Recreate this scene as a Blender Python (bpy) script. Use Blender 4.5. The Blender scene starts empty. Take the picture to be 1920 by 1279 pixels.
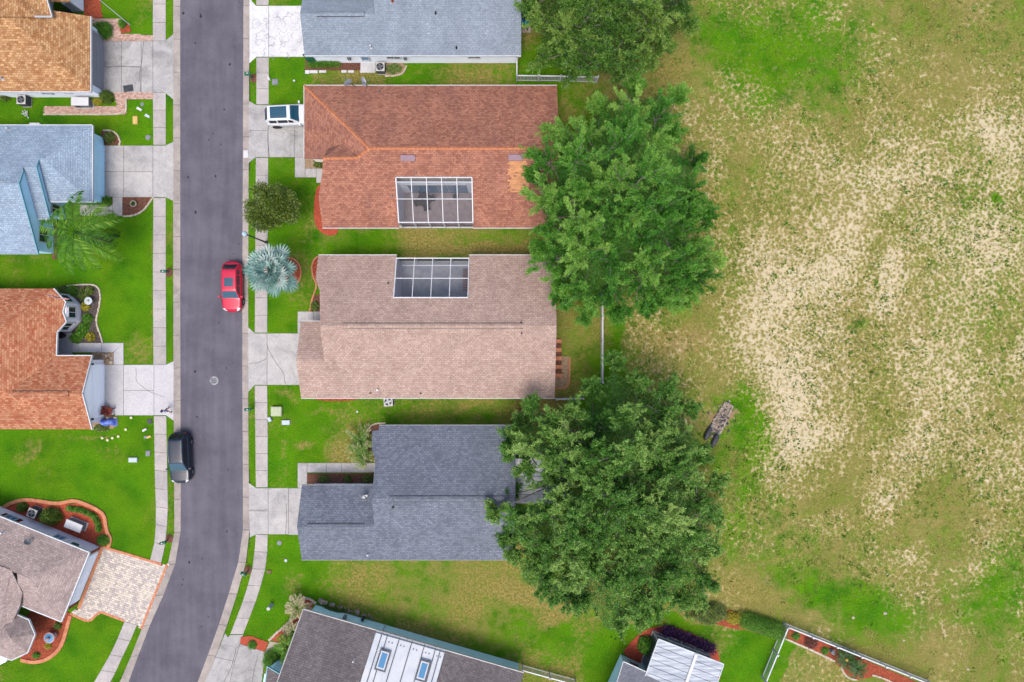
import bpy, math, random
import numpy as np
from mathutils import Vector, Matrix

random.seed(7); rng = np.random.default_rng(7)
scene = bpy.context.scene
col = scene.collection
R = math.radians

# ------------------------------------------------------------------ camera, sky, sun, exposure
HC = 64.0            # drone height in metres; 20 photo pixels to the metre on the ground
cam = bpy.data.cameras.new('camera'); cam.lens = 24; cam.sensor_width = 36
cam.clip_start = 0.5; cam.clip_end = 2000
camo = bpy.data.objects.new('camera', cam); camo.location = (0, 0, HC); col.objects.link(camo)
scene.camera = camo
SUN_EL, SUN_AZ = 68, 190      # azimuth clockwise from north (+Y): the sun stands in the south
world = bpy.data.worlds.new('World'); scene.world = world; world.use_nodes = True
wn = world.node_tree
sky = wn.nodes.new('ShaderNodeTexSky'); sky.sky_type = 'NISHITA'; sky.sun_disc = False
sky.sun_elevation = R(SUN_EL); sky.sun_rotation = R(SUN_AZ)
sky.air_density = 1.0; sky.dust_density = 4.5; sky.ozone_density = 1.0
wn.links.new(sky.outputs[0], wn.nodes['Background'].inputs[0])
wn.nodes['Background'].inputs[1].default_value = 0.15
sl = bpy.data.lights.new('sun', 'SUN'); sl.energy = 1.15; sl.angle = R(26); sl.color = (1.0, 0.965, 0.92)
so = bpy.data.objects.new('sun', sl); col.objects.link(so)
sd = Vector((math.sin(R(SUN_AZ)) * math.cos(R(SUN_EL)), math.cos(R(SUN_AZ)) * math.cos(R(SUN_EL)), math.sin(R(SUN_EL))))
so.rotation_euler = sd.to_track_quat('Z', 'Y').to_euler(); so.location = (0, -40, 80)
vs = scene.view_settings; vs.view_transform = 'Standard'; vs.look = 'None'; vs.gamma = 1.0
vs.use_curve_mapping = False; vs.exposure = 1.30
scene.render.resolution_x = 1024; scene.render.resolution_y = 682

# ------------------------------------------------------------------ helpers
S, CX, CY = 20.0, 960.0, 639.5
def W(px, py, h=0.0):
    k = (1 - h / HC) / S
    return Vector(((px - CX) * k, (CY - py) * k, h))
def G(pts): return [tuple(W(a, b)[:2]) for a, b in pts]
def onplane(px, py, p0, n):                 # point of a sloping plane that lies under a photo pixel
    c = Vector((0, 0, HC)); d = W(px, py) - c
    return c + d * ((p0 - c).dot(n) / d.dot(n))
GAIN = 2.4
def lin(c):
    c = c / 255.0
    return c / 12.92 if c <= 0.04045 else ((c + 0.055) / 1.055) ** 2.4
def C(r, g, b, m=0.82): return tuple(min(m, lin(v) / GAIN) for v in (r, g, b))

ORG = {}
def link(o, parent=None):
    col.objects.link(o)
    if parent is not None: o.parent = parent
    return o
def tag(o, label=None, cat=None, group=None, kind=None):
    if label: o['label'] = label
    if cat: o['category'] = cat
    if group: o['group'] = group
    if kind: o['kind'] = kind
    return o
def thing(name, label, cat, loc=(0, 0, 0), rz=0.0, group=None):
    o = bpy.data.objects.new(name, None); link(o); o.location = loc; o.rotation_euler.z = rz
    o.empty_display_size = 0.3
    ORG[o.name] = Vector(loc)
    return tag(o, label, cat, group)
def copy_tree(o, parent=None, loc=None, rz=None, label=None, group=None, scale=None):
    c = o.copy(); col.objects.link(c); c.parent = parent
    if parent is None:
        if loc is not None: c.location = loc
        if rz is not None: c.rotation_euler.z = rz
        if label: c['label'] = label
        if group: c['group'] = group
        if scale: c.scale = (scale,) * 3
    for ch in list(o.children): copy_tree(ch, c)
    return c
def area2(p): return sum(p[i][0] * p[(i + 1) % len(p)][1] - p[(i + 1) % len(p)][0] * p[i][1] for i in range(len(p)))

class MB:
    def __init__(s): s.v = []; s.f = []; s.uv = []; s.mi = []; s.tint = []
    def add(s, verts, faces, mi=0, uvs=None, tint=0.5):
        o = len(s.v); s.v += [tuple(x) for x in verts]; s.tint += [tint] * len(verts)
        for k, f in enumerate(faces):
            s.f.append([i + o for i in f]); s.mi.append(mi); s.uv.append(uvs[k] if uvs else None)
        return s
    def box(s, c, d, rz=0.0, mi=0, tint=0.5, tilt=None):
        m = Matrix.Rotation(rz, 3, 'Z')
        if tilt is not None: m = tilt
        c = Vector(c); vs_ = []
        for z in (-1, 1):
            for x, y in ((-1, -1), (1, -1), (1, 1), (-1, 1)):
                vs_.append(c + m @ Vector((x * d[0] / 2, y * d[1] / 2, z * d[2] / 2)))
        return s.add(vs_, [(3, 2, 1, 0), (4, 5, 6, 7), (0, 1, 5, 4), (1, 2, 6, 5), (2, 3, 7, 6), (3, 0, 4, 7)], mi, tint=tint)
    def prism(s, poly, z0, z1, mi=0, tint=0.5):
        poly = [tuple(p)[:2] for p in poly]
        zt = list(z1) if hasattr(z1, '__len__') else [z1] * len(poly)
        if area2(poly) < 0: poly = poly[::-1]; zt = zt[::-1]
        n = len(poly)
        vs_ = [(x, y, z0) for x, y in poly] + [(x, y, z) for (x, y), z in zip(poly, zt)]
        fs = [tuple(range(n - 1, -1, -1)), tuple(range(n, 2 * n))] + [(i, (i + 1) % n, (i + 1) % n + n, i + n) for i in range(n)]
        return s.add(vs_, fs, mi, tint=tint)
    def bar(s, a, b, w, h, mi=0):
        a, b = Vector(a), Vector(b); d = b - a; L = d.length
        if L < 1e-6: return s
        x = d / L; up = Vector((0, 0, 1))
        if abs(x.z) > 0.95: up = Vector((0, 1, 0))
        y = up.cross(x).normalized(); z = x.cross(y)
        return s.box((a + b) / 2, (L, w, h), mi=mi, tilt=Matrix((x, y, z)).transposed())
    def tube(s, pts, rad, n=6, mi=0):
        pts = [Vector(p) for p in pts]; m = len(pts)
        if not hasattr(rad, '__len__'): rad = [rad] * m
        vs_ = []
        for i, p in enumerate(pts):
            t = (pts[min(i + 1, m - 1)] - pts[max(i - 1, 0)]).normalized()
            up = Vector((0, 0, 1)) if abs(t.z) < 0.9 else Vector((1, 0, 0))
            a = up.cross(t).normalized(); b = t.cross(a)
            for k in range(n):
                an = 2 * math.pi * k / n
                vs_.append(p + (a * math.cos(an) + b * math.sin(an)) * rad[i])
        fs = [(i * n + k, i * n + (k + 1) % n, (i + 1) * n + (k + 1) % n, (i + 1) * n + k) for i in range(m - 1) for k in range(n)]
        fs += [tuple(range(n - 1, -1, -1)), tuple(range((m - 1) * n, m * n))]
        return s.add(vs_, fs, mi)
    def cyl(s, c, r, z0, z1, n=20, r2=None, mi=0):
        r2 = r if r2 is None else r2
        vs_ = [(c[0] + r * math.cos(2 * math.pi * k / n), c[1] + r * math.sin(2 * math.pi * k / n), z0) for k in range(n)]
        vs_ += [(c[0] + r2 * math.cos(2 * math.pi * k / n), c[1] + r2 * math.sin(2 * math.pi * k / n), z1) for k in range(n)]
        return s.add(vs_, [tuple(range(n - 1, -1, -1)), tuple(range(n, 2 * n))] + [(k, (k + 1) % n, (k + 1) % n + n, k + n) for k in range(n)], mi)
    def ball(s, c, r, nu=12, nv=8, mi=0, jit=0.0, tint=0.5):
        rx, ry, rz_ = r if hasattr(r, '__len__') else (r, r, r)
        vs_ = []
        for j in range(nv + 1):
            th = math.pi * j / nv
            for i in range(nu):
                ph = 2 * math.pi * i / nu; q = 1 + random.uniform(-jit, jit)
                vs_.append((c[0] + rx * q * math.sin(th) * math.cos(ph), c[1] + ry * q * math.sin(th) * math.sin(ph), c[2] + rz_ * q * math.cos(th)))
        fs = [(j * nu + i, (j + 1) * nu + i, (j + 1) * nu + (i + 1) % nu, j * nu + (i + 1) % nu) for j in range(nv) for i in range(nu)]
        return s.add(vs_, fs, mi, tint=tint)
    def slab(s, poly, th, mi=0):               # a sloping roof plane with thickness; UVs in metres along and up the slope
        poly = [Vector(p) for p in poly]
        n = Vector((0, 0, 0))
        for i in range(len(poly)): n += poly[i].cross(poly[(i + 1) % len(poly)])
        n.normalize()
        if n.z < 0: poly = poly[::-1]; n = -n
        hx = Vector((0, 0, 1)).cross(n)
        hx = hx.normalized() if hx.length > 1e-4 else Vector((1, 0, 0))
        hy = n.cross(hx); k = len(poly)
        lo = [p - Vector((0, 0, th)) for p in poly]
        uv = [(p.dot(hx), p.dot(hy)) for p in poly]
        fs = [tuple(range(k)), tuple(range(2 * k - 1, k - 1, -1))]; us = [uv, uv[::-1]]
        for i in range(k):
            j = (i + 1) % k
            fs.append((i, i + k, j + k, j)); us.append([uv[i], uv[i], uv[j], uv[j]])
        return s.add(poly + lo, fs, mi, us)
    def build(s, name, mats, parent=None, smooth=False, kind=None, org=None):
        root = parent
        while root is not None and root.parent is not None: root = root.parent
        o0 = org if org is not None else (ORG.get(root.name, Vector((0, 0, 0))) if root is not None else Vector((0, 0, 0)))
        me = bpy.data.meshes.new(name)
        me.from_pydata([(x - o0[0], y - o0[1], z - o0[2]) for x, y, z in s.v], [], s.f)
        for m in (mats if isinstance(mats, (list, tuple)) else [mats]): me.materials.append(m)
        me.polygons.foreach_set('material_index', s.mi)
        if any(u is not None for u in s.uv):
            ul = me.uv_layers.new(name='UVMap'); flat = []
            for f, u in zip(s.f, s.uv):
                flat += [c for q in (u or [(0, 0)] * len(f)) for c in q]
            ul.data.foreach_set('uv', flat)
        if any(t != 0.5 for t in s.tint):
            at = me.attributes.new('tint', 'FLOAT', 'POINT'); at.data.foreach_set('value', s.tint)
        if smooth: me.shade_smooth()
        me.update()
        o = bpy.data.objects.new(name, me); link(o, parent)
        if parent is None:
            o.location = o0; ORG[o.name] = Vector(o0)
        if kind: o['kind'] = kind
        return o

def fast_mesh(name, V, F, mats, parent=None, tint=None, smooth=False, loc=None):
    """numpy quad or triangle soup"""
    me = bpy.data.meshes.new(name); V = np.asarray(V, np.float32); F = np.asarray(F, np.int32)
    k = F.shape[1]
    me.vertices.add(len(V)); me.vertices.foreach_set('co', V.ravel())
    me.loops.add(F.size); me.loops.foreach_set('vertex_index', F.ravel())
    me.polygons.add(len(F)); me.polygons.foreach_set('loop_start', np.arange(0, F.size, k, dtype=np.int32))
    me.update(calc_edges=True)
    me.materials.append(mats)
    if tint is not None:
        a = me.attributes.new('tint', 'FLOAT', 'POINT'); a.data.foreach_set('value', np.asarray(tint, np.float32))
    if smooth: me.shade_smooth()
    o = bpy.data.objects.new(name, me); link(o, parent)
    if loc is not None: o.location = loc
    return o

# ------------------------------------------------------------------ materials
def newmat(name):
    m = bpy.data.materials.new(name); m.use_nodes = True
    nt = m.node_tree; b = nt.nodes['Principled BSDF']
    return m, nt, b
def nd(nt, t, **kw):
    n = nt.nodes.new(t)
    for k, v in kw.items(): setattr(n, k, v)
    return n
def setin(n, **kw):
    for k, v in kw.items(): n.inputs[k.replace('_', ' ')].default_value = v
def mixc(nt, fac, a, b, blend='MIX'):
    n = nd(nt, 'ShaderNodeMix', data_type='RGBA', blend_type=blend)
    for sock, v in ((n.inputs[0], fac), (n.inputs[6], a), (n.inputs[7], b)):
        if hasattr(v, 'links'): nt.links.new(v, sock)
        else: sock.default_value = v if not isinstance(v, tuple) else (*v[:3], 1)
    return n.outputs[2]
def noise(nt, vec, scale, detail=4, rough=0.55, lo=0.35, hi=0.65, dist=0.0):
    n = nd(nt, 'ShaderNodeTexNoise'); setin(n, Scale=scale, Detail=detail, Roughness=rough, Distortion=dist)
    if vec is not None: nt.links.new(vec, n.inputs['Vector'])
    r = nd(nt, 'ShaderNodeMapRange'); setin(r, From_Min=lo, From_Max=hi)
    nt.links.new(n.outputs[0], r.inputs[0])
    return r.outputs[0]
def bumpit(nt, b, h, strength, dist=0.02):
    bp = nd(nt, 'ShaderNodeBump'); setin(bp, Strength=strength, Distance=dist)
    nt.links.new(h, bp.inputs['Height']); nt.links.new(bp.outputs[0], b.inputs['Normal'])
def pm(name, c, c2=None, scale=3.0, rough=0.85, spec=0.25, metal=0.0, bump=0.0, bscale=30.0, coat=0.0, rnd=0.0, fine=0.0):
    m, nt, b = newmat(name)
    setin(b, Roughness=rough, Metallic=metal); b.inputs['Specular IOR Level'].default_value = spec
    b.inputs['Coat Weight'].default_value = coat; b.inputs['Coat Roughness'].default_value = 0.05
    tc = nd(nt, 'ShaderNodeTexCoord'); v = tc.outputs['Object']
    out = None
    if c2 is not None: out = mixc(nt, noise(nt, v, scale), c, c2)
    if fine:
        f = noise(nt, v, scale * 9, 3, 0.6)
        g = mixc(nt, f, (1 - fine,) * 3, (1 + fine * .6,) * 3)
        out = mixc(nt, 1.0, out if out is not None else c, g, 'MULTIPLY')
    if rnd:
        oi = nd(nt, 'ShaderNodeObjectInfo'); r = nd(nt, 'ShaderNodeMapRange'); setin(r, To_Min=1 - rnd, To_Max=1 + rnd)
        nt.links.new(oi.outputs['Random'], r.inputs[0])
        hs = nd(nt, 'ShaderNodeHueSaturation'); nt.links.new(r.outputs[0], hs.inputs['Value'])
        if out is not None: nt.links.new(out, hs.inputs['Color'])
        else: hs.inputs['Color'].default_value = (*c, 1)
        out = hs.outputs[0]
    if out is not None: nt.links.new(out, b.inputs['Base Color'])
    else: b.inputs['Base Color'].default_value = (*c, 1)
    if bump: bumpit(nt, b, noise(nt, v, bscale, 5, 0.6, 0.2, 0.8), bump)
    return m
def shingle(name, ca, cb, cm, stain=None, stain_amt=0.35, row=0.185, wid=0.30):
    m, nt, b = newmat(name); setin(b, Roughness=0.92); b.inputs['Specular IOR Level'].default_value = 0.15
    uv = nd(nt, 'ShaderNodeUVMap'); uv.uv_map = 'UVMap'
    wv = nd(nt, 'ShaderNodeTexNoise'); setin(wv, Scale=5.0, Detail=2.0)
    nt.links.new(uv.outputs[0], wv.inputs['Vector'])
    vm = nd(nt, 'ShaderNodeVectorMath', operation='MULTIPLY_ADD'); vm.inputs[1].default_value = (.16, .05, 0)
    nt.links.new(wv.outputs['Color'], vm.inputs[0]); nt.links.new(uv.outputs[0], vm.inputs[2])
    br = nd(nt, 'ShaderNodeTexBrick'); br.offset = 0.5; br.squash = 1
    setin(br, Scale=1.0, Mortar_Size=0.016, Mortar_Smooth=0.8, Bias=0.0, Brick_Width=wid, Row_Height=row)
    br.inputs['Color1'].default_value = (*ca, 1); br.inputs['Color2'].default_value = (*cb, 1); br.inputs['Mortar'].default_value = (*cm, 1)
    nt.links.new(vm.outputs[0], br.inputs['Vector'])
    out = br.outputs[0]
    g = mixc(nt, noise(nt, uv.outputs[0], 7, 5, 0.8), (0.68,) * 3, (1.26,) * 3)
    out = mixc(nt, 1.0, out, g, 'MULTIPLY')
    big = noise(nt, uv.outputs[0], 0.5, 5, 0.6, 0.3, 0.7)
    g2 = mixc(nt, big, (0.86,) * 3, (1.1,) * 3); out = mixc(nt, 1.0, out, g2, 'MULTIPLY')
    if stain:
        mp = nd(nt, 'ShaderNodeMapping'); mp.inputs['Scale'].default_value = (0.7, 0.18, 1)
        nt.links.new(uv.outputs[0], mp.inputs[0])
        st = noise(nt, mp.outputs[0], 1.0, 5, 0.6, 0.45, 0.8)
        mu = nd(nt, 'ShaderNodeMath', operation='MULTIPLY'); mu.inputs[1].default_value = stain_amt
        nt.links.new(st, mu.inputs[0]); out = mixc(nt, mu.outputs[0], out, stain)
    nt.links.new(out, b.inputs['Base Color'])
    bumpit(nt, b, br.outputs['Fac'], -0.35, 0.02)
    return m
def leafmat(name, c0, c1, c2, trans=0.25, rough=0.6):
    m, nt, b = newmat(name); setin(b, Roughness=rough); b.inputs['Specular IOR Level'].default_value = 0.3
    at = nd(nt, 'ShaderNodeAttribute'); at.attribute_name = 'tint'
    rp = nd(nt, 'ShaderNodeValToRGB'); e = rp.color_ramp.elements
    e[0].position = 0.05; e[0].color = (*c0, 1); e[1].position = 0.95; e[1].color = (*c2, 1)
    k = e.new(0.5); k.color = (*c1, 1)
    nt.links.new(at.outputs['Fac'], rp.inputs[0]); nt.links.new(rp.outputs[0], b.inputs['Base Color'])
    tr = nd(nt, 'ShaderNodeBsdfTranslucent'); nt.links.new(rp.outputs[0], tr.inputs[0])
    ms = nd(nt, 'ShaderNodeMixShader'); ms.inputs[0].default_value = trans
    nt.links.new(b.outputs[0], ms.inputs[1]); nt.links.new(tr.outputs[0], ms.inputs[2])
    nt.links.new(ms.outputs[0], nt.nodes['Material Output'].inputs[0])
    return m
def tintmat(name, c0, c1, rough=0.9, bump=0.0):
    m, nt, b = newmat(name); setin(b, Roughness=rough); b.inputs['Specular IOR Level'].default_value = 0.2
    at = nd(nt, 'ShaderNodeAttribute'); at.attribute_name = 'tint'
    tc = nd(nt, 'ShaderNodeTexCoord')
    o = mixc(nt, at.outputs['Fac'], c0, c1)
    g = mixc(nt, noise(nt, tc.outputs['Object'], 16, 3, 0.6), (0.8,) * 3, (1.15,) * 3)
    nt.links.new(mixc(nt, 1.0, o, g, 'MULTIPLY'), b.inputs['Base Color'])
    return m
def glassmat(name, c, rough=0.06):
    m, nt, b = newmat(name); b.inputs['Base Color'].default_value = (*c, 1)
    setin(b, Roughness=rough); b.inputs['Specular IOR Level'].default_value = 0.6
    return m
def screenmat(name, c, see):
    m, nt, b = newmat(name); b.inputs['Base Color'].default_value = (*c, 1); setin(b, Roughness=0.6)
    t = nd(nt, 'ShaderNodeBsdfTransparent'); ms = nd(nt, 'ShaderNodeMixShader'); ms.inputs[0].default_value = see
    nt.links.new(b.outputs[0], ms.inputs[1]); nt.links.new(t.outputs[0], ms.inputs[2])
    nt.links.new(ms.outputs[0], nt.nodes['Material Output'].inputs[0])
    return m

def concrete(name, base, dark, stain, amt=0.4, rnd=0.05):
    m, nt, b = newmat(name); setin(b, Roughness=0.9); b.inputs['Specular IOR Level'].default_value = 0.2
    ge = nd(nt, 'ShaderNodeNewGeometry'); v = ge.outputs['Position']
    o = mixc(nt, noise(nt, v, 0.8, 6, 0.65, 0.3, 0.7), base, dark)
    st = noise(nt, v, 0.55, 9, 0.75, 0.46, 0.70, 0.8)
    mu = nd(nt, 'ShaderNodeMath', operation='MULTIPLY'); mu.inputs[1].default_value = amt
    nt.links.new(st, mu.inputs[0]); o = mixc(nt, mu.outputs[0], o, stain)
    g = mixc(nt, noise(nt, v, 9, 4, 0.7), (0.84,) * 3, (1.08,) * 3); o = mixc(nt, 1.0, o, g, 'MULTIPLY')
    oi = nd(nt, 'ShaderNodeObjectInfo'); r = nd(nt, 'ShaderNodeMapRange'); setin(r, To_Min=1 - rnd, To_Max=1 + rnd)
    nt.links.new(oi.outputs['Random'], r.inputs[0])
    hs = nd(nt, 'ShaderNodeHueSaturation'); nt.links.new(r.outputs[0], hs.inputs['Value']); nt.links.new(o, hs.inputs['Color'])
    nt.links.new(hs.outputs[0], b.inputs['Base Color'])
    bumpit(nt, b, noise(nt, v, 25, 5, 0.6, 0.2, 0.8), 0.15)
    return m

M = {}
M['conc'] = concrete('pale_concrete', C(220, 216, 212), C(194, 191, 190), C(140, 138, 140), 0.55)
M['conc_dirty'] = concrete('stained_concrete', C(208, 206, 203), C(182, 180, 179), C(124, 122, 122), 0.75)
M['conc_white'] = concrete('painted_concrete', C(248, 248, 250, .85), C(228, 228, 232), C(150, 148, 150), 0.35)
M['conc_new'] = concrete('clean_concrete', C(226, 224, 226), C(212, 210, 213), C(185, 182, 180), 0.35)
M['walk'] = concrete('sidewalk_concrete', C(212, 204, 198), C(192, 186, 184), C(140, 137, 138), 0.4, 0.08)
M['kerb'] = concrete('kerb_concrete', C(206, 194, 184), C(172, 162, 156), C(128, 122, 122), 0.5, 0.06)
M['joint'] = pm('joint_dirt', C(120, 112, 105), C(95, 90, 85), 5)
M['mulch'] = pm('red_mulch', C(196, 92, 56), C(140, 62, 40), 6, bump=0.8, bscale=22, fine=0.3)
M['mulch_bright'] = pm('bright_red_mulch', C(214, 96, 64), C(176, 76, 52), 6, bump=0.7, bscale=22, fine=0.25)
M['mulch_brown'] = pm('brown_mulch', C(140, 92, 70), C(104, 66, 52), 6, bump=0.8, bscale=22, fine=0.3)
M['mulch_dark'] = pm('dark_mulch', C(112, 98, 94), C(72, 64, 62), 6, bump=0.8, bscale=22, fine=0.3)
M['gravel'] = pm('tan_gravel', C(206, 176, 140), C(150, 124, 100), 9, bump=0.8, bscale=26, fine=0.35)
M['sandpad'] = pm('beige_path', C(214, 200, 180), C(188, 172, 156), 5, bump=0.4, bscale=20, fine=0.15)
M['white'] = pm('white_paint', C(240, 241, 244), C(226, 228, 232), 2, rough=0.5)
M['offwhite'] = pm('aged_white_paint', C(226, 224, 220), C(204, 202, 200), 2, rough=0.6)
M['grey'] = pm('grey_plastic', C(150, 154, 160), C(132, 136, 142), 4, rough=0.6)
M['dgrey'] = pm('dark_grey_metal', C(78, 80, 86), C(60, 62, 68), 5, rough=0.5)
M['black'] = pm('black_plastic', C(34, 34, 38), C(22, 22, 26), 6, rough=0.6)
M['metal'] = pm('galvanised_metal', C(176, 182, 190), C(150, 156, 164), 4, rough=0.35, metal=0.6)
M['bark'] = pm('grey_bark', C(150, 142, 132), C(104, 96, 88), 5, bump=0.8, bscale=16)
M['twig'] = pm('pale_bark', C(172, 168, 156), C(122, 116, 106), 3)
M['palmbark'] = pm('palm_bark', C(150, 132, 116), C(112, 96, 84), 7, bump=0.8, bscale=14)
M['green_pl'] = pm('green_metal_paint', C(34, 128, 92), C(24, 104, 74), 4, rough=0.45)
M['glass'] = glassmat('window_glass', C(44, 62, 74))
M['glass_sky_tint'] = glassmat('sky_tinted_glass', C(92, 158, 206), .25)  # base colour made blue to carry the reflected sky
M['screen'] = screenmat('insect_screen', C(50, 54, 64), 0.62)
M['screen_dark'] = screenmat('dark_insect_screen', C(40, 60, 70), 0.45)
M['edge_white'] = pm('white_edging_stone', C(226, 214, 190), C(196, 180, 158), 5, rnd=0.12, bump=0.3)
M['edge_orange'] = pm('orange_edging', C(232, 160, 118), C(206, 128, 92), 3, bump=0.3, bscale=12)
M['soil'] = pm('bare_soil', C(150, 124, 100), C(112, 92, 76), 4, bump=0.5)
M['rock'] = pm('field_stone', C(190, 174, 156), C(122, 110, 102), 5, rnd=0.25, bump=0.7, bscale=10)
# ------------------------------------------------------------------ the ground
ROAD_L = [(337, -420), (337, 0), (337, 640), (338, 960), (338, 1004), (327, 1066), (306, 1116), (281, 1170), (263, 1216), (241, 1279), (170, 1460)]
ROAD_R = [(456, -420), (456, 0), (453, 640), (455, 960), (455, 1004), (449, 1046), (432, 1102), (407, 1181), (390, 1226), (370, 1279), (303, 1460)]
KERB_L = [(325, -420), (325, 0), (325, 640), (327, 960), (328, 1004), (317, 1056), (292, 1116), (265, 1181), (247, 1229), (224, 1279), (153, 1460)]
KERB_R = [(468, -420), (468, 0), (465, 640), (467, 960), (469, 1004), (460, 1066), (442, 1122), (421, 1187), (404, 1232), (384, 1279), (317, 1460)]
def interp_x(line, y): return np.interp(y, [p[1] for p in line], [p[0] for p in line])

def axis(a, b, n_lo, n_hi, far):
    return np.concatenate([-np.geomspace(far, -a + 4, n_lo), np.arange(a, b + 1e-6, 0.25), np.geomspace(b + 4, far, n_hi)])
gx = axis(-52, 52, 9, 9, 420); gy = axis(-36, 36, 9, 9, 420)
X, Y = np.meshgrid(gx, gy); PX = X * S + CX; PY = CY - Y * S

def fbm(seed, base, octs=4):              # smooth random field over the ground, about -1..1
    r = np.random.default_rng(seed); o = np.zeros(X.shape)
    for k in range(octs):
        for _ in range(7):
            a = r.uniform(0, 6.283); f = base * 2 ** k * r.uniform(.7, 1.4)
            o += np.sin((np.cos(a) * X + np.sin(a) * Y) * f + r.uniform(0, 6.283)) * .5 ** k / 3.2
    return o
FX, FY = PX, PY
n1_, n2_, n3_, n4_ = fbm(1, .35), fbm(2, .35), fbm(3, .25, 5), fbm(4, .5, 4)
PX = PX + 26 * n1_; PY = PY + 26 * n2_     # ragged outlines for every patch
def blob(cx, cy, rx, ry, ang=0.0, soft=0.45):
    a = R(ang); dx, dy = PX - cx, PY - cy
    u = (dx * math.cos(a) + dy * math.sin(a)) / rx; v = (-dx * math.sin(a) + dy * math.cos(a)) / ry
    d = np.sqrt(u * u + v * v)
    return np.clip((1 - d) / soft, 0, 1) ** 1.0
def inpoly(px, py, poly):
    r = np.zeros(px.shape, bool); n = len(poly)
    for i in range(n):
        x1, y1 = poly[i]; x2, y2 = poly[(i + 1) % n]
        if y1 == y2: continue
        r ^= ((y1 > py) != (y2 > py)) & (px < (x2 - x1) * (py - y1) / (y2 - y1) + x1)
    return r
# how much lush grass, bare sand, straw and tan earth grows where
field = np.clip((PX - 1105) / 70, 0, 1)
lush = .74 * (1 - field) + .44 * field + (.17 - .07 * field) * n3_; sand = np.zeros(X.shape); straw = .36 * (1 - field) + .30 * n4_; earth = np.zeros(X.shape)
lush[FX < 330] = 0.98; straw[FX < 330] = .02 + .26 * n4_[FX < 330]
lush[FX < 600] = np.maximum(lush[FX < 600], .9); straw = np.where((FX >= 330) & (FX < 620), straw - .28 * np.clip((640 - FX) / 60, 0, 1), straw)
yard = inpoly(PX, PY, [(1128, 1215), (1290, 1140), (1475, 1195), (1440, 1330), (1000, 1400), (1000, 1200)])
lush[yard] = 0.95
back = inpoly(PX, PY, [(1480, 1200), (1760, 1310), (1760, 1500), (1420, 1500)]); lush[back] = 0.55; 
for c in [(1330, 40, 70, 80, 0, .65), (1440, 95, 130, 100, 20, 1.0), (1430, 130, 60, 45, 0, .9), (1590, 85, 110, 70, 0, .62), (1400, 775, 60, 75, 0, 1.0),
          (1385, 880, 55, 120, 0, .85), (1440, 960, 70, 110, -20, .62), (1545, 1040, 50, 70, 0, .55), (1570, 1120, 100, 45, 30, .95), (1660, 1165, 100, 50, 15, .92),
          (1880, 1120, 80, 80, 0, .85), (1855, 378, 18, 14, 0, 1.5), (1250, 640, 60, 20, 0, .5), (1375, 520, 30, 40, 0, .6), (1600, 70, 60, 40, 0, .7),
          (1420, 860, 45, 30, 0, .8), (1145, 610, 14, 70, 0, 1.1), (1620, 590, 22, 35, 0, .6), (1440, 1010, 40, 60, 0, .6), (1900, 60, 80, 60, 0, .55), (1500, 1085, 80, 35, 25, .7)]:
    b = blob(c[0], c[1], c[2] * 1.4, c[3] * 1.4, c[4], soft=.95); lush = np.maximum(lush, 0) * (1 - b) + np.maximum(lush, c[5]) * b
for c in [(590, 1180, 10, 10, 0, .4)]:
    b = blob(*c[:5]); lush = lush * (1 - b) + c[5] * b
for c in [(1475, 545, 95, 170, 25, .95), (1500, 690, 110, 140, 0, .9), (1475, 820, 85, 110, 0, .9), (1420, 890, 60, 30, 20, .85), (1620, 350, 130, 80, -10, .62), (1870, 260, 90, 90, 0, .72), (1750, 330, 140, 70, 0, .42),
          (1560, 430, 60, 90, 20, .6), (1670, 530, 70, 50, 0, .75), (1820, 470, 120, 110, 0, .46), (1760, 830, 130, 70, 0, .46), (1700, 690, 170, 160, 0, .38), (1890, 850, 70, 100, 0, .46), (1690, 1030, 50, 30, 0, .55), (1900, 650, 30, 45, 0, .7),
          (1560, 980, 60, 20, 0, .35), (1660, 920, 40, 22, 0, .55), (1260, 225, 20, 60, 0, .35), (1330, 300, 30, 60, 20, .4), (1700, 250, 120, 50, 0, .35), (1840, 1060, 50, 40, 0, .4), (1405, 200, 60, 120, -15, .3)]:
    sand = np.maximum(sand, blob(c[0], c[1], c[2] * 1.45, c[3] * 1.4, c[4], soft=.85) * c[5])
sand = np.where(field > 0, sand + field * (.17 + .14 * n3_ + .14 * n4_) + .20 * field * np.clip((PX - 1380) / 300, 0, 1) * np.clip((1000 - PY) / 300, 0, 1) * np.clip(PY / 300, 0, 1), sand)
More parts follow.
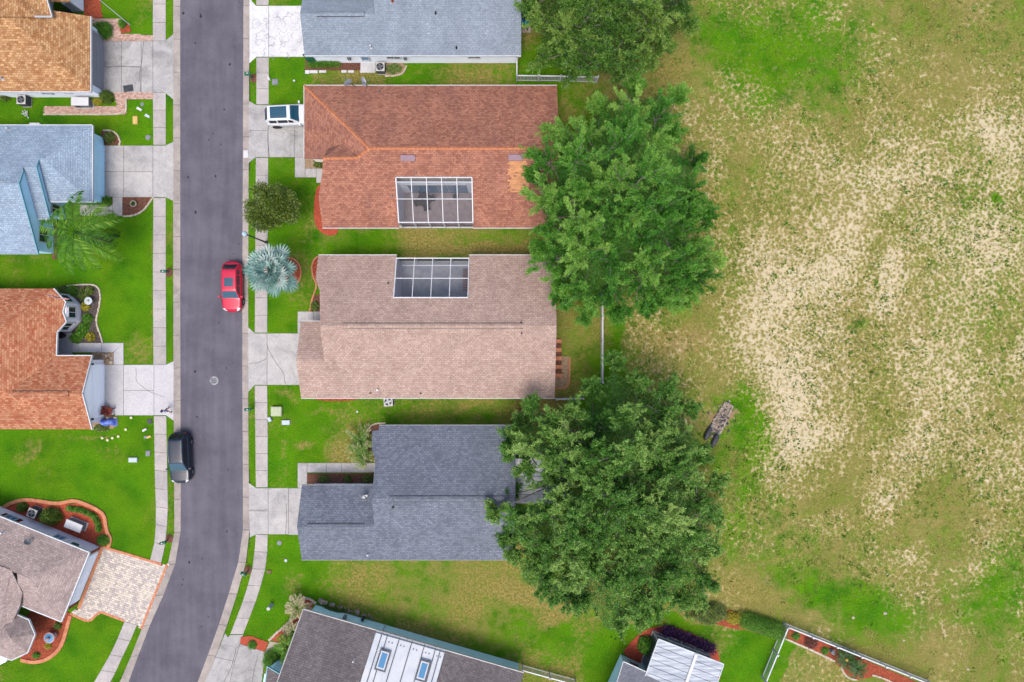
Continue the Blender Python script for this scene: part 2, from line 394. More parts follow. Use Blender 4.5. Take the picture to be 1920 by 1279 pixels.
for c in [(1240, 610, 130, 70, 0, .75), (1310, 390, 80, 110, 0, .65), (1240, 150, 90, 50, 0, .6), (1180, 200, 80, 40, 0, .6), (960, 1110, 140, 55, 8, .95), (1040, 1160, 90, 55, 0, .9), (880, 1085, 220, 50, 5, .36), (1400, 1090, 110, 60, 25, .7),
          (1700, 1080, 140, 70, 20, .5), (850, 452, 180, 16, 0, .9), (950, 455, 90, 18, 0, .9), (790, 465, 12, 30, 0, .9), (610, 150, 70, 14, 0, .55), (900, 765, 110, 16, 0, .62), (580, 855, 50, 24, 0, .62), (545, 740, 50, 24, 0, .5),
          (540, 800, 30, 22, 0, .4), (1130, 300, 60, 160, 0, .5), (270, 575, 26, 50, 0, .45), (90, 510, 60, 14, 0, .4), (175, 880, 60, 45, 30, .35), (1065, 190, 40, 40, 0, .6), (1090, 620, 30, 60, 0, .35), (560, 1020, 60, 22, 0, .5), (640, 1080, 90, 45, 0, .4),
          (700, 1110, 70, 40, 0, .35), (1430, 420, 120, 200, 0, .4), (1700, 150, 200, 120, 0, .35), (1730, 950, 220, 120, 0, .4), (1560, 1230, 120, 40, 0, .5), (940, 140, 50, 12, 0, .5), (1270, 1165, 50, 25, 30, .5), (270, 640, 12, 60, 0, .5), (60, 850, 70, 20, 0, .5), (150, 830, 60, 18, 0, .5), (275, 460, 14, 60, 0, .4), (640, 760, 60, 12, 0, .55), (520, 860, 14, 40, 0, .5), (540, 1090, 30, 50, 0, .5), (800, 150, 90, 10, 0, .35), (205, 475, 30, 40, 0, .3), (318, 560, 8, 90, 0, .35), (474, 250, 6, 300, 0, .3)]:
    straw = np.maximum(straw, blob(*c[:5], soft=.7) * c[5])
for c in [(1345, 800, 34, 70, 28, 1.0), (1270, 610, 90, 60, 0, .55), (1000, 1130, 100, 40, 20, .35), (1230, 150, 60, 30, 0, .4), (1690, 920, 60, 30, 0, .5), (1330, 270, 40, 60, 0, .5), (1440, 560, 40, 80, 30, .4), (1500, 650, 50, 60, 0, .45), (1720, 330, 30, 25, 0, .4), (1905, 640, 40, 40, 0, .5), (900, 460, 110, 12, 0, .5), (978, 792, 16, 16, 0, .9), (790, 465, 10, 26, 0, .6), (1000, 240, 40, 90, 0, .3), (1450, 1080, 60, 30, 20, .5), (1740, 985, 60, 30, 0, .4), (1330, 1080, 40, 40, 0, .4)]:
    earth = np.maximum(earth, blob(*c[:5], soft=.8) * c[5])
sand = sand * np.clip(1.35 - 1.25 * np.clip(lush - .1, 0, 1), 0, 1)
PX, PY = FX, FY
Z = np.zeros(X.shape)
yy = np.clip(PY, -420, 1460)
mid_l = (interp_x(ROAD_L, yy) + interp_x(KERB_L, yy)) / 2; mid_r = (interp_x(ROAD_R, yy) + interp_x(KERB_R, yy)) / 2
onroad = (PX > interp_x(KERB_L, yy) + 1.5) & (PX < interp_x(KERB_R, yy) - 1.5) & (PY > -420) & (PY < 1460)
Z[onroad] = -0.22
fld = (PX > 1150) & (PX < 2000) & (PY < 1130) & (PY > -80)
Z[fld] += (0.05 * np.sin(X * 0.31 + 1.3) * np.cos(Y * 0.27) - 0.05)[fld]
ny, nx = X.shape
idx = np.arange(nx * ny).reshape(ny, nx)
F = np.stack([idx[:-1, :-1], idx[:-1, 1:], idx[1:, 1:], idx[1:, :-1]], -1).reshape(-1, 4)

def groundmat():
    m, nt, b = newmat('grass_and_sandy_earth'); setin(b, Roughness=0.95); b.inputs['Specular IOR Level'].default_value = 0.1
    at = nd(nt, 'ShaderNodeAttribute'); at.attribute_name = 'cover'
    sp = nd(nt, 'ShaderNodeSeparateColor'); nt.links.new(at.outputs['Color'], sp.inputs[0])
    v = nd(nt, 'ShaderNodeNewGeometry').outputs['Position']
    def cov(sock, nz, lo, hi, k):          # a cover amount broken up by a noise
        ad = nd(nt, 'ShaderNodeMath', operation='MULTIPLY_ADD'); ad.inputs[1].default_value = k
        nt.links.new(nz, ad.inputs[0]); nt.links.new(sock, ad.inputs[2])
        r = nd(nt, 'ShaderNodeMapRange'); r.interpolation_type = 'SMOOTHSTEP'; setin(r, From_Min=lo, From_Max=hi)
        nt.links.new(ad.outputs[0], r.inputs[0]); return r.outputs[0]
    nf = noise(nt, v, 3.4, 4, 0.65, 0.3, 0.7); nm = noise(nt, v, 0.9, 5, 0.6, 0.3, 0.7); nl = noise(nt, v, 0.22, 4, 0.6, 0.3, 0.7)
    nv = noise(nt, v, 9.0, 3, 0.7, 0.3, 0.7); ns = noise(nt, v, 5.0, 3, 0.6, 0.3, 0.7)
    green = mixc(nt, nm, C(68, 148, 0), C(116, 184, 6)); green = mixc(nt, nl, green, C(120, 166, 16)); green = mixc(nt, noise(nt, v, .45, 4, .6, .45, .75), green, C(56, 130, 2))
    green = mixc(nt, 1.0, green, mixc(nt, nv, (.62, .68, .7), (1.3, 1.24, 1.2)), 'MULTIPLY')
    olive = mixc(nt, nf, C(116, 134, 34), C(200, 190, 104)); olive = mixc(nt, noise(nt, v, 6.5, 4, 0.7, 0.46, 0.6), C(88, 108, 22), olive); olive = mixc(nt, noise(nt, v, 5.2, 4, 0.75, 0.54, 0.68), olive, C(236, 222, 150)); olive = mixc(nt, nm, olive, C(154, 162, 66)); olive = mixc(nt, nl, olive, C(180, 166, 98))
    olive = mixc(nt, 1.0, olive, mixc(nt, nv, (.66, .72, .66), (1.34, 1.28, 1.3)), 'MULTIPLY')
    strw = mixc(nt, ns, C(128, 132, 40), C(206, 184, 112))
    sandc = mixc(nt, nm, (.50, .425, .30), (.46, .365, .255)); sandc = mixc(nt, nv, sandc, (.43, .37, .24))
    earthc = mixc(nt, nf, C(176, 142, 100), C(214, 180, 142))
    o = mixc(nt, cov(sp.outputs[0], nm, 0.52, 1.06, 0.40), olive, green)
    o = mixc(nt, cov(sp.outputs[2], noise(nt, v, 2.2, 5, 0.7, 0.3, 0.7), 0.5, 1.15, 0.6), o, strw)
    o = mixc(nt, cov(at.outputs['Alpha'], nf, 0.6, 1.2, 0.5), o, earthc)
    # sand shows between the grass clumps: clumps shrink where the cover says sand
    def mth(op, a, b_, c_=None):
        n_ = nd(nt, 'ShaderNodeMath', operation=op)
        for k, q in enumerate((a, b_, c_)):
            if q is None: continue
            if hasattr(q, 'links'): nt.links.new(q, n_.inputs[k])
            else: n_.inputs[k].default_value = q
        return n_.outputs[0]
    wn_ = nd(nt, 'ShaderNodeTexNoise'); setin(wn_, Scale=3.0, Detail=4.0, Roughness=.7); nt.links.new(v, wn_.inputs['Vector'])
    wv_ = nd(nt, 'ShaderNodeVectorMath', operation='MULTIPLY_ADD'); wv_.inputs[1].default_value = (.5, .5, 0); nt.links.new(wn_.outputs['Color'], wv_.inputs[0]); nt.links.new(v, wv_.inputs[2])
    vo = nd(nt, 'ShaderNodeTexVoronoi'); setin(vo, Scale=3.5, Randomness=1.0); nt.links.new(wv_.outputs[0], vo.inputs[0])
    fine_ = noise(nt, v, 8.0, 4, .8, .25, .75)
    dd_ = mth('MULTIPLY_ADD', fine_, .46, mth('MULTIPLY', vo.outputs['Distance'], .86))
    tt_ = mth('MULTIPLY_ADD', sp.outputs[1], -.60, 1.10)
    sf_ = nd(nt, 'ShaderNodeMapRange'); sf_.interpolation_type = 'SMOOTHSTEP'; setin(sf_, From_Min=-.14, From_Max=.32, To_Max=.86); nt.links.new(mth('SUBTRACT', dd_, tt_), sf_.inputs[0])
    gate = nd(nt, 'ShaderNodeMapRange'); setin(gate, From_Min=.04, From_Max=.22); nt.links.new(sp.outputs[1], gate.inputs[0])
    st_ = nd(nt, 'ShaderNodeMapRange'); st_.interpolation_type = 'SMOOTHSTEP'; setin(st_, From_Min=-.34, From_Max=.02, To_Max=.62); nt.links.new(mth('SUBTRACT', dd_, tt_), st_.inputs[0])
    o = mixc(nt, mth('MULTIPLY', st_.outputs[0], gate.outputs[0]), o, mixc(nt, nf, C(206, 190, 116), C(228, 202, 146)))
    o = mixc(nt, mth('MULTIPLY', sf_.outputs[0], gate.outputs[0]), o, sandc)
    nt.links.new(o, b.inputs['Base Color'])
    bumpit(nt, b, noise(nt, v, 7, 6, 0.8, 0.2, 0.8), 1.0, 0.12)
    return m
M['ground'] = groundmat()
ground = fast_mesh('ground', np.stack([X, Y, Z], -1).reshape(-1, 3), F, M['ground'])
ca = ground.data.attributes.new('cover', 'FLOAT_COLOR', 'POINT')
ca.data.foreach_set('color', np.stack([lush, sand, straw, earth], -1).astype(np.float32).ravel())
tag(ground, 'green lawns running out into a dry sandy field', kind='structure')

# ------------------------------------------------------------------ road, kerbs, pavements
def asphalt():
    m, nt, b = newmat('weathered_asphalt'); setin(b, Roughness=0.88); b.inputs['Specular IOR Level'].default_value = 0.25
    v = nd(nt, 'ShaderNodeNewGeometry').outputs['Position']
    o = mixc(nt, noise(nt, v, 0.35, 5, 0.6, 0.3, 0.7), C(96, 93, 105), C(120, 117, 128))
    mp = nd(nt, 'ShaderNodeMapping'); mp.inputs['Scale'].default_value = (1.6, 0.12, 1); nt.links.new(v, mp.inputs[0])
    o = mixc(nt, 1.0, o, mixc(nt, noise(nt, mp.outputs[0], 1.0, 4, 0.5), (.90, .90, .91), (1.09, 1.08, 1.08)), 'MULTIPLY')
    o = mixc(nt, 1.0, o, mixc(nt, noise(nt, v, 14, 4, 0.8), (.80,) * 3, (1.16,) * 3), 'MULTIPLY')
    vo = nd(nt, 'ShaderNodeTexVoronoi'); setin(vo, Scale=0.42, Randomness=1.0); nt.links.new(v, vo.inputs[0])
    r = nd(nt, 'ShaderNodeMapRange'); setin(r, From_Min=0.035, From_Max=0.075, To_Min=0.8, To_Max=0.0); nt.links.new(vo.outputs['Distance'], r.inputs[0])
    mk = nd(nt, 'ShaderNodeMath', operation='MULTIPLY'); nt.links.new(r.outputs[0], mk.inputs[0])
    nt.links.new(noise(nt, v, 0.8, 2, 0.5, 0.5, 0.6), mk.inputs[1])
    o = mixc(nt, mk.outputs[0], o, C(52, 52, 60))
    nt.links.new(o, b.inputs['Base Color'])
    bumpit(nt, b, noise(nt, v, 40, 4, 0.7, 0.2, 0.8), 0.3)
    return m
M['asphalt'] = asphalt()
rd = MB()
def resample(line, n_per=8):
    out = []
    for (x1, y1), (x2, y2) in zip(line, line[1:]):
        for k in range(n_per): out.append((x1 + (x2 - x1) * k / n_per, y1 + (y2 - y1) * k / n_per))
    return out + [line[-1]]
def smooth_line(line, it=2):
    for _ in range(it):
        new = [line[0]]
        for a, b in zip(line, line[1:]):
            new += [(a[0] * .75 + b[0] * .25, a[1] * .75 + b[1] * .25), (a[0] * .25 + b[0] * .75, a[1] * .25 + b[1] * .75)]
        line = new + [line[-1]]
    return line
RL, RR, KL, KR = (smooth_line(l) for l in (ROAD_L, ROAD_R, KERB_L, KERB_R))
pl = [W(*p) for p in RL]; pr = [W(*p) for p in RR]
n = len(pl); vs_ = []
for a, b in zip(pl, pr):
    e = Vector((0.06, 0, 0))
    vs_ += [(a.x - e.x, a.y, -0.10), ((a.x + b.x) / 2, (a.y + b.y) / 2, -0.045), (b.x + e.x, b.y, -0.10)]
rd.add(vs_, [(3 * i + k, 3 * i + k + 1, 3 * i + k + 4, 3 * i + k + 3)[::-1] for i in range(n - 1) for k in (0, 1)])
road = rd.build('road', M['asphalt'], smooth=True); tag(road, 'grey asphalt street curving towards the paver driveway', kind='structure')

def along(line):
    L = [0.0]
    for a, b in zip(line, line[1:]): L.append(L[-1] + math.hypot(b[0] - a[0], b[1] - a[1]))
    return L
def at_len(line, L, t):
    return (np.interp(t, L, [p[0] for p in line]), np.interp(t, L, [p[1] for p in line]))
def strip(parent, name, la, lb, seg_px, zt_a, zt_b, mat, z0=-0.3, gap=0.018):
    """pieces between two polylines (pixels), cut every seg_px"""
    A, B = along(la), along(lb); n = max(1, round(A[-1] / seg_px)); objs = []
    for i in range(n):
        q = []
        t0, t1 = i / n, (i + 1) / n
        for l, Lx, t in ((la, A, t0), (lb, B, t0), (lb, B, t1), (la, A, t1)): q.append(W(*at_len(l, Lx, t * Lx[-1])))
        d = (q[3] - q[0]).normalized() * gap
        q[0] += d; q[1] += d; q[2] -= d; q[3] -= d
        c = sum(q, Vector((0, 0, 0))) / 4
        mb = MB().prism([(p.x, p.y) for p in q], z0, [zt_a, zt_b, zt_b, zt_a] if area2([(p.x, p.y) for p in q]) > 0 else [zt_a, zt_b, zt_b, zt_a])
        objs.append(mb.build(name, mat, parent))
    return objs
def setting(name, label=None):
    o = bpy.data.objects.new(name, None); link(o); ORG[o.name] = Vector((0, 0, 0)); o['kind'] = 'structure'
    if label: o['label'] = label
    return o
M['tar'] = pm('tar_spots', C(50, 50, 58), C(40, 40, 46), 6)
for x, y in ((375, 26), (343, 24), (366, 80), (376, 30), (391, 262), (399, 250), (414, 271), (420, 205), (366, 398), (437, 476), (447, 457), (410, 605), (424, 690), (365, 697), (369, 782), (427, 881), (425, 997), (378, 1048), (343, 1087), (341, 1097), (390, 1157), (377, 1175), (354, 1055), (404, 330), (352, 332), (430, 120)):
    w_ = W(x, y); r_ = random.uniform(.05, .13); a0 = random.uniform(0, 6)
    xl, xr_ = interp_x(ROAD_L, y), interp_x(ROAD_R, y); zc = -.10 + .055 * (1 - abs((x - (xl + xr_) / 2) / ((xr_ - xl) / 2)))
    MB().prism([(w_.x + r_ * random.uniform(.6, 1.2) * math.cos(a0 + k * .7), w_.y + r_ * 1.3 * random.uniform(.6, 1.2) * math.sin(a0 + k * .7)) for k in range(9)], -.16, zc + .006).build('tar_spot', M['tar'], road)
kl = setting('kerb', 'pale concrete gutter kerb beside the parked black car'); strip(kl, 'kerb_segment', RL, KL, 62, -0.095, 0.03, M['kerb'])
kr = setting('kerb', 'pale concrete gutter kerb beside the red parked car'); strip(kr, 'kerb_segment', RR, KR, 62, -0.095, 0.03, M['kerb'])

runs = [
 ('pavement slabs in front of the tan roofed house', [(287, -200), (287, 77)], [(311, -200), (311, 77)]),
 ('short pavement between the two concrete drives of tan and pale blue houses', [(287, 174), (288, 272)], [(311, 174), (311, 272)]),
 ('pavement slabs along the lawn with the tall feather palm', [(288, 371), (287, 500), (288, 684)], [(311, 371), (311, 500), (312, 684)]),
 ('pavement slabs beside the parked black car', [(289, 780), (291, 900), (293, 960), (292, 1004), (288, 1030), (282, 1050)], [(312, 780), (314, 900), (315, 960), (312, 1004), (308, 1034), (302, 1056)]),
 ('pavement slabs curving away from the paver driveway', [(234, 1165), (220, 1200), (206, 1229), (177, 1279), (100, 1400)], [(257, 1172), (245, 1200), (231, 1229), (208, 1279), (131, 1400)]),
 ('short pavement above the white cracked driveway', [(481, -200), (481, 10)], [(504, -200), (504, 10)]),
 ('pavement slabs between white driveway and the white parked car', [(481, 108), (481, 196)], [(504, 108), (504, 196)]),
 ('pavement slabs passing under the silver fan palm', [(480, 296), (479, 460), (478, 624)], [(503, 296), (502, 460), (501, 624)]),
 ('pavement slabs in front of the lawn with beige utility pad', [(478, 723), (479, 820), (480, 914)], [(501, 723), (502, 820), (502, 914)]),
 ('pavement slabs bending beside the grey roofed house lawn', [(480, 1002), (477, 1040), (473, 1069), (460, 1116), (446, 1153), (432, 1189)], [(502, 1003), (501, 1040), (497, 1069), (484, 1116), (470, 1153), (456, 1189)])]
for lab, a, b in runs:
    sw = setting('sidewalk', lab); strip(sw, 'slab', a, b, 33, 0.035, 0.035, M['walk'])
    A, B = G(a), G(b)
    mb = MB(); mb.prism(A + B[::-1], -0.25, 0.012); mb.build('joint_filler', M['joint'], sw)

def paved(name, label, polys, mat, zt=0.03, base=True, gap=0.018):
    st = setting(name, label)
    for p in polys:
        g = [Vector((*q, 0)) for q in G(p)]; c = sum(g, Vector((0, 0, 0))) / len(g)
        q = []
        for v in g:
            d = c - v; q.append(v + Vector((math.copysign(min(gap, abs(d.x)), d.x), math.copysign(min(gap, abs(d.y)), d.y), 0)))
        MB().prism([(v.x, v.y) for v in q], -0.25, zt).build('slab', mat, st)
        MB().prism(G(p), -0.26, 0.008).build('joint_filler', M['joint'], st)
    return st
def rect(x0, y0, x1, y1): return [(x0, y0), (x1, y0), (x1, y1), (x0, y1)]
d1 = paved('driveway', 'stained grey concrete driveway of the tan roofed house', [rect(190, 77, 228, 125), rect(190, 125, 228, 174), rect(228, 77, 265, 125), rect(228, 125, 265, 174), rect(265, 77, 287, 174),
      [(287, 77), (310, 77), (325.5, 64), (325.5, 187), (310, 174), (287, 174)]], M['conc_dirty'])
d2 = paved('driveway', 'pale concrete driveway of the light blue house', [rect(193, 273, 232, 322), rect(193, 322, 232, 370), rect(232, 273, 287, 322), rect(232, 322, 287, 370), [(287, 273), (310, 273), (325.5, 266), (325.5, 377), (310, 370), (287, 370)]], M['conc'])
d3 = paved('driveway', 'clean white concrete driveway of the orange roofed house', [rect(190, 684, 232, 779), rect(232, 684, 289, 732), rect(232, 732, 289, 779), [(289, 684), (311, 684), (326, 677), (326, 789), (312, 779), (289, 779)]], M['conc_new'])
d4 = paved('driveway', 'bright white driveway with crack pattern of the blue grey house', [[(467.5, -3), (480, 11), (504, 11), (504, 107), (481, 107), (467.5, 119)], rect(504, 11, 585, 107)], M['conc_white'])
d5 = paved('driveway', 'mottled concrete driveway under the white parked car', [[(466.5, 189), (480, 197), (503, 197), (503, 245), (466.5, 245)], [(466.5, 245), (503, 245), (503, 295), (480, 295), (466, 306)], rect(503, 197, 552, 295), rect(552, 197, 590, 295)], M['conc_dirty'])
d6 = paved('driveway', 'pale cracked concrete driveway of the mauve roofed house', [[(465, 613), (478, 625), (501, 625), (501, 722), (478, 722), (465.5, 735)], rect(501, 625, 572, 722)], M['conc'])
d7 = paved('driveway', 'concrete driveway of the slate grey roofed house', [[(466.5, 905), (480, 915), (503, 915), (503, 958), (467, 958)], [(467, 958), (503, 958), (503, 1002), (480, 1002), (468.5, 1008)], rect(503, 915, 541, 1002), rect(541, 915, 580, 1003)], M['conc'])
d8 = paved('driveway', 'weathered concrete driveway of the teal walled house', [[(422, 1187), (427, 1195), (432, 1190), (456, 1190), (450, 1207), (440, 1240), (404, 1232)], [(404, 1232), (440, 1240), (430, 1285), (425, 1320), (368, 1320), (384, 1279)], [(450, 1207), (497, 1222), (493, 1262), (486, 1320), (425, 1320), (430, 1285), (440, 1240)]], M['conc_dirty'])
paved('walkway', 'grey concrete entry walk of the brown roofed house', [rect(553, 295, 572, 333), rect(572, 316, 593, 333), rect(593, 316, 612, 343)], M['conc'], 0.034)
paved('walkway', 'concrete entry step walk of the mauve roofed house', [rect(558, 584, 588, 604), rect(588, 584, 615, 604), rect(558, 604, 564, 625)], M['conc'], 0.034)
paved('walkway', 'long concrete entry walk of the slate grey roofed house', [rect(558, 868, 576, 915), rect(576, 868, 612, 886), rect(612, 868, 640, 886), rect(640, 868, 710, 886)], M['conc'], 0.034)
paved('walkway', 'pale entry walk beside dark mulch bed of the orange roofed house', [rect(100, 643, 191, 661), [(191, 643), (232, 643), (213, 661), (191, 661)], [(232, 643), (232, 684), (213, 684), (213, 661)]], M['conc_new'], 0.034)
paved('walkway', 'pale entry walk of the light blue house', [rect(211, 370, 230, 405), [(150, 384), (211, 384), (211, 405), (150, 405)]], M['conc'], 0.034)
paved('walkway', 'white pad and stepping walk beside the blue grey house', [rect(675, 118, 704, 137), rect(572, 128, 580, 139), rect(580, 131, 596, 138), rect(598, 131, 612, 137), rect(640, 129, 650, 137), rect(652, 129, 664, 137)], M['conc_white'], 0.034)
paved('walkway', 'beige rounded path to the teal walled house', [[(506, 1202), (528, 1206), (536, 1222), (530, 1240), (500, 1236), (497, 1222)]], M['sandpad'], 0.03)

# pavers: laid one by one, too small to pick apart, joined per driveway
M['paver'] = tintmat('mixed_pavers', C(196, 186, 182), C(250, 236, 218))
M['paver_pink'] = tintmat('pink_brick_pavers', C(196, 152, 136), C(236, 204, 186))
def pavers(parent, poly, pw, ph, ang, mat, zt=0.045):
    g = G(poly); a = R(ang); ca_, sa = math.cos(a), math.sin(a)
    cx = sum(p[0] for p in g) / len(g); cy = sum(p[1] for p in g) / len(g)
    loc = [((x - cx) * ca_ + (y - cy) * sa, -(x - cx) * sa + (y - cy) * ca_) for x, y in g]
    xs = [p[0] for p in loc]; ys = [p[1] for p in loc]; mb = MB(); j = 0
    y = min(ys)
    while y < max(ys):
        x = min(xs) + (pw / 2 if j % 2 else 0) - pw
        while x < max(xs):
            w = pw * random.choice((0.7, 1, 1, 1.3)) if pw > .25 else pw
            c = np.array([[x + w / 2]]), np.array([[y + ph / 2]])
            if inpoly(c[0], c[1], loc)[0, 0]:
                wx, wy = cx + (x + w / 2) * ca_ - (y + ph / 2) * sa, cy + (x + w / 2) * sa + (y + ph / 2) * ca_
                mb.box((wx, wy, zt / 2 - .04 + random.uniform(0, .004)), (w - .014, ph - .014, zt + .08), a, tint=random.random())
            x += w
        y += ph; j += 1
    MB().prism(g, -0.24, 0.02).build('paver_bed', M['joint'], parent)
    return mb.build('pavers', mat, parent, kind='stuff')
d9 = setting('driveway', 'pale multicoloured paver driveway with orange border')
DP = [(194, 1027), (279, 1052), (302, 1059), (317, 1057), (292, 1116), (265, 1181), (257, 1171), (234, 1163), (190, 1148), (181, 1153), (168, 1164), (132, 1150), (149, 1140)]
pavers(d9, DP, 0.24, 0.2, -18, M['paver'])
pw1 = setting('walkway', 'pink brick paver path around the tan roofed house')
pavers(pw1, [(84, 200), (220, 200), (212, 174), (287, 174), (287, 186), (236, 187), (236, 215), (82, 214)], 0.22, 0.13, 0, M['paver_pink'])
pavers(pw1, [(172, 34), (226, 36), (228, 64), (287, 66), (287, 77), (192, 77)], 0.22, 0.13, 0, M['paver_pink'])

def ribbon(pts, w, z0, z1, closed=False):
    """solid strip of width w following pixel points"""
    pts = [W(*p) for p in pts]; mb = MB(); n = len(pts); lft, rgt = [], []
    for i in range(n):
        t = (pts[min(i + 1, n - 1)] - pts[max(i - 1, 0)]).normalized(); nn = Vector((-t.y, t.x, 0)) * w / 2
        lft.append(pts[i] + nn); rgt.append(pts[i] - nn)
    vs_ = []
    for a, b in zip(lft, rgt): vs_ += [(a.x, a.y, z0), (b.x, b.y, z0), (b.x, b.y, z1), (a.x, a.y, z1)]
    fs = []
    for i in range(n - 1):
        o = 4 * i
        for k in range(4): fs.append((o + k, o + (k + 1) % 4, o + 4 + (k + 1) % 4, o + 4 + k)[::-1])
    fs += [(0, 1, 2, 3), (4 * n - 1, 4 * n - 2, 4 * n - 3, 4 * n - 4)]
    return mb.add(vs_, fs)
# orange border of the paver drive
ribbon([(194, 1026), (240, 1039), (279, 1051), (303, 1058)], 0.22, -0.1, 0.06).build('border', M['edge_orange'], d9)
ribbon(smooth_line([(314, 1058), (290, 1116), (265, 1179)]), 0.2, -0.2, 0.05).build('border', M['edge_orange'], d9)
ribbon(smooth_line([(234, 1164), (200, 1151), (189, 1147), (180, 1153), (170, 1164), (160, 1163), (132, 1151)], 2), 0.22, -0.1, 0.06).build('border', M['edge_orange'], d9)
ribbon([(192, 1026), (148, 1141)], 0.3, -0.1, 0.055).build('border', M['edge_orange'], d9)

# crack lines in the driveways: thin dark seams
M['crack'] = pm('crack_dirt', C(112, 108, 106)); M['crack_pale'] = pm('pale_crack_dirt', C(176, 174, 174))
def crack(par, pts, w=0.04, zt=0.034, mat='crack'):
    pts = [(x + random.uniform(-.8, .8), y + random.uniform(-.8, .8)) for x, y in resample(pts, 4)]
    ribbon(pts, w, 0.0, zt + .003).build('crack', M[mat], par)
crack(d6, [(501, 640), (503, 655), (512, 672), (524, 688), (532, 702), (535, 721)])
crack(d6, [(466, 682), (485, 680), (500, 672)])
crack(d1, [(270, 78), (267, 105), (263, 140), (264, 172)]); crack(d1, [(200, 127), (230, 124), (262, 127)])
crack(d7, [(537, 945), (538, 970), (536, 1002)]); crack(d7, [(467, 957), (500, 956)])
crack(d8, [(443, 1215), (434, 1250), (420, 1279)], .05); crack(d8, [(484, 1228), (472, 1279)], .04)
crack(d3, [(255, 690), (256, 715), (275, 732), (310, 745)], .03)
crack(d5, [(504, 200), (502, 250), (505, 294)], .06)
for k in range(60):
    x, y = random.uniform(474, 565), random.uniform(16, 104); a = random.uniform(0, 6.28)
    crack(d4, [(x, y), (x + 7 * math.cos(a), y + 7 * math.sin(a)), (x + 12 * math.cos(a + .8), y + 12 * math.sin(a + .8))], 0.03, mat='crack_pale')

# ------------------------------------------------------------------ mulch beds and their edgings
def bed(label, pts, mat, zt=0.05, sm=1, name='mulch_bed'):
    p = list(pts)
    if sm: p = smooth_line(p + [p[0]], sm)[:-1]
    return tag(MB().prism(G(p), -0.1, zt).build(name, M[mat]), label, kind='structure')
bed('reddish brown mulch bed with small shrubs in front of the slate grey roof', rect(576, 888, 705, 907), 'mulch_brown', sm=0)
bed('brown mulch corner bed beside the two pale tipped palms', [(684, 866), (676, 850), (684, 820), (690, 800), (700, 794), (722, 792), (722, 866)], 'mulch_brown')
bed('small red mulch bed at the mauve roofed house corner', [(605, 480), (593, 482), (586, 495), (585, 515), (592, 530), (605, 532)], 'mulch')
bed('small planted bed with orange edging by the mauve house entry', [(608, 552), (592, 552), (583, 566), (580, 584), (608, 584)], 'mulch_brown')
bed('round red mulch bed under the silver fan palm', [(541 + 23 * math.cos(a / 12 * 6.283), 511 + 27 * math.sin(a / 12 * 6.283)) for a in range(12)], 'mulch')
bed('curved red mulch bed at the corner of the brown roofed house', [(620, 345), (596, 345), (590, 370), (588, 400), (592, 425), (604, 438), (622, 443), (634, 438), (634, 420), (620, 418)], 'mulch_bright')
bed('tan gravel bed at the brown roofed house entry', rect(572, 297, 612, 316), 'gravel', sm=0)
bed('thin red mulch strip under the mauve roof edge', rect(590, 740, 672, 752), 'mulch')
bed('bright red mulch corner bed by the teal house driveway', [(452, 1194), (470, 1192), (503, 1204), (497, 1222), (450, 1206)], 'mulch_bright', sm=0)
bed('red mulch bed with white stone edging beside the teal walled house', [(560, 1124), (578, 1120), (590, 1128), (580, 1150), (548, 1215), (540, 1222), (528, 1206), (507, 1199), (520, 1185), (544, 1170), (549, 1150), (552, 1135)], 'mulch_bright', sm=0)
bed('red mulch bed with shrub and cooler box of the mauve roofed corner house', [(4, 952), (20, 944), (48, 940), (75, 943), (102, 948), (125, 944), (152, 944), (180, 955), (196, 966), (200, 985), (203, 998), (210, 1012), (204, 1026), (180, 1024), (8, 965)], 'mulch_bright', sm=0)
bed('red mulch bed wrapped around the turret', [(134, 1152), (128, 1175), (118, 1208), (105, 1225), (85, 1236), (60, 1240), (42, 1236), (20, 1215), (60, 1140), (118, 1140)], 'mulch', sm=0)
bed('dark mulch bed with shrubs below the bay window', [(98, 541), (130, 535), (165, 533), (182, 537), (188, 548), (188, 570), (184, 590), (181, 602), (184, 616), (190, 630), (193, 643), (100, 643)], 'mulch_dark', sm=0)
bed('gravel bed beside the white garage of the orange roofed house', rect(172, 661, 213, 684), 'gravel', sm=0)
bed('gravel bed with blue cover at the white garage corner', [(170, 781), (220, 781), (222, 795), (212, 804), (170, 806)], 'gravel', sm=0)
bed('brown mulch bed with a round pot beside the pale walk', [(230, 370), (287, 370), (280, 382), (268, 398), (250, 405), (230, 406)], 'mulch_brown', sm=0)
bed('half round mulch bed at the light blue garage corner', [(190, 246), (208, 245), (220, 252), (226, 264), (225, 272), (190, 272)], 'mulch_brown', sm=0)
bed('brown mulch bed under the feather palm and blue wall', rect(98, 412, 108, 486), 'mulch_brown', sm=0)
bed('dark red mulch bed at the tan house porch', [(158, -40), (186, -40), (190, 20), (194, 34), (158, 34)], 'mulch', sm=0)
bed('little red mulch patch at the flagpole foot', [(222, 42), (240, 42), (247, 60), (228, 63)], 'mulch', sm=0)
bed('gravel bed beside the white cooler of the blue grey house', [(715, 116), (756, 116), (761, 130), (750, 140), (724, 143), (710, 138)], 'gravel')
bed('brown mulch strip under a clipped hedge by the blue grey house', rect(572, 112, 676, 132), 'mulch_brown', sm=0)
bed('red mulch bed around the metal roofed sunroom', [(1168, 1222), (1190, 1195), (1215, 1178), (1240, 1173), (1275, 1178), (1320, 1198), (1345, 1218), (1350, 1240), (1350, 1285), (1200, 1260)], 'mulch_bright')
bed('red mulch bed beneath the hedge by the white fence corner', [(1285, 1150), (1300, 1142), (1330, 1132), (1400, 1152), (1472, 1184), (1462, 1198), (1410, 1184), (1370, 1177), (1320, 1164), (1290, 1157)], 'mulch', sm=0)
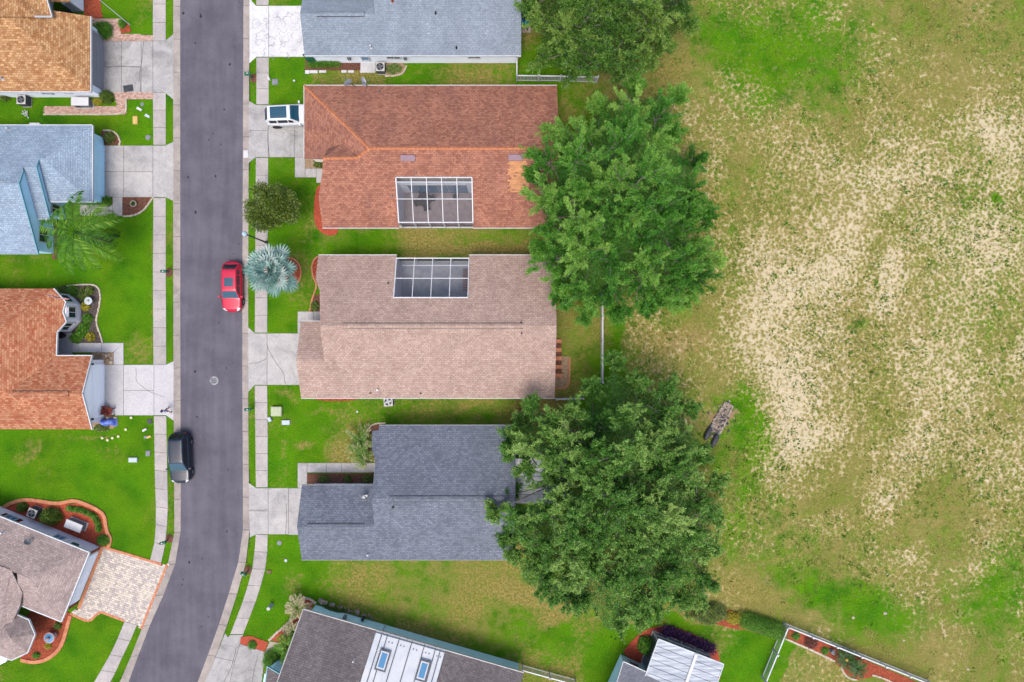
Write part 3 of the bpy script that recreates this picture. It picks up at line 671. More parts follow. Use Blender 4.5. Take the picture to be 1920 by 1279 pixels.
bed('long red mulch bed along the white picket fence', [(1476, 1176), (1745, 1290), (1715, 1300), (1668, 1280), (1640, 1268), (1606, 1275), (1585, 1262), (1563, 1240), (1520, 1218), (1472, 1198)], 'mulch', sm=0)
bed('brick lined gravel patio behind the mauve roofed house', rect(1040, 668, 1066, 727), 'gravel', sm=0)
for lab, x, y in (('mailbox mulch spot by the brown roofed house', 476, 147), ('mailbox mulch spot by the feather palm lawn', 317, 511), ('mailbox mulch spot by the corner house', 318, 1010), ('mailbox mulch spot by the road bend', 465, 1069)):
    bed('round ' + lab, [(x + 7 * math.cos(a), y + 9 * math.sin(a)) for a in np.arange(0, 6.2, .7)], 'mulch_brown', 0.03)

def edging(label, pts, stone, mat, step):
    """row of edging stones set one after another"""
    t = thing('garden_edging', label, 'edging', W(*pts[0]), group='stone edgings of the beds')
    pts = smooth_line(pts, 2); L = along(pts); me = None; d = 0.0; k = 0
    while d < L[-1]:
        a = at_len(pts, L, d); b = at_len(pts, L, min(d + 1, L[-1])); w = W(*a)
        if me is None:
            o = MB().box((0, 0, 0.04), (stone, stone * .72, 0.14)).build('edging_stone', M[mat], t, org=(0, 0, 0)); me = o.data
        else:
            o = bpy.data.objects.new('edging_stone', me); link(o, t)
        o.location = w - ORG[t.name]; o.rotation_euler.z = math.atan2(-(b[1] - a[1]), b[0] - a[0]) + random.uniform(-.2, .2)
        s = random.uniform(.85, 1.15); o.scale = (s, random.uniform(.85, 1.1), random.uniform(.7, 1.2)); d += step; k += 1
edging('white scalloped stone edging of the dark bed by the bay window', [(128, 536), (165, 533), (183, 536), (189, 550), (188, 570), (183, 590), (181, 602), (184, 616), (190, 630), (193, 643)], 0.2, 'edge_white', 4.0)
edging('white block edging beside the teal walled house and silver palm', [(590, 1129), (580, 1121), (562, 1123), (552, 1135), (549, 1150), (544, 1166), (520, 1185), (506, 1199)], 0.3, 'edge_white', 6.0)
edging('cream brick edging of the pot bed by the pale walk', [(287, 371), (280, 382), (268, 397), (250, 405), (231, 406)], 0.2, 'edge_white', 4.2)
edging('cream edging of the half round bed at the blue garage', [(196, 245), (208, 245), (220, 251), (226, 264), (225, 272)], 0.2, 'edge_white', 4.2)
edging('orange edging of the planted bed by the mauve house entry', [(605, 478), (590, 484), (584, 500), (587, 520), (594, 532), (592, 545), (586, 558), (581, 584)], 0.2, 'edge_orange', 4.2)
edging('pale edging of the brick path on the tan house lawn', [(84, 215), (160, 215), (236, 215), (237, 200), (237, 187)], 0.22, 'edge_white', 4.6)
edging('cream edging of the fence bed ending in a loop', [(1474, 1198), (1520, 1218), (1564, 1239)], 0.26, 'edge_white', 5.4)
edging('cream curled edging beside the two cycads', [(1577, 1252), (1583, 1264), (1592, 1272), (1606, 1274)], 0.22, 'edge_white', 4.6)
edging('cream edging running away from the two cycads', [(1637, 1266), (1655, 1271), (1690, 1287)], 0.22, 'edge_white', 4.6)
edging('rusty brick edging of the gravel patio', [(1040, 728), (1066, 728), (1068, 700), (1068, 668)], 0.22, 'edge_orange', 4.6)
edging('pale edging of the gravel bed by the white cooler', [(762, 125), (757, 138), (742, 143), (722, 143)], 0.2, 'edge_white', 4.2)
edging('pale edging of the corner bed by the pale tipped palms', [(684, 840), (685, 822), (690, 803), (702, 794), (722, 793)], 0.2, 'edge_white', 4.2)
edging('rusty edging ring of the silver fan palm bed', [(541 + 24 * math.cos(a), 511 + 28 * math.sin(a)) for a in np.arange(-1.7, 2.2, .3)], 0.18, 'edge_orange', 3.8)
def kerbing(label, pts, w=0.32):
    o = ribbon(smooth_line(pts, 2), w, -0.05, 0.13).build('garden_kerb', M['edge_orange']); tag(o, label, 'edging')
kerbing('smooth orange concrete edging curling around the shrub bed', [(6, 952), (22, 942), (48, 936), (75, 939), (102, 944), (122, 942), (135, 938), (152, 941), (180, 953), (197, 965), (199, 985), (202, 998), (209, 1010), (204, 1026)])
kerbing('smooth orange concrete edging around the turret bed', [(133, 1154), (127, 1175), (118, 1208), (104, 1226), (85, 1238), (62, 1242), (40, 1237)])
# ------------------------------------------------------------------ houses
EZ, SL = 2.6, 0.417            # eave height, roof slope (5 in 12)
M['sh_brown'] = shingle('brown_red_shingles', C(202, 142, 116), C(164, 108, 90), C(128, 84, 72), C(130, 94, 88), 0.55)
M['sh_mauve'] = shingle('mauve_shingles', C(212, 186, 170), C(190, 160, 147), C(134, 112, 106), C(170, 142, 140), 0.2)
M['sh_slate'] = shingle('slate_grey_shingles', C(142, 149, 162), C(116, 123, 138), C(84, 91, 106), C(108, 114, 124), 0.3)
M['sh_bluegrey'] = shingle('blue_grey_shingles', C(164, 176, 190), C(148, 160, 174), C(118, 130, 146), C(124, 138, 146), 0.5)
M['sh_pale'] = shingle('pale_blue_shingles', C(178, 198, 216), C(154, 174, 196), C(116, 136, 158), None)
M['sh_tan'] = shingle('tan_shingles', C(224, 180, 132), C(176, 122, 78), C(124, 82, 52), None)
M['sh_orange'] = shingle('orange_shingles', C(216, 158, 122), C(180, 104, 72), C(150, 84, 60), None)
M['sh_taupe'] = shingle('taupe_shingles', C(200, 182, 176), C(172, 152, 148), C(138, 122, 120), C(150, 138, 132), 0.3)
M['sh_grey'] = shingle('weathered_grey_shingles', C(146, 138, 138), C(124, 116, 118), C(86, 80, 84), C(92, 86, 90), 0.5)
M['sh_small'] = shingle('plain_grey_shingles', C(150, 152, 162), C(138, 140, 150), C(116, 118, 128), None)
M['w_pale'] = pm('pale_grey_stucco', (.62, .66, .72), (.57, .61, .67), 1.5, bump=0.2)
M['w_blue'] = pm('light_blue_stucco', (.36, .58, .70), (.33, .54, .66), 1.5, bump=0.2)
M['w_white'] = pm('white_stucco', (.80, .80, .83), (.75, .75, .78), 1.5, bump=0.2)
M['w_lilac'] = pm('lilac_grey_stucco', (.60, .57, .62), (.54, .51, .56), 1.5, bump=0.2)
M['w_teal'] = pm('aqua_stucco', (.40, .60, .64), (.35, .54, .58), 1.2, bump=0.2)
M['w_cream'] = pm('cream_stucco', (.64, .59, .54), (.58, .54, .49), 1.5, bump=0.2)
M['gdoor_grey'] = pm('grey_garage_door', (.19, .19, .215), (.17, .17, .195), 1.0, rough=0.5)
M['gdoor_white'] = pm('white_garage_door', (.74, .75, .79), (.70, .71, .75), 1.0, rough=0.5)
M['burgundy'] = pm('burgundy_shutter', C(120, 40, 50), C(104, 32, 42), 3)
M['fascia'] = pm('white_gutter', C(238, 242, 246), C(222, 228, 234), 1.5, rough=0.5)
M['fascia_blue'] = pm('aqua_fascia', C(130, 196, 214), C(116, 182, 200), 1.5, rough=0.5)
M['trim_red'] = pm('brown_trim', C(168, 96, 66), C(140, 76, 54), 3)
M['mauve_vent'] = pm('mauve_vent_metal', C(150, 120, 136), C(138, 110, 126), 3, rough=0.5)
M['slat_wood'] = pm('pink_slat_wood', C(206, 168, 160), C(182, 142, 136), 3)
M['lanai'] = pm('lanai_concrete', C(226, 232, 240), C(190, 196, 210), 0.9, bump=0.2)
M['lanai_paver'] = pm('lanai_pavers', C(200, 182, 184), C(180, 162, 166), 2.0, bump=0.3, fine=0.1)
M['wicker'] = pm('dark_wicker', C(70, 60, 66), C(44, 38, 44), 14, bump=0.8)
M['door'] = pm('dark_teal_door', C(36, 84, 96), C(28, 70, 82), 3, rough=0.4)
M['alum'] = None

def V3(x, y, z): return Vector((x, y, z))
def house(label, px, py): return thing('house', label, 'house', W(px, py))
def roof(h, planes, mat, th=0.14, name='roof'):
    mb = MB()
    for p in planes: mb.slab(p, th)
    return mb.build(name, mat, h)
def walls(h, poly, mat, z1=2.5, gables=(), name='wall'):
    mb = MB().prism(poly, -0.05, z1)
    for g in gables: mb.add(g, [tuple(range(len(g)))])
    return mb.build(name, mat, h)
def fascia(h, pairs, mat='fascia', w=0.07, hgt=0.2, name='fascia', dz=-0.07):
    for a, b in pairs:
        d = (Vector(b) - Vector(a)); 
        MB().bar(Vector(a) + Vector((0, 0, dz)), Vector(b) + Vector((0, 0, dz)), w, hgt).build(name, M[mat], h)
def wall_item(h, name, p, ang, w, hgt, zc, mat, dep=0.06, par=None):
    nx_, ny_ = math.cos(ang), math.sin(ang)
    return MB().box((p[0] + nx_ * dep / 2, p[1] + ny_ * dep / 2, zc), (dep, w, hgt), ang).build(name, M[mat], par or h)
def window(h, p, ang, w, hgt, zc, panes=2, frame='white', glass='glass', name='window'):
    nx_, ny_ = math.cos(ang), math.sin(ang); tx, ty = -ny_, nx_
    mb = MB(); f = 0.09; q = lambda u, z, d: (p[0] + nx_ * d + tx * u, p[1] + ny_ * d + ty * u, z)
    for s in (-1, 1):
        mb.box(q(s * w / 2, zc, .04), (.1, f, hgt + f), ang); mb.box(q(0, zc + s * hgt / 2, .045), (.11, w + f, f), ang)
    for k in range(1, panes): mb.box(q(-w / 2 + w * k / panes, zc, .035), (.09, f * .7, hgt), ang)
    fr = mb.build(name, M[frame], h)
    for k in range(panes):
        MB().box(q(-w / 2 + w * (k + .5) / panes, zc, .018), (.04, w / panes - f * .6, hgt - f * .5), ang).build('pane', M[glass], fr)
    return fr
def garage_door(h, p, ang, w, hgt, mat):
    nx_, ny_ = math.cos(ang), math.sin(ang)
    d = MB().box((p[0] + nx_ * .015, p[1] + ny_ * .015, hgt / 2), (.05, w, hgt), ang).build('garage_door', M[mat], h)
    for k in range(4):
        MB().box((p[0] + nx_ * .05, p[1] + ny_ * .05, hgt * (k + .5) / 4), (.03, w - .06, hgt / 4 - .04), ang).build('door_panel', M[mat], d)
    return d
def nrm(pl):
    a, b, c = Vector(pl[0]), Vector(pl[1]), Vector(pl[2]); n_ = (b - a).cross(c - a).normalized()
    return n_ if n_.z > 0 else -n_
def pipe(rf, px, py, pl, hgt=0.35, r=0.05, mat='grey'):
    p = onplane(px, py, Vector(pl[0]), nrm(pl))
    MB().cyl((p.x, p.y), r * 1.9, p.z - .05, p.z + .06, 10, r * 1.2).cyl((p.x, p.y), r, p.z, p.z + hgt, 10).build('vent_pipe', M[mat], rf)
def ridge_vent(rf, a, b, mat, w=0.42):
    a, b = Vector(a), Vector(b); d = (b - a).normalized(); s = Vector((-d.y, d.x, 0)) * w / 2; dn = Vector((0, 0, -w / 2 * SL)); up = Vector((0, 0, .09))
    mb = MB()
    for sg in (1, -1):
        mb.slab([a + up, b + up, b + s * sg + dn + up, a + s * sg + dn + up], .06)
    v = mb.build('ridge_vent', mat, rf)
    MB().bar(a + s * 1.06 + dn + Vector((0, 0, .05)), b + s * 1.06 + dn + Vector((0, 0, .05)), .05, .05).bar(a - s * 1.06 + dn + Vector((0, 0, .05)), b - s * 1.06 + dn + Vector((0, 0, .05)), .05, .05).build('vent_baffle', M['dgrey'], rf)

# ---- mauve roofed house (middle of the row)
def zN(yn): return lambda y: EZ + SL * (yn - y)
def zS(ys): return lambda y: EZ + SL * (y - ys)
def pts(f, *xy): return [V3(x, y, f(y)) for x, y in xy]
h3 = house('single storey house with a long mauve shingle roof and grey screened lanai', 800, 612)
yn, ys = 7.75, -5.16; ym = (yn + ys) / 2; fN, fS = zN(yn), zS(ys); xe = 3.84; xw = -16.5
a3, b3, yb3 = -10.36, -3.86, 3.80
P_N = pts(fN, (-17.41, yn), (a3, yn), (a3, yb3), (b3, yb3), (b3, yn), (xe, yn), (xe, ym), (xw, ym), (-16.9, 4.4), (-17.41, 5.55))
gy_ = -1.68
P_S = pts(fS, (-18.96, ys), (xe, ys), (xe, ym), (xw, ym), (xw, gy_), (-18.96, gy_))
P_G = [V3(-18.96, 1.80, EZ), V3(xw + .05, 1.80, EZ), V3(xw + .05, gy_, fS(gy_)), V3(-18.96, gy_, fS(gy_))]
r3 = roof(h3, [P_N, P_S, P_G], M['sh_mauve'])
walls(h3, [(-16.95, yn - .45), (a3 - .12, yn - .45), (a3 - .12, yb3 - .1), (b3 + .12, yb3 - .1), (b3 + .12, yn - .45), (xe - .4, yn - .45), (xe - .4, ys + .4), (-18.5, ys + .4), (-18.5, 1.4), (-16.0, 1.4), (-16.0, 2.6), (-16.95, 2.6)], M['w_cream'],
      gables=[[V3(xe - .3, yn - .4, 2.4), V3(xe - .3, ys + .4, 2.4), V3(xe - .3, ym, fS(ym) - .2)], [V3(xw + .3, 1.8, 2.4), V3(xw + .3, 6.9, 2.4), V3(xw + .3, ym, fS(ym) - .2), V3(xw + .3, gy_ + .1, fS(gy_) - .2)],
              [V3(-18.5, 1.4, 2.4), V3(-18.5, ys + .4, 2.4), V3(-18.5, gy_, fS(gy_) - .2)]])
ridge_vent(r3, V3(-14.6, ym, fS(ym)), V3(.95, ym, fS(ym)), M['sh_mauve'])
fascia(h3, [(V3(-17.41, yn, EZ), V3(a3, yn, EZ)), (V3(b3, yn, EZ), V3(xe, yn, EZ)), (V3(-18.96, ys, EZ), V3(xe, ys, EZ)), (V3(-18.96, 1.8, EZ), V3(-16.5, 1.8, EZ))], 'offwhite')
garage_door(h3, (-18.5, -1.7), math.pi, 4.9, 2.2, 'gdoor_white')
for p in ((728, 531), (977, 605), (978, 625)): pipe(r3, *p, P_N if p[1] < 612 else P_S, mat='black')
for p in ((695, 737), (789, 738)): pipe(r3, *p, P_S, mat='black')
pipe(r3, 708, 731, P_S, .25, .08, 'white')

def lanai(h, a, b, y_out, y_in, zf, nbay, floor, cross):
    """screened cage lying in the roof slope between x=a and x=b, frame bars and screen panels one by one"""
    MB().box(((a + b) / 2, (y_out + y_in) / 2, 0.02), (b - a, abs(y_in - y_out), .1)).build('lanai_floor', M[floor], h)
    cg = []
    q = lambda x, y, dz=0.03: V3(x, y, zf(y) + dz)
    for x in [a + (b - a) * k / nbay for k in range(nbay + 1)]:
        MB().bar(q(x, y_out), q(x, y_in), .06 if x not in (a, b) else .09, .08).build('frame_bar', M['white'], h)
    for y, w in ((y_out, .09), (cross, .06), (y_in, .09)):
        MB().bar(q(a, y, .05), q(b, y, .05), w, .12).build('frame_bar', M['white'], h)
    for k in range(nbay):
        x0, x1 = a + (b - a) * k / nbay + .05, a + (b - a) * (k + 1) / nbay - .05
        for y0, y1 in ((y_out, cross), (cross, y_in)):
            MB().add([q(x0, y0, .04), q(x1, y0, .04), q(x1, y1, .04), q(x0, y1, .04)], [(0, 1, 2, 3)]).build('screen_panel', M['screen'], h)
        # outer upright screen wall
        MB().add([V3(x0, y_out, .35), V3(x1, y_out, .35), V3(x1, y_out, zf(y_out)), V3(x0, y_out, zf(y_out))], [(0, 1, 2, 3)]).build('screen_panel', M['screen'], h)
        MB().bar(V3(x0 - .05, y_out, .1), V3(x0 - .05, y_out, zf(y_out)), .1, .1).build('frame_post', M['white'], h)
    MB().bar(V3(b, y_out, .1), V3(b, y_out, zf(y_out)), .1, .1).build('frame_post', M['white'], h)
    MB().box(((a + b) / 2, y_out, .2), (b - a, .12, .4)).build('kick_plate', M['white'], h)
lanai(h3, a3, b3, 7.42, yb3, fN, 4, 'lanai', 5.55)
def side_wall(h, x, y0, y1, zf, mat):
    d_ = .03
    vs_ = [V3(x + sx * d_, y, z) for sx in (-1, 1) for y, z in ((y0, 0), (y1, 0), (y1, zf(y1) - .12), (y0, zf(y0) - .12))]
    MB().add(vs_, [(0, 1, 2, 3), (7, 6, 5, 4), (0, 4, 5, 1), (1, 5, 6, 2), (2, 6, 7, 3), (3, 7, 4, 0)]).build('lanai_wall', M[mat], h)
side_wall(h3, a3 + .02, yb3, yn - .4, fN, 'w_lilac'); side_wall(h3, b3 - .02, yb3, yn - .4, fN, 'w_lilac')
MB().box(((a3 + b3) / 2, yb3 - .04, 2.05), (b3 - a3, .08, 4.1)).build('lanai_wall', M['w_pale'], h3)
ribbon([(752, 498), (880, 498)], .1, .0, .085).build('floor_line', M['w_pale'], h3)
bn = thing('slatted_bench', 'pinkish slatted bench inside the grey screened lanai', 'bench', W(873, 528))
for k in range(9): MB().box((W(873, 0).x, W(0, 508 + 4.6 * k).y, .42), (.5, .13, .04)).build('slat', M['slat_wood'], bn)
for y in (508, 546):
    for x in (869, 877): MB().box((W(x, 0).x, W(0, y).y, .23), (.06, .06, .34)).build('leg', M['slat_wood'], bn)
# rear brick steps
st = thing('brick_steps', 'stack of rusty brick steps against the mauve house rear wall', 'steps', W(1045, 675))
for k in range(9):
    MB().box((W(1045, 0).x, W(0, 640 + 8 * k).y, .12), (.75, .36, .34)).build('step', M['mulch_brown'] if k % 2 else M['edge_orange'], st)

# ---- brown roofed house
h2 = house('single storey house with a brown red shingle roof and blue glazed lanai', 800, 280)
yn, ys = 23.0, 10.15; ym = (yn + ys) / 2; fN, fS = zN(yn), zS(ys); xe = 4.05; xwg = -18.71; zr = fS(ym)
a2, b2, yb2 = -10.15, -3.5, 14.28
xr = xwg + (yn - ym)
fW = lambda x: EZ + SL * (x - xwg)
Q_N = pts(fN, (xwg, yn), (xe, yn), (xe, ym), (xr, ym))
Q_S = pts(fS, (-17.05, ys), (a2, ys), (a2, yb2), (b2, yb2), (b2, ys), (xe, ys), (xe, ym), (xr, ym), (-13.35, 15.85), (-16.35, 15.8), (-16.55, 14.65), (-17.1, 12.7))
Q_W = [V3(xwg, yn, EZ), V3(xr, ym, zr), V3(-13.35, 15.62, fW(-13.35)), V3(xwg, 16.45, EZ)]
Q_D = [V3(-16.35, 15.8, fS(15.8)), V3(-13.35, 15.85, fS(15.85) ), V3(-14.9, 17.25, fW(-14.9) + .02), V3(-16.3, 17.0, fW(-16.3) + .02)]
r2 = roof(h2, [Q_N, Q_S, Q_W], M['sh_brown'])
MB().slab(Q_D, .05).build('dormer_slope', M['sh_brown'], r2)
M['ridgecap'] = pm('orange_ridge_caps', C(226, 150, 104), C(198, 118, 84), 4, bump=0.3)
def ridge_caps(rf, a, b, mat, n_):
    a, b = Vector(a), Vector(b); d = (b - a); s = Vector((-d.y, d.x, 0)).normalized() * .13
    for k in range(n_):
        p, q = a + d * (k / n_), a + d * ((k + .94) / n_); u = Vector((0, 0, .05)); lo = Vector((0, 0, -.02))
        mb = MB(); mb.slab([p + u, q + u * 1.3, q + s + lo, p + s + lo], .03); mb.slab([p + u, q + u * 1.3, q - s + lo, p - s + lo], .03)
        mb.build('ridge_cap', M[mat], rf)
ridge_caps(r2, Q_W[0], Q_W[1], 'ridgecap', 30); ridge_caps(r2, V3(xr, ym, zr), V3(xe, ym, zr), 'ridgecap', 50)
ridge_caps(r2, V3(xr, ym, zr), V3(-13.35, 15.85, fS(15.85)), 'ridgecap', 4); ridge_caps(r2, V3(-13.35, 15.85, fS(15.85)), V3(-16.35, 15.8, fS(15.8)), 'ridgecap', 10)
walls(h2, [(xwg + .45, yn - .4), (xe - .4, yn - .4), (xe - .4, ys + .45), (b2 + .1, ys + .45), (b2 + .1, yb2 - .35), (a2 - .1, yb2 - .35), (a2 - .1, ys + .45), (-16.6, ys + .45), (-16.6, 15.2), (-15.6, 15.2), (-15.6, 16.7), (xwg + .45, 16.7)], M['w_cream'],
      gables=[[V3(xe - .3, yn - .4, 2.4), V3(xe - .3, ys + .4, 2.4), V3(xe - .3, ym, zr - .2)], [V3(-16.9, ys + .4, 2.4), V3(-16.9, 15.4, 2.4), V3(-16.3, 15.7, fS(15.7) - .2), V3(-16.9, 12.6, fS(12.6) - .2)]])
fascia(h2, [(V3(xwg, 16.45, EZ), V3(xwg, yn, EZ)), (V3(xwg, yn, EZ), V3(xe, yn, EZ)), (V3(-17.05, ys, EZ), V3(a2, ys, EZ)), (V3(b2, ys, EZ), V3(xe, ys, EZ))], 'offwhite')
garage_door(h2, (xwg + .45, 20.0), math.pi, 4.9, 2.2, 'gdoor_white')
lanai(h2, a2, b2, 10.62, yb2, fS, 5, 'lanai_paver', 12.55)
ws = MB().box(((a2 + b2) / 2, 13.95, 2.05), (b2 - a2, .1, 4.1)).build('lanai_wall', M['w_pale'], h2)
side_wall(h2, a2 + .02, 10.65, 14.2, fS, 'w_lilac'); side_wall(h2, b2 - .02, 10.65, 14.2, fS, 'w_lilac')
for k in range(6):
    w_ = (b2 - a2 - 1.3) / 6
    MB().box((a2 + .75 + w_ * (k + .5), 13.88, 1.65), (w_ - .05, .05, 3.2)).build('sliding_door', M['glass_sky_tint'], h2)
MB().box(((a2 + b2) / 2, 13.86, 3.45), (b2 - a2 - 1.2, .1, .25)).build('door_header', M['white'], h2)
for px_, py_ in ((765, 296), (967, 295)):
    p = onplane(px_, py_, Q_S[0], nrm(Q_S)); n_ = nrm(Q_S)
    t = Matrix((Vector((1, 0, 0)), n_.cross(Vector((1, 0, 0))), n_)).transposed()
    MB().box(p + n_ * .09, (1.25, .5, .18), tilt=t).build('roof_vent', M['mauve_vent'], r2)
M['fresh_sh'] = pm('fresh_orange_shingles', C(232, 172, 122), C(208, 142, 98), 2.5, rnd=.16, fine=.2); me_sh = None
tS = Matrix((Vector((1, 0, 0)), nrm(Q_S).cross(Vector((1, 0, 0))), nrm(Q_S))).transposed()
for j in range(20):                          # replaced shingles, one by one
    yp = 304 + 2.9 * j; x0 = 951 + (3 if 8 < j else 0) + random.uniform(-3, 3); x1 = 986 + random.uniform(-2, 2) if j < 18 else 972
    xk = x0 - random.uniform(0, 5)
    while xk < x1:
        if xk > x0 - 2 and random.random() > .06:
            p = onplane(xk + 3, yp, Q_S[0], nrm(Q_S)) + nrm(Q_S) * .012
            if me_sh is None: o = MB().box((0, 0, 0), (.29, .15, .02), tilt=tS).build('shingle', M['fresh_sh'], r2, org=(0, 0, 0)); me_sh = o.data
            else: o = bpy.data.objects.new('shingle', me_sh); link(o, r2)
            o.location = p - ORG[h2.name]
        xk += 6.2
for p in ((711, 172), (735, 367), (780, 325)): pipe(r2, *p, Q_N if p[1] < 270 else Q_S, .3, .05, 'grey')
for p, q in (((818, 833)), ((857, 880))):
    a_, b_ = W(p, 157, 1.6), W(q, 157, 1.6)
    MB().box(((a_.x + b_.x) / 2, 22.9, 1.6), (abs(b_.x - a_.x), .5, .2)).build('window_awning', M['offwhite'], h2)
# lanai furniture
tb = thing('patio_table', 'dark wicker patio table with chairs pushed in under the lanai screen', 'table', W(797, 378))
MB().cyl(W(797, 378)[:2], .62, .68, .74, 20).build('table_top', M['wicker'], tb); MB().cyl(W(797, 378)[:2], .09, .06, .68).build('leg', M['black'], tb)
for k in range(4):
    a = k * math.pi / 2 + .3; c = W(797, 378); x, y = c.x + .64 * math.cos(a), c.y + .64 * math.sin(a)
    ch = thing('patio_chair', ('dark wicker armchair on the side of the lanai table away from the street', 'dark wicker armchair between the lanai table and blue glass doors', 'dark wicker armchair on the street side of the lanai table', 'dark wicker armchair between the lanai table and outer screen wall')[k], 'chair', (x, y, .07), a, 'lanai armchairs')
    MB().box((x, y, .42), (.56, .56, .1), a).build('seat', M['wicker'], ch, org=(0, 0, 0)); ch.children[0].location = -Vector((x, y, .07)); 
    s = ch.children[0]; s.data.transform(Matrix.Rotation(-a, 4, 'Z') @ Matrix.Translation(-Vector((x, y, .07)))); s.location = (0, 0, 0)
    o = MB().box((.28, 0, .62), (.08, .56, .5)).build('backrest', M['wicker'], ch, org=(0, 0, 0))
    for lx in (-.24, .24):
        for ly in (-.24, .24): MB().box((lx, ly, .17), (.05, .05, .36)).build('leg', M['wicker'], ch, org=(0, 0, 0))
def pot_plant(label, px, py, r, hgt, potmat, leafkey, z=0.0):
    t = thing('potted_plant', label, 'potted plant', W(px, py) + Vector((0, 0, z)))
    c = W(px, py); MB().cyl((c.x, c.y), r * .7, z, z + hgt, 16, r).build('pot', M[potmat], t)
    return t, c

t, c = pot_plant('dark round pot standing alone in the blue glazed lanai', 855, 371, .26, .5, 'black', None, .07)
MB().cyl((c.x, c.y), .2, .5, .54, 14).build('soil', M['mulch_dark'], t)
# ---- slate grey roofed house
h4 = house('single storey house with slate grey shingle roof half under the big tree', 780, 937)
yn, ys = -7.56, -19.69; ym = (yn + ys) / 2; fN, fS = zN(yn), zS(ys); xe = 0.3; xw = -12.1; gy_ = -16.31; gn = -12.93
S_N = pts(fN, (-11.94, yn), (xe, yn), (xe, ym), (xw, ym), (-12.05, -10.5), (-12.46, -9.5), (-12.52, -8.05), (-11.94, -8.0))
S_S = pts(fS, (-18.9, ys), (xe, ys), (xe, ym), (xw, ym), (xw, gy_), (-18.9, gy_))
S_G = [V3(-18.9, gn, EZ), V3(xw + .05, gn, EZ), V3(xw + .05, gy_, fS(gy_)), V3(-18.9, gy_, fS(gy_))]
r4 = roof(h4, [S_N, S_S, S_G], M['sh_slate'])
walls(h4, [(-12.0, yn - .4), (xe - .4, yn - .4), (xe - .4, ys + .4), (-18.45, ys + .4), (-18.45, gn - .4), (-11.6, gn - .4), (-11.6, -11.6), (-12.0, -11.6)], M['w_pale'],
      gables=[[V3(xw + .3, gn, 2.4), V3(xw + .3, yn - .6, 2.4), V3(xw + .3, ym, fS(ym) - .2), V3(xw + .3, gy_ + .1, fS(gy_) - .2)], [V3(xe - .3, yn - .4, 2.4), V3(xe - .3, ys + .4, 2.4), V3(xe - .3, ym, fS(ym) - .2)],
              [V3(-18.45, gn - .4, 2.4), V3(-18.45, ys + .4, 2.4), V3(-18.45, gy_, fS(gy_) - .2)]])
ridge_vent(r4, V3(-10.6, ym, fS(ym)), V3(-.4, ym, fS(ym)), M['sh_slate']); ridge_vent(r4, V3(-18.0, gy_, fS(gy_)), V3(-13.0, gy_, fS(gy_)), M['sh_slate'])
fascia(h4, [(V3(-11.94, yn, EZ), V3(xe, yn, EZ)), (V3(-18.9, ys, EZ), V3(xe, ys, EZ)), (V3(-18.9, gn, EZ), V3(-12.2, gn, EZ))], 'grey')
garage_door(h4, (-18.45, -16.3), math.pi, 4.9, 2.2, 'gdoor_white')
for p in ((737, 951), (690, 1040)): pipe(r4, *p, S_S, .3, .07, 'white' if p[1] > 1000 else 'black')
M['alu_roof'] = pm('white_aluminium_roof', C(232, 236, 244), C(214, 220, 232), 1.5, rough=0.35)
for k in range(5):
    y0, y1 = 860 + 17 * k, 876 + 17 * k
    MB().slab([W(963, y0, 2.75), W(1062, y0, 2.55), W(1062, y1, 2.55), W(963, y1, 2.75)], .08).build('patio_roof_panel', M['alu_roof'], h4)
for px_, py_ in ((1056, 866), (1056, 938)): MB().box(W(px_, py_, 2.5) - Vector((0, 0, 1.25)), (.1, .1, 2.5)).build('patio_post', M['white'], h4)

# ---- blue grey house at the top of the row
h1 = house('house with long blue grey shingle roof and white side wall with small windows', 780, 60)
ys = 25.64; yn = 38.5; ym = (yn + ys) / 2; fN, fS = zN(yn), zS(ys); xe = (977 - 960) / S * .9594; xw = -12.1; gy_ = 28.8; gn = 31.96
B_S = pts(fS, (-18.66, ys), (xe, ys), (xe, ym), (xw, ym), (xw, gy_), (-18.66, gy_)); B_N = pts(fN, (xw, yn), (xe, yn), (xe, ym), (xw, ym))
B_G = [V3(-18.66, gn, EZ), V3(xw + .05, gn, EZ), V3(xw + .05, gy_, fS(gy_)), V3(-18.66, gy_, fS(gy_))]
r1 = roof(h1, [B_S, B_N, B_G], M['sh_bluegrey'])
walls(h1, [(-18.25, ys + .42), (xe - .4, ys + .42), (xe - .4, yn - .4), (xw + .5, yn - .4), (xw + .5, gn - .4), (-18.25, gn - .4)], M['w_pale'],
      gables=[[V3(xw + .3, gn, 2.4), V3(xw + .3, yn, 2.4), V3(xw + .3, ym, fS(ym) - .2), V3(xw + .3, gy_ + .1, fS(gy_) - .2)], [V3(xe - .3, yn - .4, 2.4), V3(xe - .3, ys + .4, 2.4), V3(xe - .3, ym, fS(ym) - .2)],
              [V3(-18.25, gn - .4, 2.4), V3(-18.25, ys + .4, 2.4), V3(-18.25, gy_, fS(gy_) - .2)]])
ridge_vent(r1, V3(-17.2, gy_, fS(gy_)), V3(-13.0, gy_, fS(gy_)), M['sh_bluegrey'])
fascia(h1, [(V3(-18.66, ys, EZ), V3(xe, ys, EZ))], 'fascia')
for p in ((817, 25), (856, 90)): pipe(r1, *p, B_S, .3, .06, 'black')
pipe(r1, 696, 90, B_S, .55, .06, 'white'); pipe(r1, 736, 2, B_S, .3, .08, 'mulch')
wy = ys + .42
for (x0, x1, zc, hh, gl) in ((725, 750, 1.55, 1.0, 'glass'), (878, 900, 1.5, .7, 'glass'), (678, 692, 1.2, 1.1, 'glass_sky_tint'), (780, 798, 2.2, .3, 'glass'), (825, 838, 2.2, .3, 'glass')):
    x0, x1 = W(x0, 0, zc).x, W(x1, 0, zc).x
    window(h1, ((x0 + x1) / 2, wy), -math.pi / 2, x1 - x0, hh, zc, 2 if x1 - x0 > .9 else 1, glass=gl)
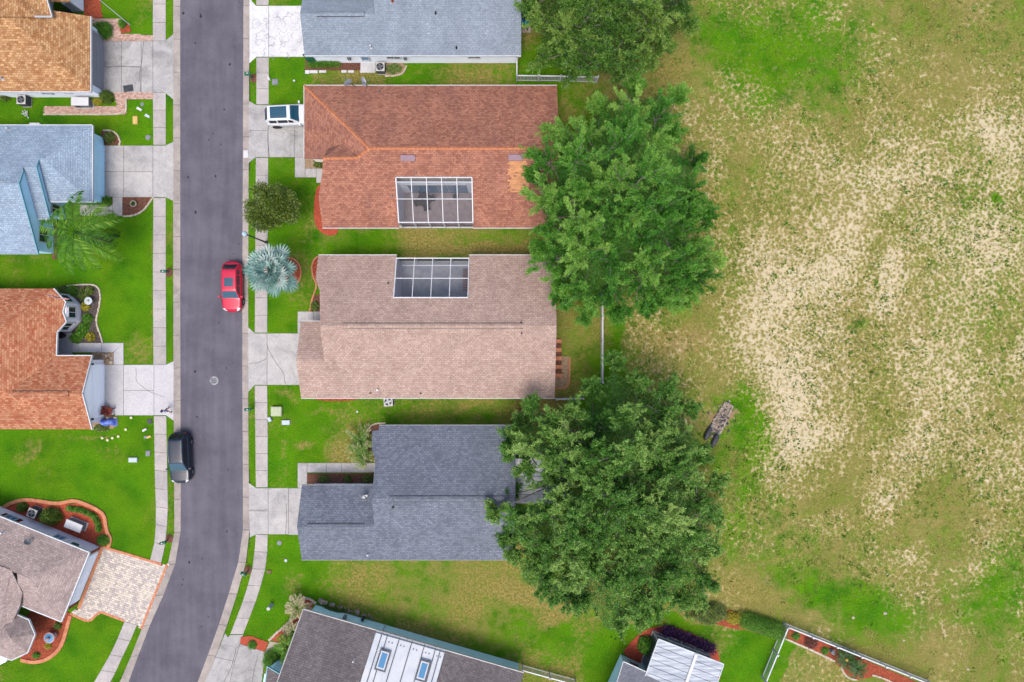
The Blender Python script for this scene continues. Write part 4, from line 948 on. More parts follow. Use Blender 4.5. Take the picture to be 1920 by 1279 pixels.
garage_door(h1, (-18.25, 28.8), math.pi, 4.9, 2.2, 'gdoor_white')
MB().box((W(582, 0, 1).x, wy - .06, 1.05), (.8, .08, 2.1)).build('side_door', M['green_pl'], h1)
for x in (655, 760): MB().box((W(x, 0, 1.2).x, wy - .1, 1.3), (.28, .2, .5)).build('meter_box', M['grey'], h1)

# ---- tan roofed house, top left
hA = house('house with tan brown shingle roof and dark grey garage door', 100, 110)
xe, ys = -37.9, 22.43; fE = lambda x: EZ + SL * (xe - x); fS = zS(ys); xf = -60
A_E = [V3(xe, ys, EZ), V3(xe - 6.8, ys + 6.8, EZ + SL * 6.8), V3(xe - 6.8, 29.2, EZ + SL * 6.8), V3(xe, 29.2, EZ)]
A_S = [V3(xe, ys, EZ), V3(xe - 6.8, ys + 6.8, EZ + SL * 6.8), V3(xf, ys + 6.8, EZ + SL * 6.8), V3(xf, ys, EZ)]
A_N = [V3(xe - 6.8, ys + 6.8, EZ + SL * 6.8), V3(xf, ys + 6.8, EZ + SL * 6.8), V3(xf, ys + 13.6, EZ), V3(xe - 6.8, ys + 13.6, EZ)]
rA = roof(hA, [A_E, A_S, A_N], M['sh_tan'])
up = [W(97, 31, 4.15), W(64, 31, 4.75), W(-60, 31, 5.75), W(-60, -90, 5.75), W(62, -90, 4.9)]
MB().slab(up, .2).build('upper_roof', M['sh_tan'], rA)
fascia(hA, [(up[0] + Vector((0, 0, .02)), up[1] + Vector((0, 0, .02))), (up[0] + Vector((.03, 0, .02)), up[4] + Vector((.03, 0, .02))), (V3(xe + .03, ys, EZ), V3(xe + .03, 29.2, EZ)), (V3(xe, ys - .03, EZ), V3(xf, ys - .03, EZ))], 'fascia')
wing = [W(130, 3, EZ), W(128, -120, EZ), W(60, -130, 4.3), W(62, 3, 4.3)]
MB().slab(wing, .14).build('porch_roof', M['sh_tan'], rA)
walls(hA, [(xe - .45, ys + .42), (xe - .45, 28.8), (-40.2, 28.8), (-40.2, 29.6), (-43, 29.6), (-43, 40), (xf, 40), (xf, ys + .42)], M['w_pale'], gables=[[V3(xe - .1, 29.0, 2.5), V3(-43.2, 29.0, 2.5), V3(-43.2, 29.0, 4.6)]])
MB().prism([(-40.15, 30.9), (-40.15, 40), (-41.2, 40), (-41.2, 30.9)], 0, 2.5).build('porch_wall', M['w_pale'], hA)
MB().prism([(-42.9, 29.5), (-41.25, 29.5), (-41.25, 31), (-42.9, 31)], 0, .06).build('porch_floor', M['dgrey'], hA)
MB().add([W(115, 12, 1.8), W(150, 26, .3), W(156, 22, .1), W(128, 3, 2.2)], [(0, 1, 2, 3)]).build('porch_screen', M['screen_dark'], hA)
garage_door(hA, (xe - .45, 25.9), 0.0, 4.9, 2.25, 'gdoor_grey')
window(hA, (W(86, 0, 1.3).x, ys + .42), -math.pi / 2, .9, 1.0, 1.45, 1, glass='glass_sky_tint')
window(hA, (W(127, 0, 1.3).x, ys + .42), -math.pi / 2, .6, .7, 1.5, 1, glass='glass')
pipe(rA, 5, 148, A_S, .4, .08, 'white')
MB().cyl((xe - .38, 28.4), .05, .1, 2.5, 8).build('downpipe', M['white'], hA)

# ---- light blue house
hB = house('light blue walled house with pale blue hipped roof behind the feather palm', 120, 350)
xe, yn, ys = -37.75, 19.40, 12.54; ym = (yn + ys) / 2; zr = EZ + SL * (yn - ym); x2, x3, xf = -41.6, -42.65, -60
fN = zN(yn)
B1N = [V3(xe, yn, EZ), V3(xe - (yn - ym), ym, zr), V3(x2, ym, zr), V3(x2, yn, EZ)]
B1E = [V3(xe, yn, EZ), V3(xe, ys, EZ), V3(xe - (yn - ym), ym, zr)]
B1S = [V3(xe, ys, EZ), V3(x2 - .1, ys, EZ), V3(x2 - .1, ym, zr), V3(xe - (yn - ym), ym, zr)]
m2 = (yn + 11.0) / 2; m3 = (yn + 7.8) / 2
B2N = pts(fN, (x2, yn), (x2, m2), (x3, m2), (x3, yn)); B2S = pts(zS(11.0), (x2, 11.0), (x2, m2), (x3 - .1, m2), (x3 - .1, 11.0))
B3N = pts(fN, (x3, yn), (x3, m3), (xf, m3), (xf, yn)); B3S = pts(zS(7.8), (x3, 7.8), (x3, m3), (xf, m3), (xf, 7.8))
rB = roof(hB, [B1N, B1E, B1S, B2N, B2S, B3N, B3S], M['sh_pale'])
walls(hB, [(xe - .5, yn - .4), (xe - .5, ys + .4), (x2 - .2, ys + .4), (x2 - .2, 11.4), (x3 - .3, 11.4), (x3 - .3, 8.2), (xf, 8.2), (xf, yn - .4)], M['w_blue'],
      gables=[[V3(x2 - .06, ym + .2, zr - .05), V3(x2 - .06, m2, fN(m2) - .12), V3(x2 - .06, 11.1, 2.45), V3(x2 - .06, ys, 2.3)], [V3(x3 - .06, m2 + .3, fN(m2) - .1), V3(x3 - .06, m3, fN(m3) - .12), V3(x3 - .06, 7.9, 2.45), V3(x3 - .06, 11, 2.3)]])
fascia(hB, [(V3(x2 + .03, 11.0, EZ), V3(x2 + .03, m2, fN(m2))), (V3(x2 + .03, m2, fN(m2)), V3(x2 + .03, m2 + 1.0, fN(m2 + 1.0))), (V3(x3 + .03, 7.8, EZ), V3(x3 + .03, m3, fN(m3))), (V3(x3 + .03, m3, fN(m3)), V3(x3 + .03, m3 + 1.2, fN(m3 + 1.2)))], 'fascia_blue', .06, .16)
fascia(hB, [(V3(xe + .03, yn, EZ), V3(xe + .03, ys, EZ)), (V3(xe, ys - .03, EZ), V3(x2 + .1, ys - .03, EZ)), (V3(xe, yn + .03, EZ), V3(xf, yn + .03, EZ)), (V3(x2, 10.97, EZ), V3(x3, 10.97, EZ))], 'fascia')
garage_door(hB, (xe - .5, 15.9), 0.0, 4.9, 2.25, 'w_blue')
window(hB, (x3 - .3, 9.7), 0.0, 1.3, 1.2, 1.5, 2); window(hB, (x2 - .2, 12.1), 0.0, .8, 1.2, 1.5, 2)
window(hB, (-40.3, ys + .4), -math.pi / 2, 1.4, 1.2, 1.5, 2)
pipe(rB, 18, 243, B3N, .45, .07, 'white'); pipe(rB, 3, 340, B3N, .4, .06, 'white')
MB().box(W(66, 234, 2.4), (.9, .3, .2)).build('exhaust_hood', M['offwhite'], hB)

# ---- orange roofed house
hC = house('orange shingle roofed house with white garage gable and bay window', 90, 680)
xf = -60; zg = EZ + SL * 3.31; za = EZ + SL * 6.33
fE = lambda x: EZ + SL * (-41.0 - x)
def e(x, y): return V3(x, y, fE(x))
C_E = [e(-41.2, 4.72), e(-40.35, 3.53), e(-40.55, 2.64), e(-40.3, 1.75), e(-40.95, .79), e(-41.0, -1.32), V3(-44.31, -4.63, zg), V3(-47.33, -1.61, za)]
C_GN = [V3(-37.8, -1.32, EZ), V3(-37.8, -4.63, zg), V3(-44.31, -4.63, zg), V3(-41, -1.32, EZ)]
C_S = [V3(-37.8, -7.94, EZ), V3(xf, -7.94, EZ), V3(xf, -1.61, za), V3(-47.33, -1.61, za), V3(-44.31, -4.63, zg), V3(-37.8, -4.63, zg)]
C_N = [V3(-41.2, 4.72, EZ), V3(-47.33, -1.61, za), V3(xf, -1.61, za), V3(xf, 4.72, EZ)]
rC = roof(hC, [C_E, C_GN, C_S, C_N], M['sh_orange'])
walls(hC, [(-41.6, 4.35), (-41.3, 4.35), (-40.35, 3.4), (-40.35, 1.87), (-41.3, .88), (-42.6, .88), (-42.6, -1.75), (-38.25, -1.75), (-38.25, -7.5), (xf, -7.5), (xf, 4.35)], M['w_lilac'], 2.2)
MB().add([V3(-38.02, -1.4, 2.35), V3(-38.02, -7.9, 2.35), V3(-38.02, -4.63, zg - .1)], [(0, 1, 2)]).build('gable_wall', M['w_white'], hC)
fw = [(V3(-37.78, -1.32, EZ), V3(-37.78, -4.63, zg)), (V3(-37.78, -4.63, zg), V3(-37.78, -7.94, EZ)), (V3(-37.8, -1.30, EZ), V3(-41, -1.30, EZ)), (e(-40.98, -1.3), e(-40.93, .79)), (e(-40.93, .79), e(-40.28, 1.75)), (e(-40.28, 1.75), e(-40.53, 2.64)), (e(-40.53, 2.64), e(-40.33, 3.53)), (e(-40.33, 3.53), e(-41.18, 4.74))]
fascia(hC, fw, 'fascia', .08, .18)
ridge_vent(rC, V3(-44.0, -4.63, zg), V3(-39.0, -4.63, zg), M['sh_orange'], .4)
garage_door(hC, (-38.25, -4.6), 0.0, 4.9, 2.2, 'gdoor_white')
window(hC, (-40.35, 2.63), 0.0, 1.0, 1.1, 1.45, 2); window(hC, (-40.82, 1.38), -.8, .95, 1.2, 1.45, 2); window(hC, (-40.82, 3.87), .8, .95, 1.2, 1.45, 2)
MB().box((-42.0, -.45, .03), (1.6, 2.5, .12)).build('porch_floor', M['conc_new'], hC)
wall_item(hC, 'door', (-42.6, -.6), 0.0, .95, 2.05, 1.05, 'door')
for y in (-2.1, -7.1):
    MB().box((-38.17, y, 1.95), (.16, .16, .3)).build('wall_lamp', M['black'], hC)

# ---- mauve roofed corner house, turned to the bend
hD = house('corner house with taupe roof and round turret beside the paver driveway', 90, 1080)
ne, se = W(167.5, 1036, EZ), W(115, 1166, EZ)
u = (se - ne).normalized(); wv = Vector((u.y, -u.x, 0))
if wv.x > 0: wv = -wv                       # points west into the house
L_ = (se - ne).length; ap = ne + u * L_ / 2 + wv * L_ / 2 + Vector((0, 0, SL * L_ / 2)); far = 16
D_E = [ne, se, ap]
D_N = [ne, ap, ap + wv * far, ne + wv * (far + L_ / 2)]
sw_ = W(37, 1135, EZ)
D_S = [se, ap, ap + wv * 1.2, sw_ - Vector((0, 0, .0))]
vx = 4.0
D_L = [sw_ + Vector((0, 0, .05)) + u * 6.2 + wv * .3 - Vector((0, 0, .1)), sw_ + u * -1.6 + wv * .2 + Vector((0, 0, .95)), ap + wv * 1.2, ap + wv * far, ap + wv * far + u * (L_ / 2 + 6) - Vector((0, 0, SL * (L_ / 2))), ]
rD = roof(hD, [D_E, D_N, D_S], M['sh_taupe'])
DL = [W(42, 1112, 3.35), W(37, 1136, 3.2), W(9, 1197, 2.75), W(-30, 1290, 2.6), W(-200, 1230, 3.2), W(-200, 1000, 5.0), W(20, 1068, 4.0)]
for q_ in ([DL[0], DL[1], DL[2], DL[6]], [DL[2], DL[3], DL[4], DL[6]], [DL[4], DL[5], DL[6]]): MB().slab(q_, .12).build('side_roof', M['sh_taupe'], rD)
oc = [(31, 1152), (54, 1162), (66, 1190), (52, 1224), (22, 1238), (-8, 1226), (-18, 1196), (0, 1160)]
tip = W(18, 1196, 3.9); ocv = [W(x, y, EZ) for x, y in oc]
mb = MB()
for i in range(8): mb.slab([ocv[i], ocv[(i + 1) % 8], tip], .12)
mb.build('turret_roof', M['sh_taupe'], hD)
for i in range(6):
    if i == 5: continue
    MB().bar(ocv[i] + Vector((0, 0, -.05)), ocv[i + 1] + Vector((0, 0, -.05)), .08, .18).build('fascia', M['fascia'], hD)
fascia(hD, [(ne, se), (se, sw_), (ne, ne + wv * 12), (sw_ + Vector((0, 0, .3)), DL[2] + Vector((0, 0, .05)))], 'fascia', .09, .18)
tc_ = W(16, 1195); tw = [(tc_.x + (v.x - W(16, 1195, EZ).x) * .86 + .1, tc_.y + (v.y - W(16, 1195, EZ).y) * .86 + .05) for v in ocv]
walls(hD, tw, M['w_lilac'], name='turret_wall')
i_ = 0.45
wp = [ne + wv * i_ + u * i_, se + wv * i_ - u * i_, sw_ - u * i_ - wv * .2, sw_ - u * i_ + wv * 1.2, sw_ + u * 5 + wv * 1.2, sw_ + u * 5 + wv * 14, ne + wv * 18 + u * i_]
walls(hD, [(p.x, p.y) for p in wp], M['w_lilac'])
angE = math.atan2(-wv.y, -wv.x); angN = math.atan2(-u.y, -u.x)
pm_ = (wp[0] + wp[1]) / 2
garage_door(hD, (pm_.x, pm_.y), angE, 4.9, 2.25, 'w_pale')
for t in (.03, .97):
    q_ = wp[0].lerp(wp[1], t); wall_item(hD, 'door_trim', (q_.x, q_.y), angE, .3, 2.4, 1.2, 'trim_red', .05)
for d_, w_ in ((3.2, .9), (8.0, 1.0)):
    q_ = wp[0] + wv * d_; fr = window(hD, (q_.x, q_.y), angN, w_, 1.2, 1.5, 2, glass='glass_sky_tint')
    for s in (-1, 1):
        z_ = q_ + wv * s * (w_ / 2 + .22) ; wall_item(hD, 'shutter', (z_.x, z_.y), angN, .3, 1.3, 1.5, 'burgundy' if d_ > 5 else 'w_lilac', .05)
for i in range(0, 4):
    a_, b_ = Vector((*tw[i], 0)), Vector((*tw[i + 1], 0)); q_ = (a_ + b_) / 2; nn_ = Vector((b_.y - a_.y, a_.x - b_.x, 0)).normalized()
    if nn_.dot(q_ - Vector((tc_.x, tc_.y, 0))) < 0: nn_ = -nn_
    an = math.atan2(nn_.y, nn_.x)
    if i in (1, 2):
        window(hD, (q_.x, q_.y), an, .8, 1.2, 1.45, 1, glass='glass_sky_tint')
        t_ = (b_ - a_).normalized()
        for s in (-1, 1): wall_item(hD, 'shutter', (q_.x + t_.x * s * .56, q_.y + t_.y * s * .56), an, .16, 1.3, 1.45, 'burgundy', .05)
q_ = wp[0] + wv * 1.15; MB().bar(Vector((q_.x, q_.y, 1.7)) - u * .12, Vector((q_.x, q_.y, 1.72)) - u * .12 + wv * .6, .3, .3).build('hose_reel', M['green_pl'], hD)
pipe(rD, 7, 998, D_N, .4, .08, 'white')

# ---- teal walled house at the bottom with white metal roof strip
hE = house('aqua walled house with weathered grey shingles and white metal roof strip with skylights', 760, 1240)
A0, B0 = W(569, 1143, EZ), W(982, 1262, EZ); u = (B0 - A0).normalized(); v = Vector((u.y, -u.x, 0))
LE = (B0 - A0).length
def L5(a, b, dz=0.0): return A0 + u * a + v * b + Vector((0, 0, SL * b + dz))
a1, a2_ = 6.81, 13.3; rg = 6.2
def L5s(a, b): return A0 + u * a + v * b + Vector((0, 0, SL * rg - SL * (b - rg)))
rE = roof(hE, [[L5(0, 0), L5(a1, 0), L5(a1, rg), L5(0, rg)], [L5(a2_, 0), L5(LE, 0), L5(LE, rg), L5(a2_, rg)], [L5s(0, rg), L5s(LE, rg), L5s(LE, 2 * rg), L5s(0, 2 * rg)]], M['sh_grey'])
M['metal_white'] = pm('white_metal_roofing', C(246, 248, 252, .85), C(226, 232, 240), 0.8, rough=0.35)
M['seam'] = pm('grey_seam', C(120, 128, 138), C(96, 104, 114), 3)
fr_ = [0, .09, .17, .34, .52, .70, .86, .93, 1]
wd = a2_ - a1
for i in range(8):
    p0, p1 = a1 + wd * fr_[i] + .04, a1 + wd * fr_[i + 1] - .04
    MB().slab([L5(p0, -.02, .05), L5(p1, -.02, .05), L5(p1, rg, .05), L5(p0, rg, .05)], .12).build('metal_panel', M['metal_white'], rE)
    if i: MB().bar(L5(p0 - .04, .25, .07), L5(p0 - .04, rg, .07), .07, .08).build('seam', M['seam'], rE)
MB().bar(L5(a1, .1, .05), L5(a2_, .1, .05), .1, .1).build('gutter_grate', M['seam'], rE)
for k in range(7):
    p0 = a1 + .5 + k * .84; MB().bar(L5(p0, -.12, .02), L5(p0 + .68, -.12, .02), .09, .05).build('gutter_guard', M['dgrey'], rE)
for k in range(5):
    for dd in (.3, .6):
        q_ = L5(a1 + wd * fr_[2 + k] + dd, .55, .06); MB().cyl((q_.x, q_.y), .05, q_.z - .02, q_.z + .05, 8).build('roof_screw', M['seam'], rE)
nE = nrm([L5(0, 0), L5(1, 0), L5(0, 1)]); tE = Matrix((u, nE.cross(u), nE)).transposed()
for px_, py_ in ((718, 1238), (793, 1257)):
    c_ = onplane(px_, py_, L5(0, 0, .06), nE)
    MB().box(c_ + nE * .07, (1.0, 1.75, .16), tilt=tE).build('skylight_curb', M['seam'], rE)
    sk = MB().box(c_ + nE * .12, (.74, 1.45, .16), tilt=tE).build('skylight', M['white'], rE)
    MB().box(c_ + nE * .19, (.52, 1.2, .04), tilt=tE).build('pane', M['glass_sky_tint'], sk)
fascia(hE, [(L5(0, -.03), L5(LE, -.03)), (L5(-.03, 0), L5(-.03, rg))], 'offwhite', .07, .18)
wE = [L5(.5, .45), L5(LE - .3, .45), L5(LE - .3, 2 * rg - .4), L5(.5, 2 * rg - .4)]
walls(hE, [(p.x, p.y) for p in wE], M['w_teal'], gables=[[Vector((*L5(.4, .4)[:2], 2.4)), Vector((*L5(.4, 2 * rg)[:2], 2.4)), L5(.4, rg, -.2)], [Vector((*L5(LE - .3, .4)[:2], 2.4)), Vector((*L5(LE - .3, 2 * rg)[:2], 2.4)), L5(LE - .3, rg, -.2)]])
q_ = L5(7.3, .4); MB().cyl((q_.x, q_.y), .05, 0, 2.5, 8).build('downpipe', M['white'], hE)
q_ = L5(3.6, .3); MB().box((q_.x, q_.y, 1.2), (.3, .3, .6), math.atan2(u.y, u.x)).build('meter_box', M['grey'], hE)
q_ = L5(5.2, .2); MB().cyl((q_.x, q_.y), .14, .3, .95, 12).build('water_meter', M['dgrey'], hE)
pipe(rE, 664, 1237, [L5(0, 0), L5(1, 0), L5(0, 1)], .45, .06, 'white')
an_ = [W(501, 1250, EZ), W(536, 1271, EZ), W(560, 1330, 3.0), W(490, 1345, 3.0)]
MB().slab(an_, .14).build('porch_roof', M['sh_grey'], hE); fascia(hE, [(an_[0], an_[1]), (an_[0], an_[3])], 'fascia_blue', .08, .18)
walls(hE, G([(514, 1240), (527, 1232), (548, 1241), (560, 1330), (500, 1330)]), M['w_teal'], name='porch_wall')

# ---- sunroom house at the lower edge
hF = house('small grey roofed house with ribbed metal sunroom roof in a red mulch bed', 1250, 1260)
f0, f1 = W(1169, 1241, EZ), W(1215, 1262, EZ); u = (f1 - f0).normalized(); v = Vector((u.y, -u.x, 0))
def L6(a, b, z): return Vector((*(f0 + u * a + v * b)[:2], z))
rF = roof(hF, [[L6(0, 0, EZ), L6(9, 0, EZ), L6(9, 6, EZ + 2.5), L6(0, 6, EZ + 2.5)]], M['sh_small'])
fascia(hF, [(L6(0, -.03, EZ), L6(9, -.03, EZ)), (L6(-.03, 0, EZ), L6(-.03, 6, EZ + 2.5))], 'fascia')
walls(hF, [tuple(L6(a, b, 0)[:2]) for a, b in ((.35, .4), (8.6, .4), (8.6, 10), (.35, 10))], M['w_teal'], gables=[[L6(.2, .3, 2.4), L6(.2, 6, 2.4), L6(.2, 6, 4.9)]])
c_ = L6(1.5, .4, 0); window(hF, (c_.x, c_.y), math.atan2(-v.y, -v.x), 1.0, 1.3, 1.4, 1)
s0, s1 = W(1235, 1199, 2.5), W(1357, 1246, 2.5); su = (s1 - s0).normalized(); sv = Vector((su.y, -su.x, 0)); Ls = (s1 - s0).length
def L7(a, b, z=None): return Vector((*(s0 + su * a + sv * b)[:2], 2.45 + .07 * b if z is None else z))
def alum():
    m, nt, b = newmat('streaked_aluminium'); setin(b, Roughness=0.45, Metallic=0.0)
    tc = nd(nt, 'ShaderNodeTexCoord'); mp = nd(nt, 'ShaderNodeMapping'); mp.inputs['Rotation'].default_value = (0, 0, R(25)); mp.inputs['Scale'].default_value = (.35, 4, 1)
    nt.links.new(tc.outputs['Object'], mp.inputs[0])
    o = mixc(nt, noise(nt, mp.outputs[0], 1.2, 5, .6, .3, .7), C(104, 122, 146), C(216, 226, 236))
    nt.links.new(o, b.inputs['Base Color']); return m
M['alum'] = alum()
for k in range(7):
    b0, b1 = .02 + .62 * k, .62 * (k + 1) - .02
    MB().slab([L7(0, b0), L7(Ls, b0), L7(Ls, b1), L7(0, b1)], .07).build('metal_panel', M['alum'], hF)
MB().bar(L7(Ls * .58, 0) + Vector((0, 0, .05)), L7(Ls * .58, 4.3) + Vector((0, 0, .05)), .26, .12).build('roof_beam', M['white'], hF)
fascia(hF, [(L7(0, -.02), L7(Ls, -.02)), (L7(Ls + .02, 0), L7(Ls + .02, 4.3)), (L7(-.02, 0), L7(-.02, 4.3))], 'fascia', .07, .14, dz=-.03)
nb = 4
for k in range(nb + 1):
    a_ = .1 + (Ls - .9) * k / nb
    MB().bar(L7(a_, .25, 0), L7(a_, .25, 2.4), .1, .1).build('frame_post', M['white'], hF)
    if k < nb:
        b_ = .1 + (Ls - .9) * (k + 1) / nb
        MB().add([L7(a_ + .06, .25, .1), L7(b_ - .06, .25, .1), L7(b_ - .06, .25, 2.4), L7(a_ + .06, .25, 2.4)], [(0, 1, 2, 3)]).build('screen_panel', M['screen_dark'], hF)
for z_ in (.08, .95): MB().bar(L7(.1, .25, z_), L7(Ls - .8, .25, z_), .1, .08).build('frame_rail', M['white'], hF)
for a_ in (.1, Ls - .8):
    MB().add([L7(a_, .3, .1), L7(a_, 3.2, .1), L7(a_, 3.2, 2.4), L7(a_, .3, 2.4)], [(0, 1, 2, 3)]).build('screen_panel', M['screen_dark'], hF)
    MB().bar(L7(a_, .25, .08), L7(a_, 3.2, .08), .1, .08).build('frame_rail', M['white'], hF)
MB().prism([tuple(L7(a, b, 0)[:2]) for a, b in ((.1, .3), (Ls - .8, .3), (Ls - .8, 4.3), (.1, 4.3))], 0, .06).build('sunroom_floor', M['lanai'], hF)
# ------------------------------------------------------------------ plants
M['oak_a'] = leafmat('fresh_oak_leaves', C(40, 106, 14), C(88, 170, 40), C(178, 230, 100))
M['oak_b'] = leafmat('deep_oak_leaves', C(46, 106, 22), C(100, 166, 52), C(192, 230, 120))
M['oak_c'] = leafmat('dark_oak_leaves', C(42, 94, 16), C(90, 146, 40), C(170, 204, 92))
M['hollyleaf'] = leafmat('glossy_dark_leaves', C(56, 86, 16), C(104, 132, 36), C(176, 188, 88), .15, .4)
M['shrubleaf'] = leafmat('shrub_leaves', C(52, 118, 14), C(94, 160, 28), C(156, 204, 60))
M['ballleaf'] = leafmat('clipped_shrub_leaves', C(60, 98, 14), C(100, 136, 30), C(152, 172, 60))
M['yellowleaf'] = leafmat('yellow_leaves', C(150, 140, 20), C(196, 188, 40), C(236, 220, 90))
M['purpleleaf'] = leafmat('purple_leaves', C(54, 26, 70), C(88, 46, 104), C(136, 84, 144))
M['dryleaf'] = leafmat('dry_straw_leaves', C(150, 110, 66), C(190, 146, 92), C(220, 182, 130))
M['palmleaf'] = leafmat('palm_fronds', C(48, 112, 2), C(106, 172, 18), C(190, 226, 84), .3)
M['silverleaf'] = leafmat('silver_fan_leaves', C(96, 146, 140), C(158, 204, 194), C(226, 244, 238), .15, .5)
M['paletip'] = leafmat('pale_palm_leaves', C(72, 126, 24), C(118, 158, 48), C(226, 208, 168), .2)
M['cycad'] = leafmat('cycad_leaves', C(20, 60, 16), C(50, 104, 20), C(100, 152, 44), .15, .4)
M['tuft'] = leafmat('grass_tufts', C(72, 136, 14), C(126, 160, 40), C(200, 192, 104), .2)

def unit(v): return v / np.maximum(np.linalg.norm(v, axis=-1, keepdims=True), 1e-9)
def leaves(name, P, D, L, Wd, tint, mat, parent, loc, flat=0.5, bend=0.0):
    """diamond shaped leaves: base point, direction, length, width"""
    n = len(P); D = unit(D)
    up = unit(rng.normal(size=(n, 3)) * flat + np.array([0, 0, 1.0]))
    sd_ = unit(np.cross(D, up)); L = np.broadcast_to(L, n)[:, None]; Wd = np.broadcast_to(Wd, n)[:, None]
    mid = P + D * L * .45; tip = P + D * L; tip[:, 2] -= bend * L[:, 0]
    V = np.stack([P, mid + sd_ * Wd / 2, tip, mid - sd_ * Wd / 2], 1).reshape(-1, 3) - np.array(loc)
    F = np.arange(4 * n).reshape(-1, 4)
    return fast_mesh(name, V, F, mat, parent, np.repeat(tint, 4))
def polydist(px, py, poly):
    d = np.full(px.shape, 1e9)
    for i in range(len(poly)):
        a = np.array(poly[i], float); b = np.array(poly[(i + 1) % len(poly)], float); ab = b - a
        t = np.clip(((px - a[0]) * ab[0] + (py - a[1]) * ab[1]) / (ab @ ab), 0, 1)
        d = np.minimum(d, np.hypot(px - a[0] - t * ab[0], py - a[1] - t * ab[1]))
    return d
def big_tree(label, base, outline, H, mat, n_bough, twigs, lpt, leaf, seed, holes=(), zlo=.42, blen=(1.5, 2.6), spread=.75, group='large trees behind the houses', trunk_r=.42, rise=60.0, lump=1.0, nbr=9, outw=.5):
    r = np.random.default_rng(seed); bw = W(*base); t = thing('oak_tree', label, 'tree', bw, group=group)
    out = outline; xs = [p[0] for p in out]; ys_ = [p[1] for p in out]
    # boughs spread evenly over the crown seen from above
    cand = []; tries = 0
    while len(cand) < n_bough and tries < 60000:
        tries += 1
        k = 12; qx = r.uniform(min(xs), max(xs), k); qy = r.uniform(min(ys_), max(ys_), k)
        ok = inpoly(qx, qy, out)
        for hx, hy, hr in holes: ok &= np.hypot(qx - hx, qy - hy) > hr
        qx, qy = qx[ok], qy[ok]
        if len(qx) == 0: continue
        if cand:
            ca_ = np.array(cand); dd = np.min(np.hypot(qx[:, None] - ca_[:, 0], qy[:, None] - ca_[:, 1]), 1); j = int(np.argmax(dd))
        else: j = 0
        cand.append((qx[j], qy[j]))
    Q = np.array(cand); d = polydist(Q[:, 0], Q[:, 1], out)
    lum = r.normal(0, .85, len(Q))
    for _ in range(10):
        cx, cy = r.uniform(min(xs), max(xs)), r.uniform(min(ys_), max(ys_)); lum += r.uniform(-1, 1.2) * np.exp(-((Q[:, 0] - cx) ** 2 + (Q[:, 1] - cy) ** 2) / (2 * 45 ** 2))
    z = H * (zlo + (1 - zlo) * (1 - np.exp(-d / rise))) + lum * lump
    RC = np.array([W(a, b, c) for (a, b), c in zip(Q, z)])             # heart of each leafy rosette
    ax = np.array(bw); ri = np.repeat(np.arange(len(RC)), nbr); m0 = len(ri)
    az = r.uniform(0, 6.283, m0); el = r.uniform(.05, 1.35, m0); hd = np.stack([np.cos(az) * np.cos(el), np.sin(az) * np.cos(el), np.sin(el)], 1)
    rad = RC - ax; rad[:, 2] = 0; rl = np.linalg.norm(rad, axis=1, keepdims=True); rmax = rl.max()
    dirv = unit(hd + (unit(rad) * outw * rl / rmax)[ri])
    edge = np.clip(d / 24, .55, 1)[ri][:, None]
    BL = r.uniform(*blen, m0)[:, None] * edge; St = RC[ri] + np.array([0, 0, -.55]) + r.normal(0, .12, (m0, 3)); En = St + dirv * BL; T = En
    ros_t = np.clip(r.normal(.46, .13, len(RC)), 0, 1)[ri]
    # wood
    wood = MB(); fork = ax + np.array([0, 0, H * .28])
    wood.tube([bw - Vector((0, 0, .2)), bw + Vector((.05, 0, .6)), bw + Vector((0.12, .08, H * .16)), Vector(fork)], [trunk_r * 1.45, trunk_r * 1.05, trunk_r * .95, trunk_r * .9], 12)
    wood.build('trunk', M['bark'], t, smooth=True)
    nl = 9; la = np.linspace(0, 2 * np.pi, nl, endpoint=False) + r.uniform(-.3, .3, nl)
    hub = [fork + np.array([math.cos(a) * rmax * .34, math.sin(a) * rmax * .34, H * .26 + r.uniform(-.5, .6)]) for a in la] + [fork + np.array([0, 0, H * .36])]
    lm = MB()
    for h_ in hub:
        m_ = fork * .5 + h_ * .5 + np.array([r.uniform(-.3, .3), r.uniform(-.3, .3), .35]); lm.tube([fork, m_, h_], [trunk_r * .55, trunk_r * .42, trunk_r * .3], 7)
    tw = MB()
    for q in RC:
        s_ = q + np.array([0, 0, -.6]); h_ = min(hub, key=lambda k_: np.linalg.norm(k_ - s_)); m_ = h_ * .5 + s_ * .5 + r.normal(0, .25, 3) + np.array([0, 0, -.1])
        lm.tube([h_, m_, s_], [.075, .055, .035], 5)
    for i in range(len(T)):
        e_ = St[i] * .45 + En[i] * .55 + r.normal(0, .16, 3)
        tw.tube([St[i], e_, En[i]], [.04, .022, .008], 4)
    # twigs and leaves
    nb = len(T); k = nb * twigs; bi = np.repeat(np.arange(nb), twigs); tt = r.uniform(.05, 1.0, k)[:, None]
    P0 = St[bi] * (1 - tt) + En[bi] * tt
    rd_ = r.normal(0, 1, (k, 3)); td = unit(dirv[bi] * (.9 + .3 * tt) + rd_ * spread + np.array([0, 0, .12])); tl = r.uniform(.35, .8, k)[:, None] * (1.2 - .45 * tt)
    sel = r.random(k) < .16
    for a, b in zip(P0[sel], (P0 + td * tl)[sel]): tw.tube([a, (a + b) / 2 + r.normal(0, .05, 3), b], [.022, .016, .006], 3)
    lm.build('limbs', M['bark'], t, smooth=True); tw.build('twigs', M['twig'], t)
    li = np.repeat(np.arange(k), lpt); lt = r.uniform(.05, 1.05, len(li))[:, None]
    LP = P0[li] + td[li] * tl[li] * lt + r.normal(0, .055, (len(li), 3))
    LD = unit(td[li] + r.normal(0, .62, (len(li), 3)))
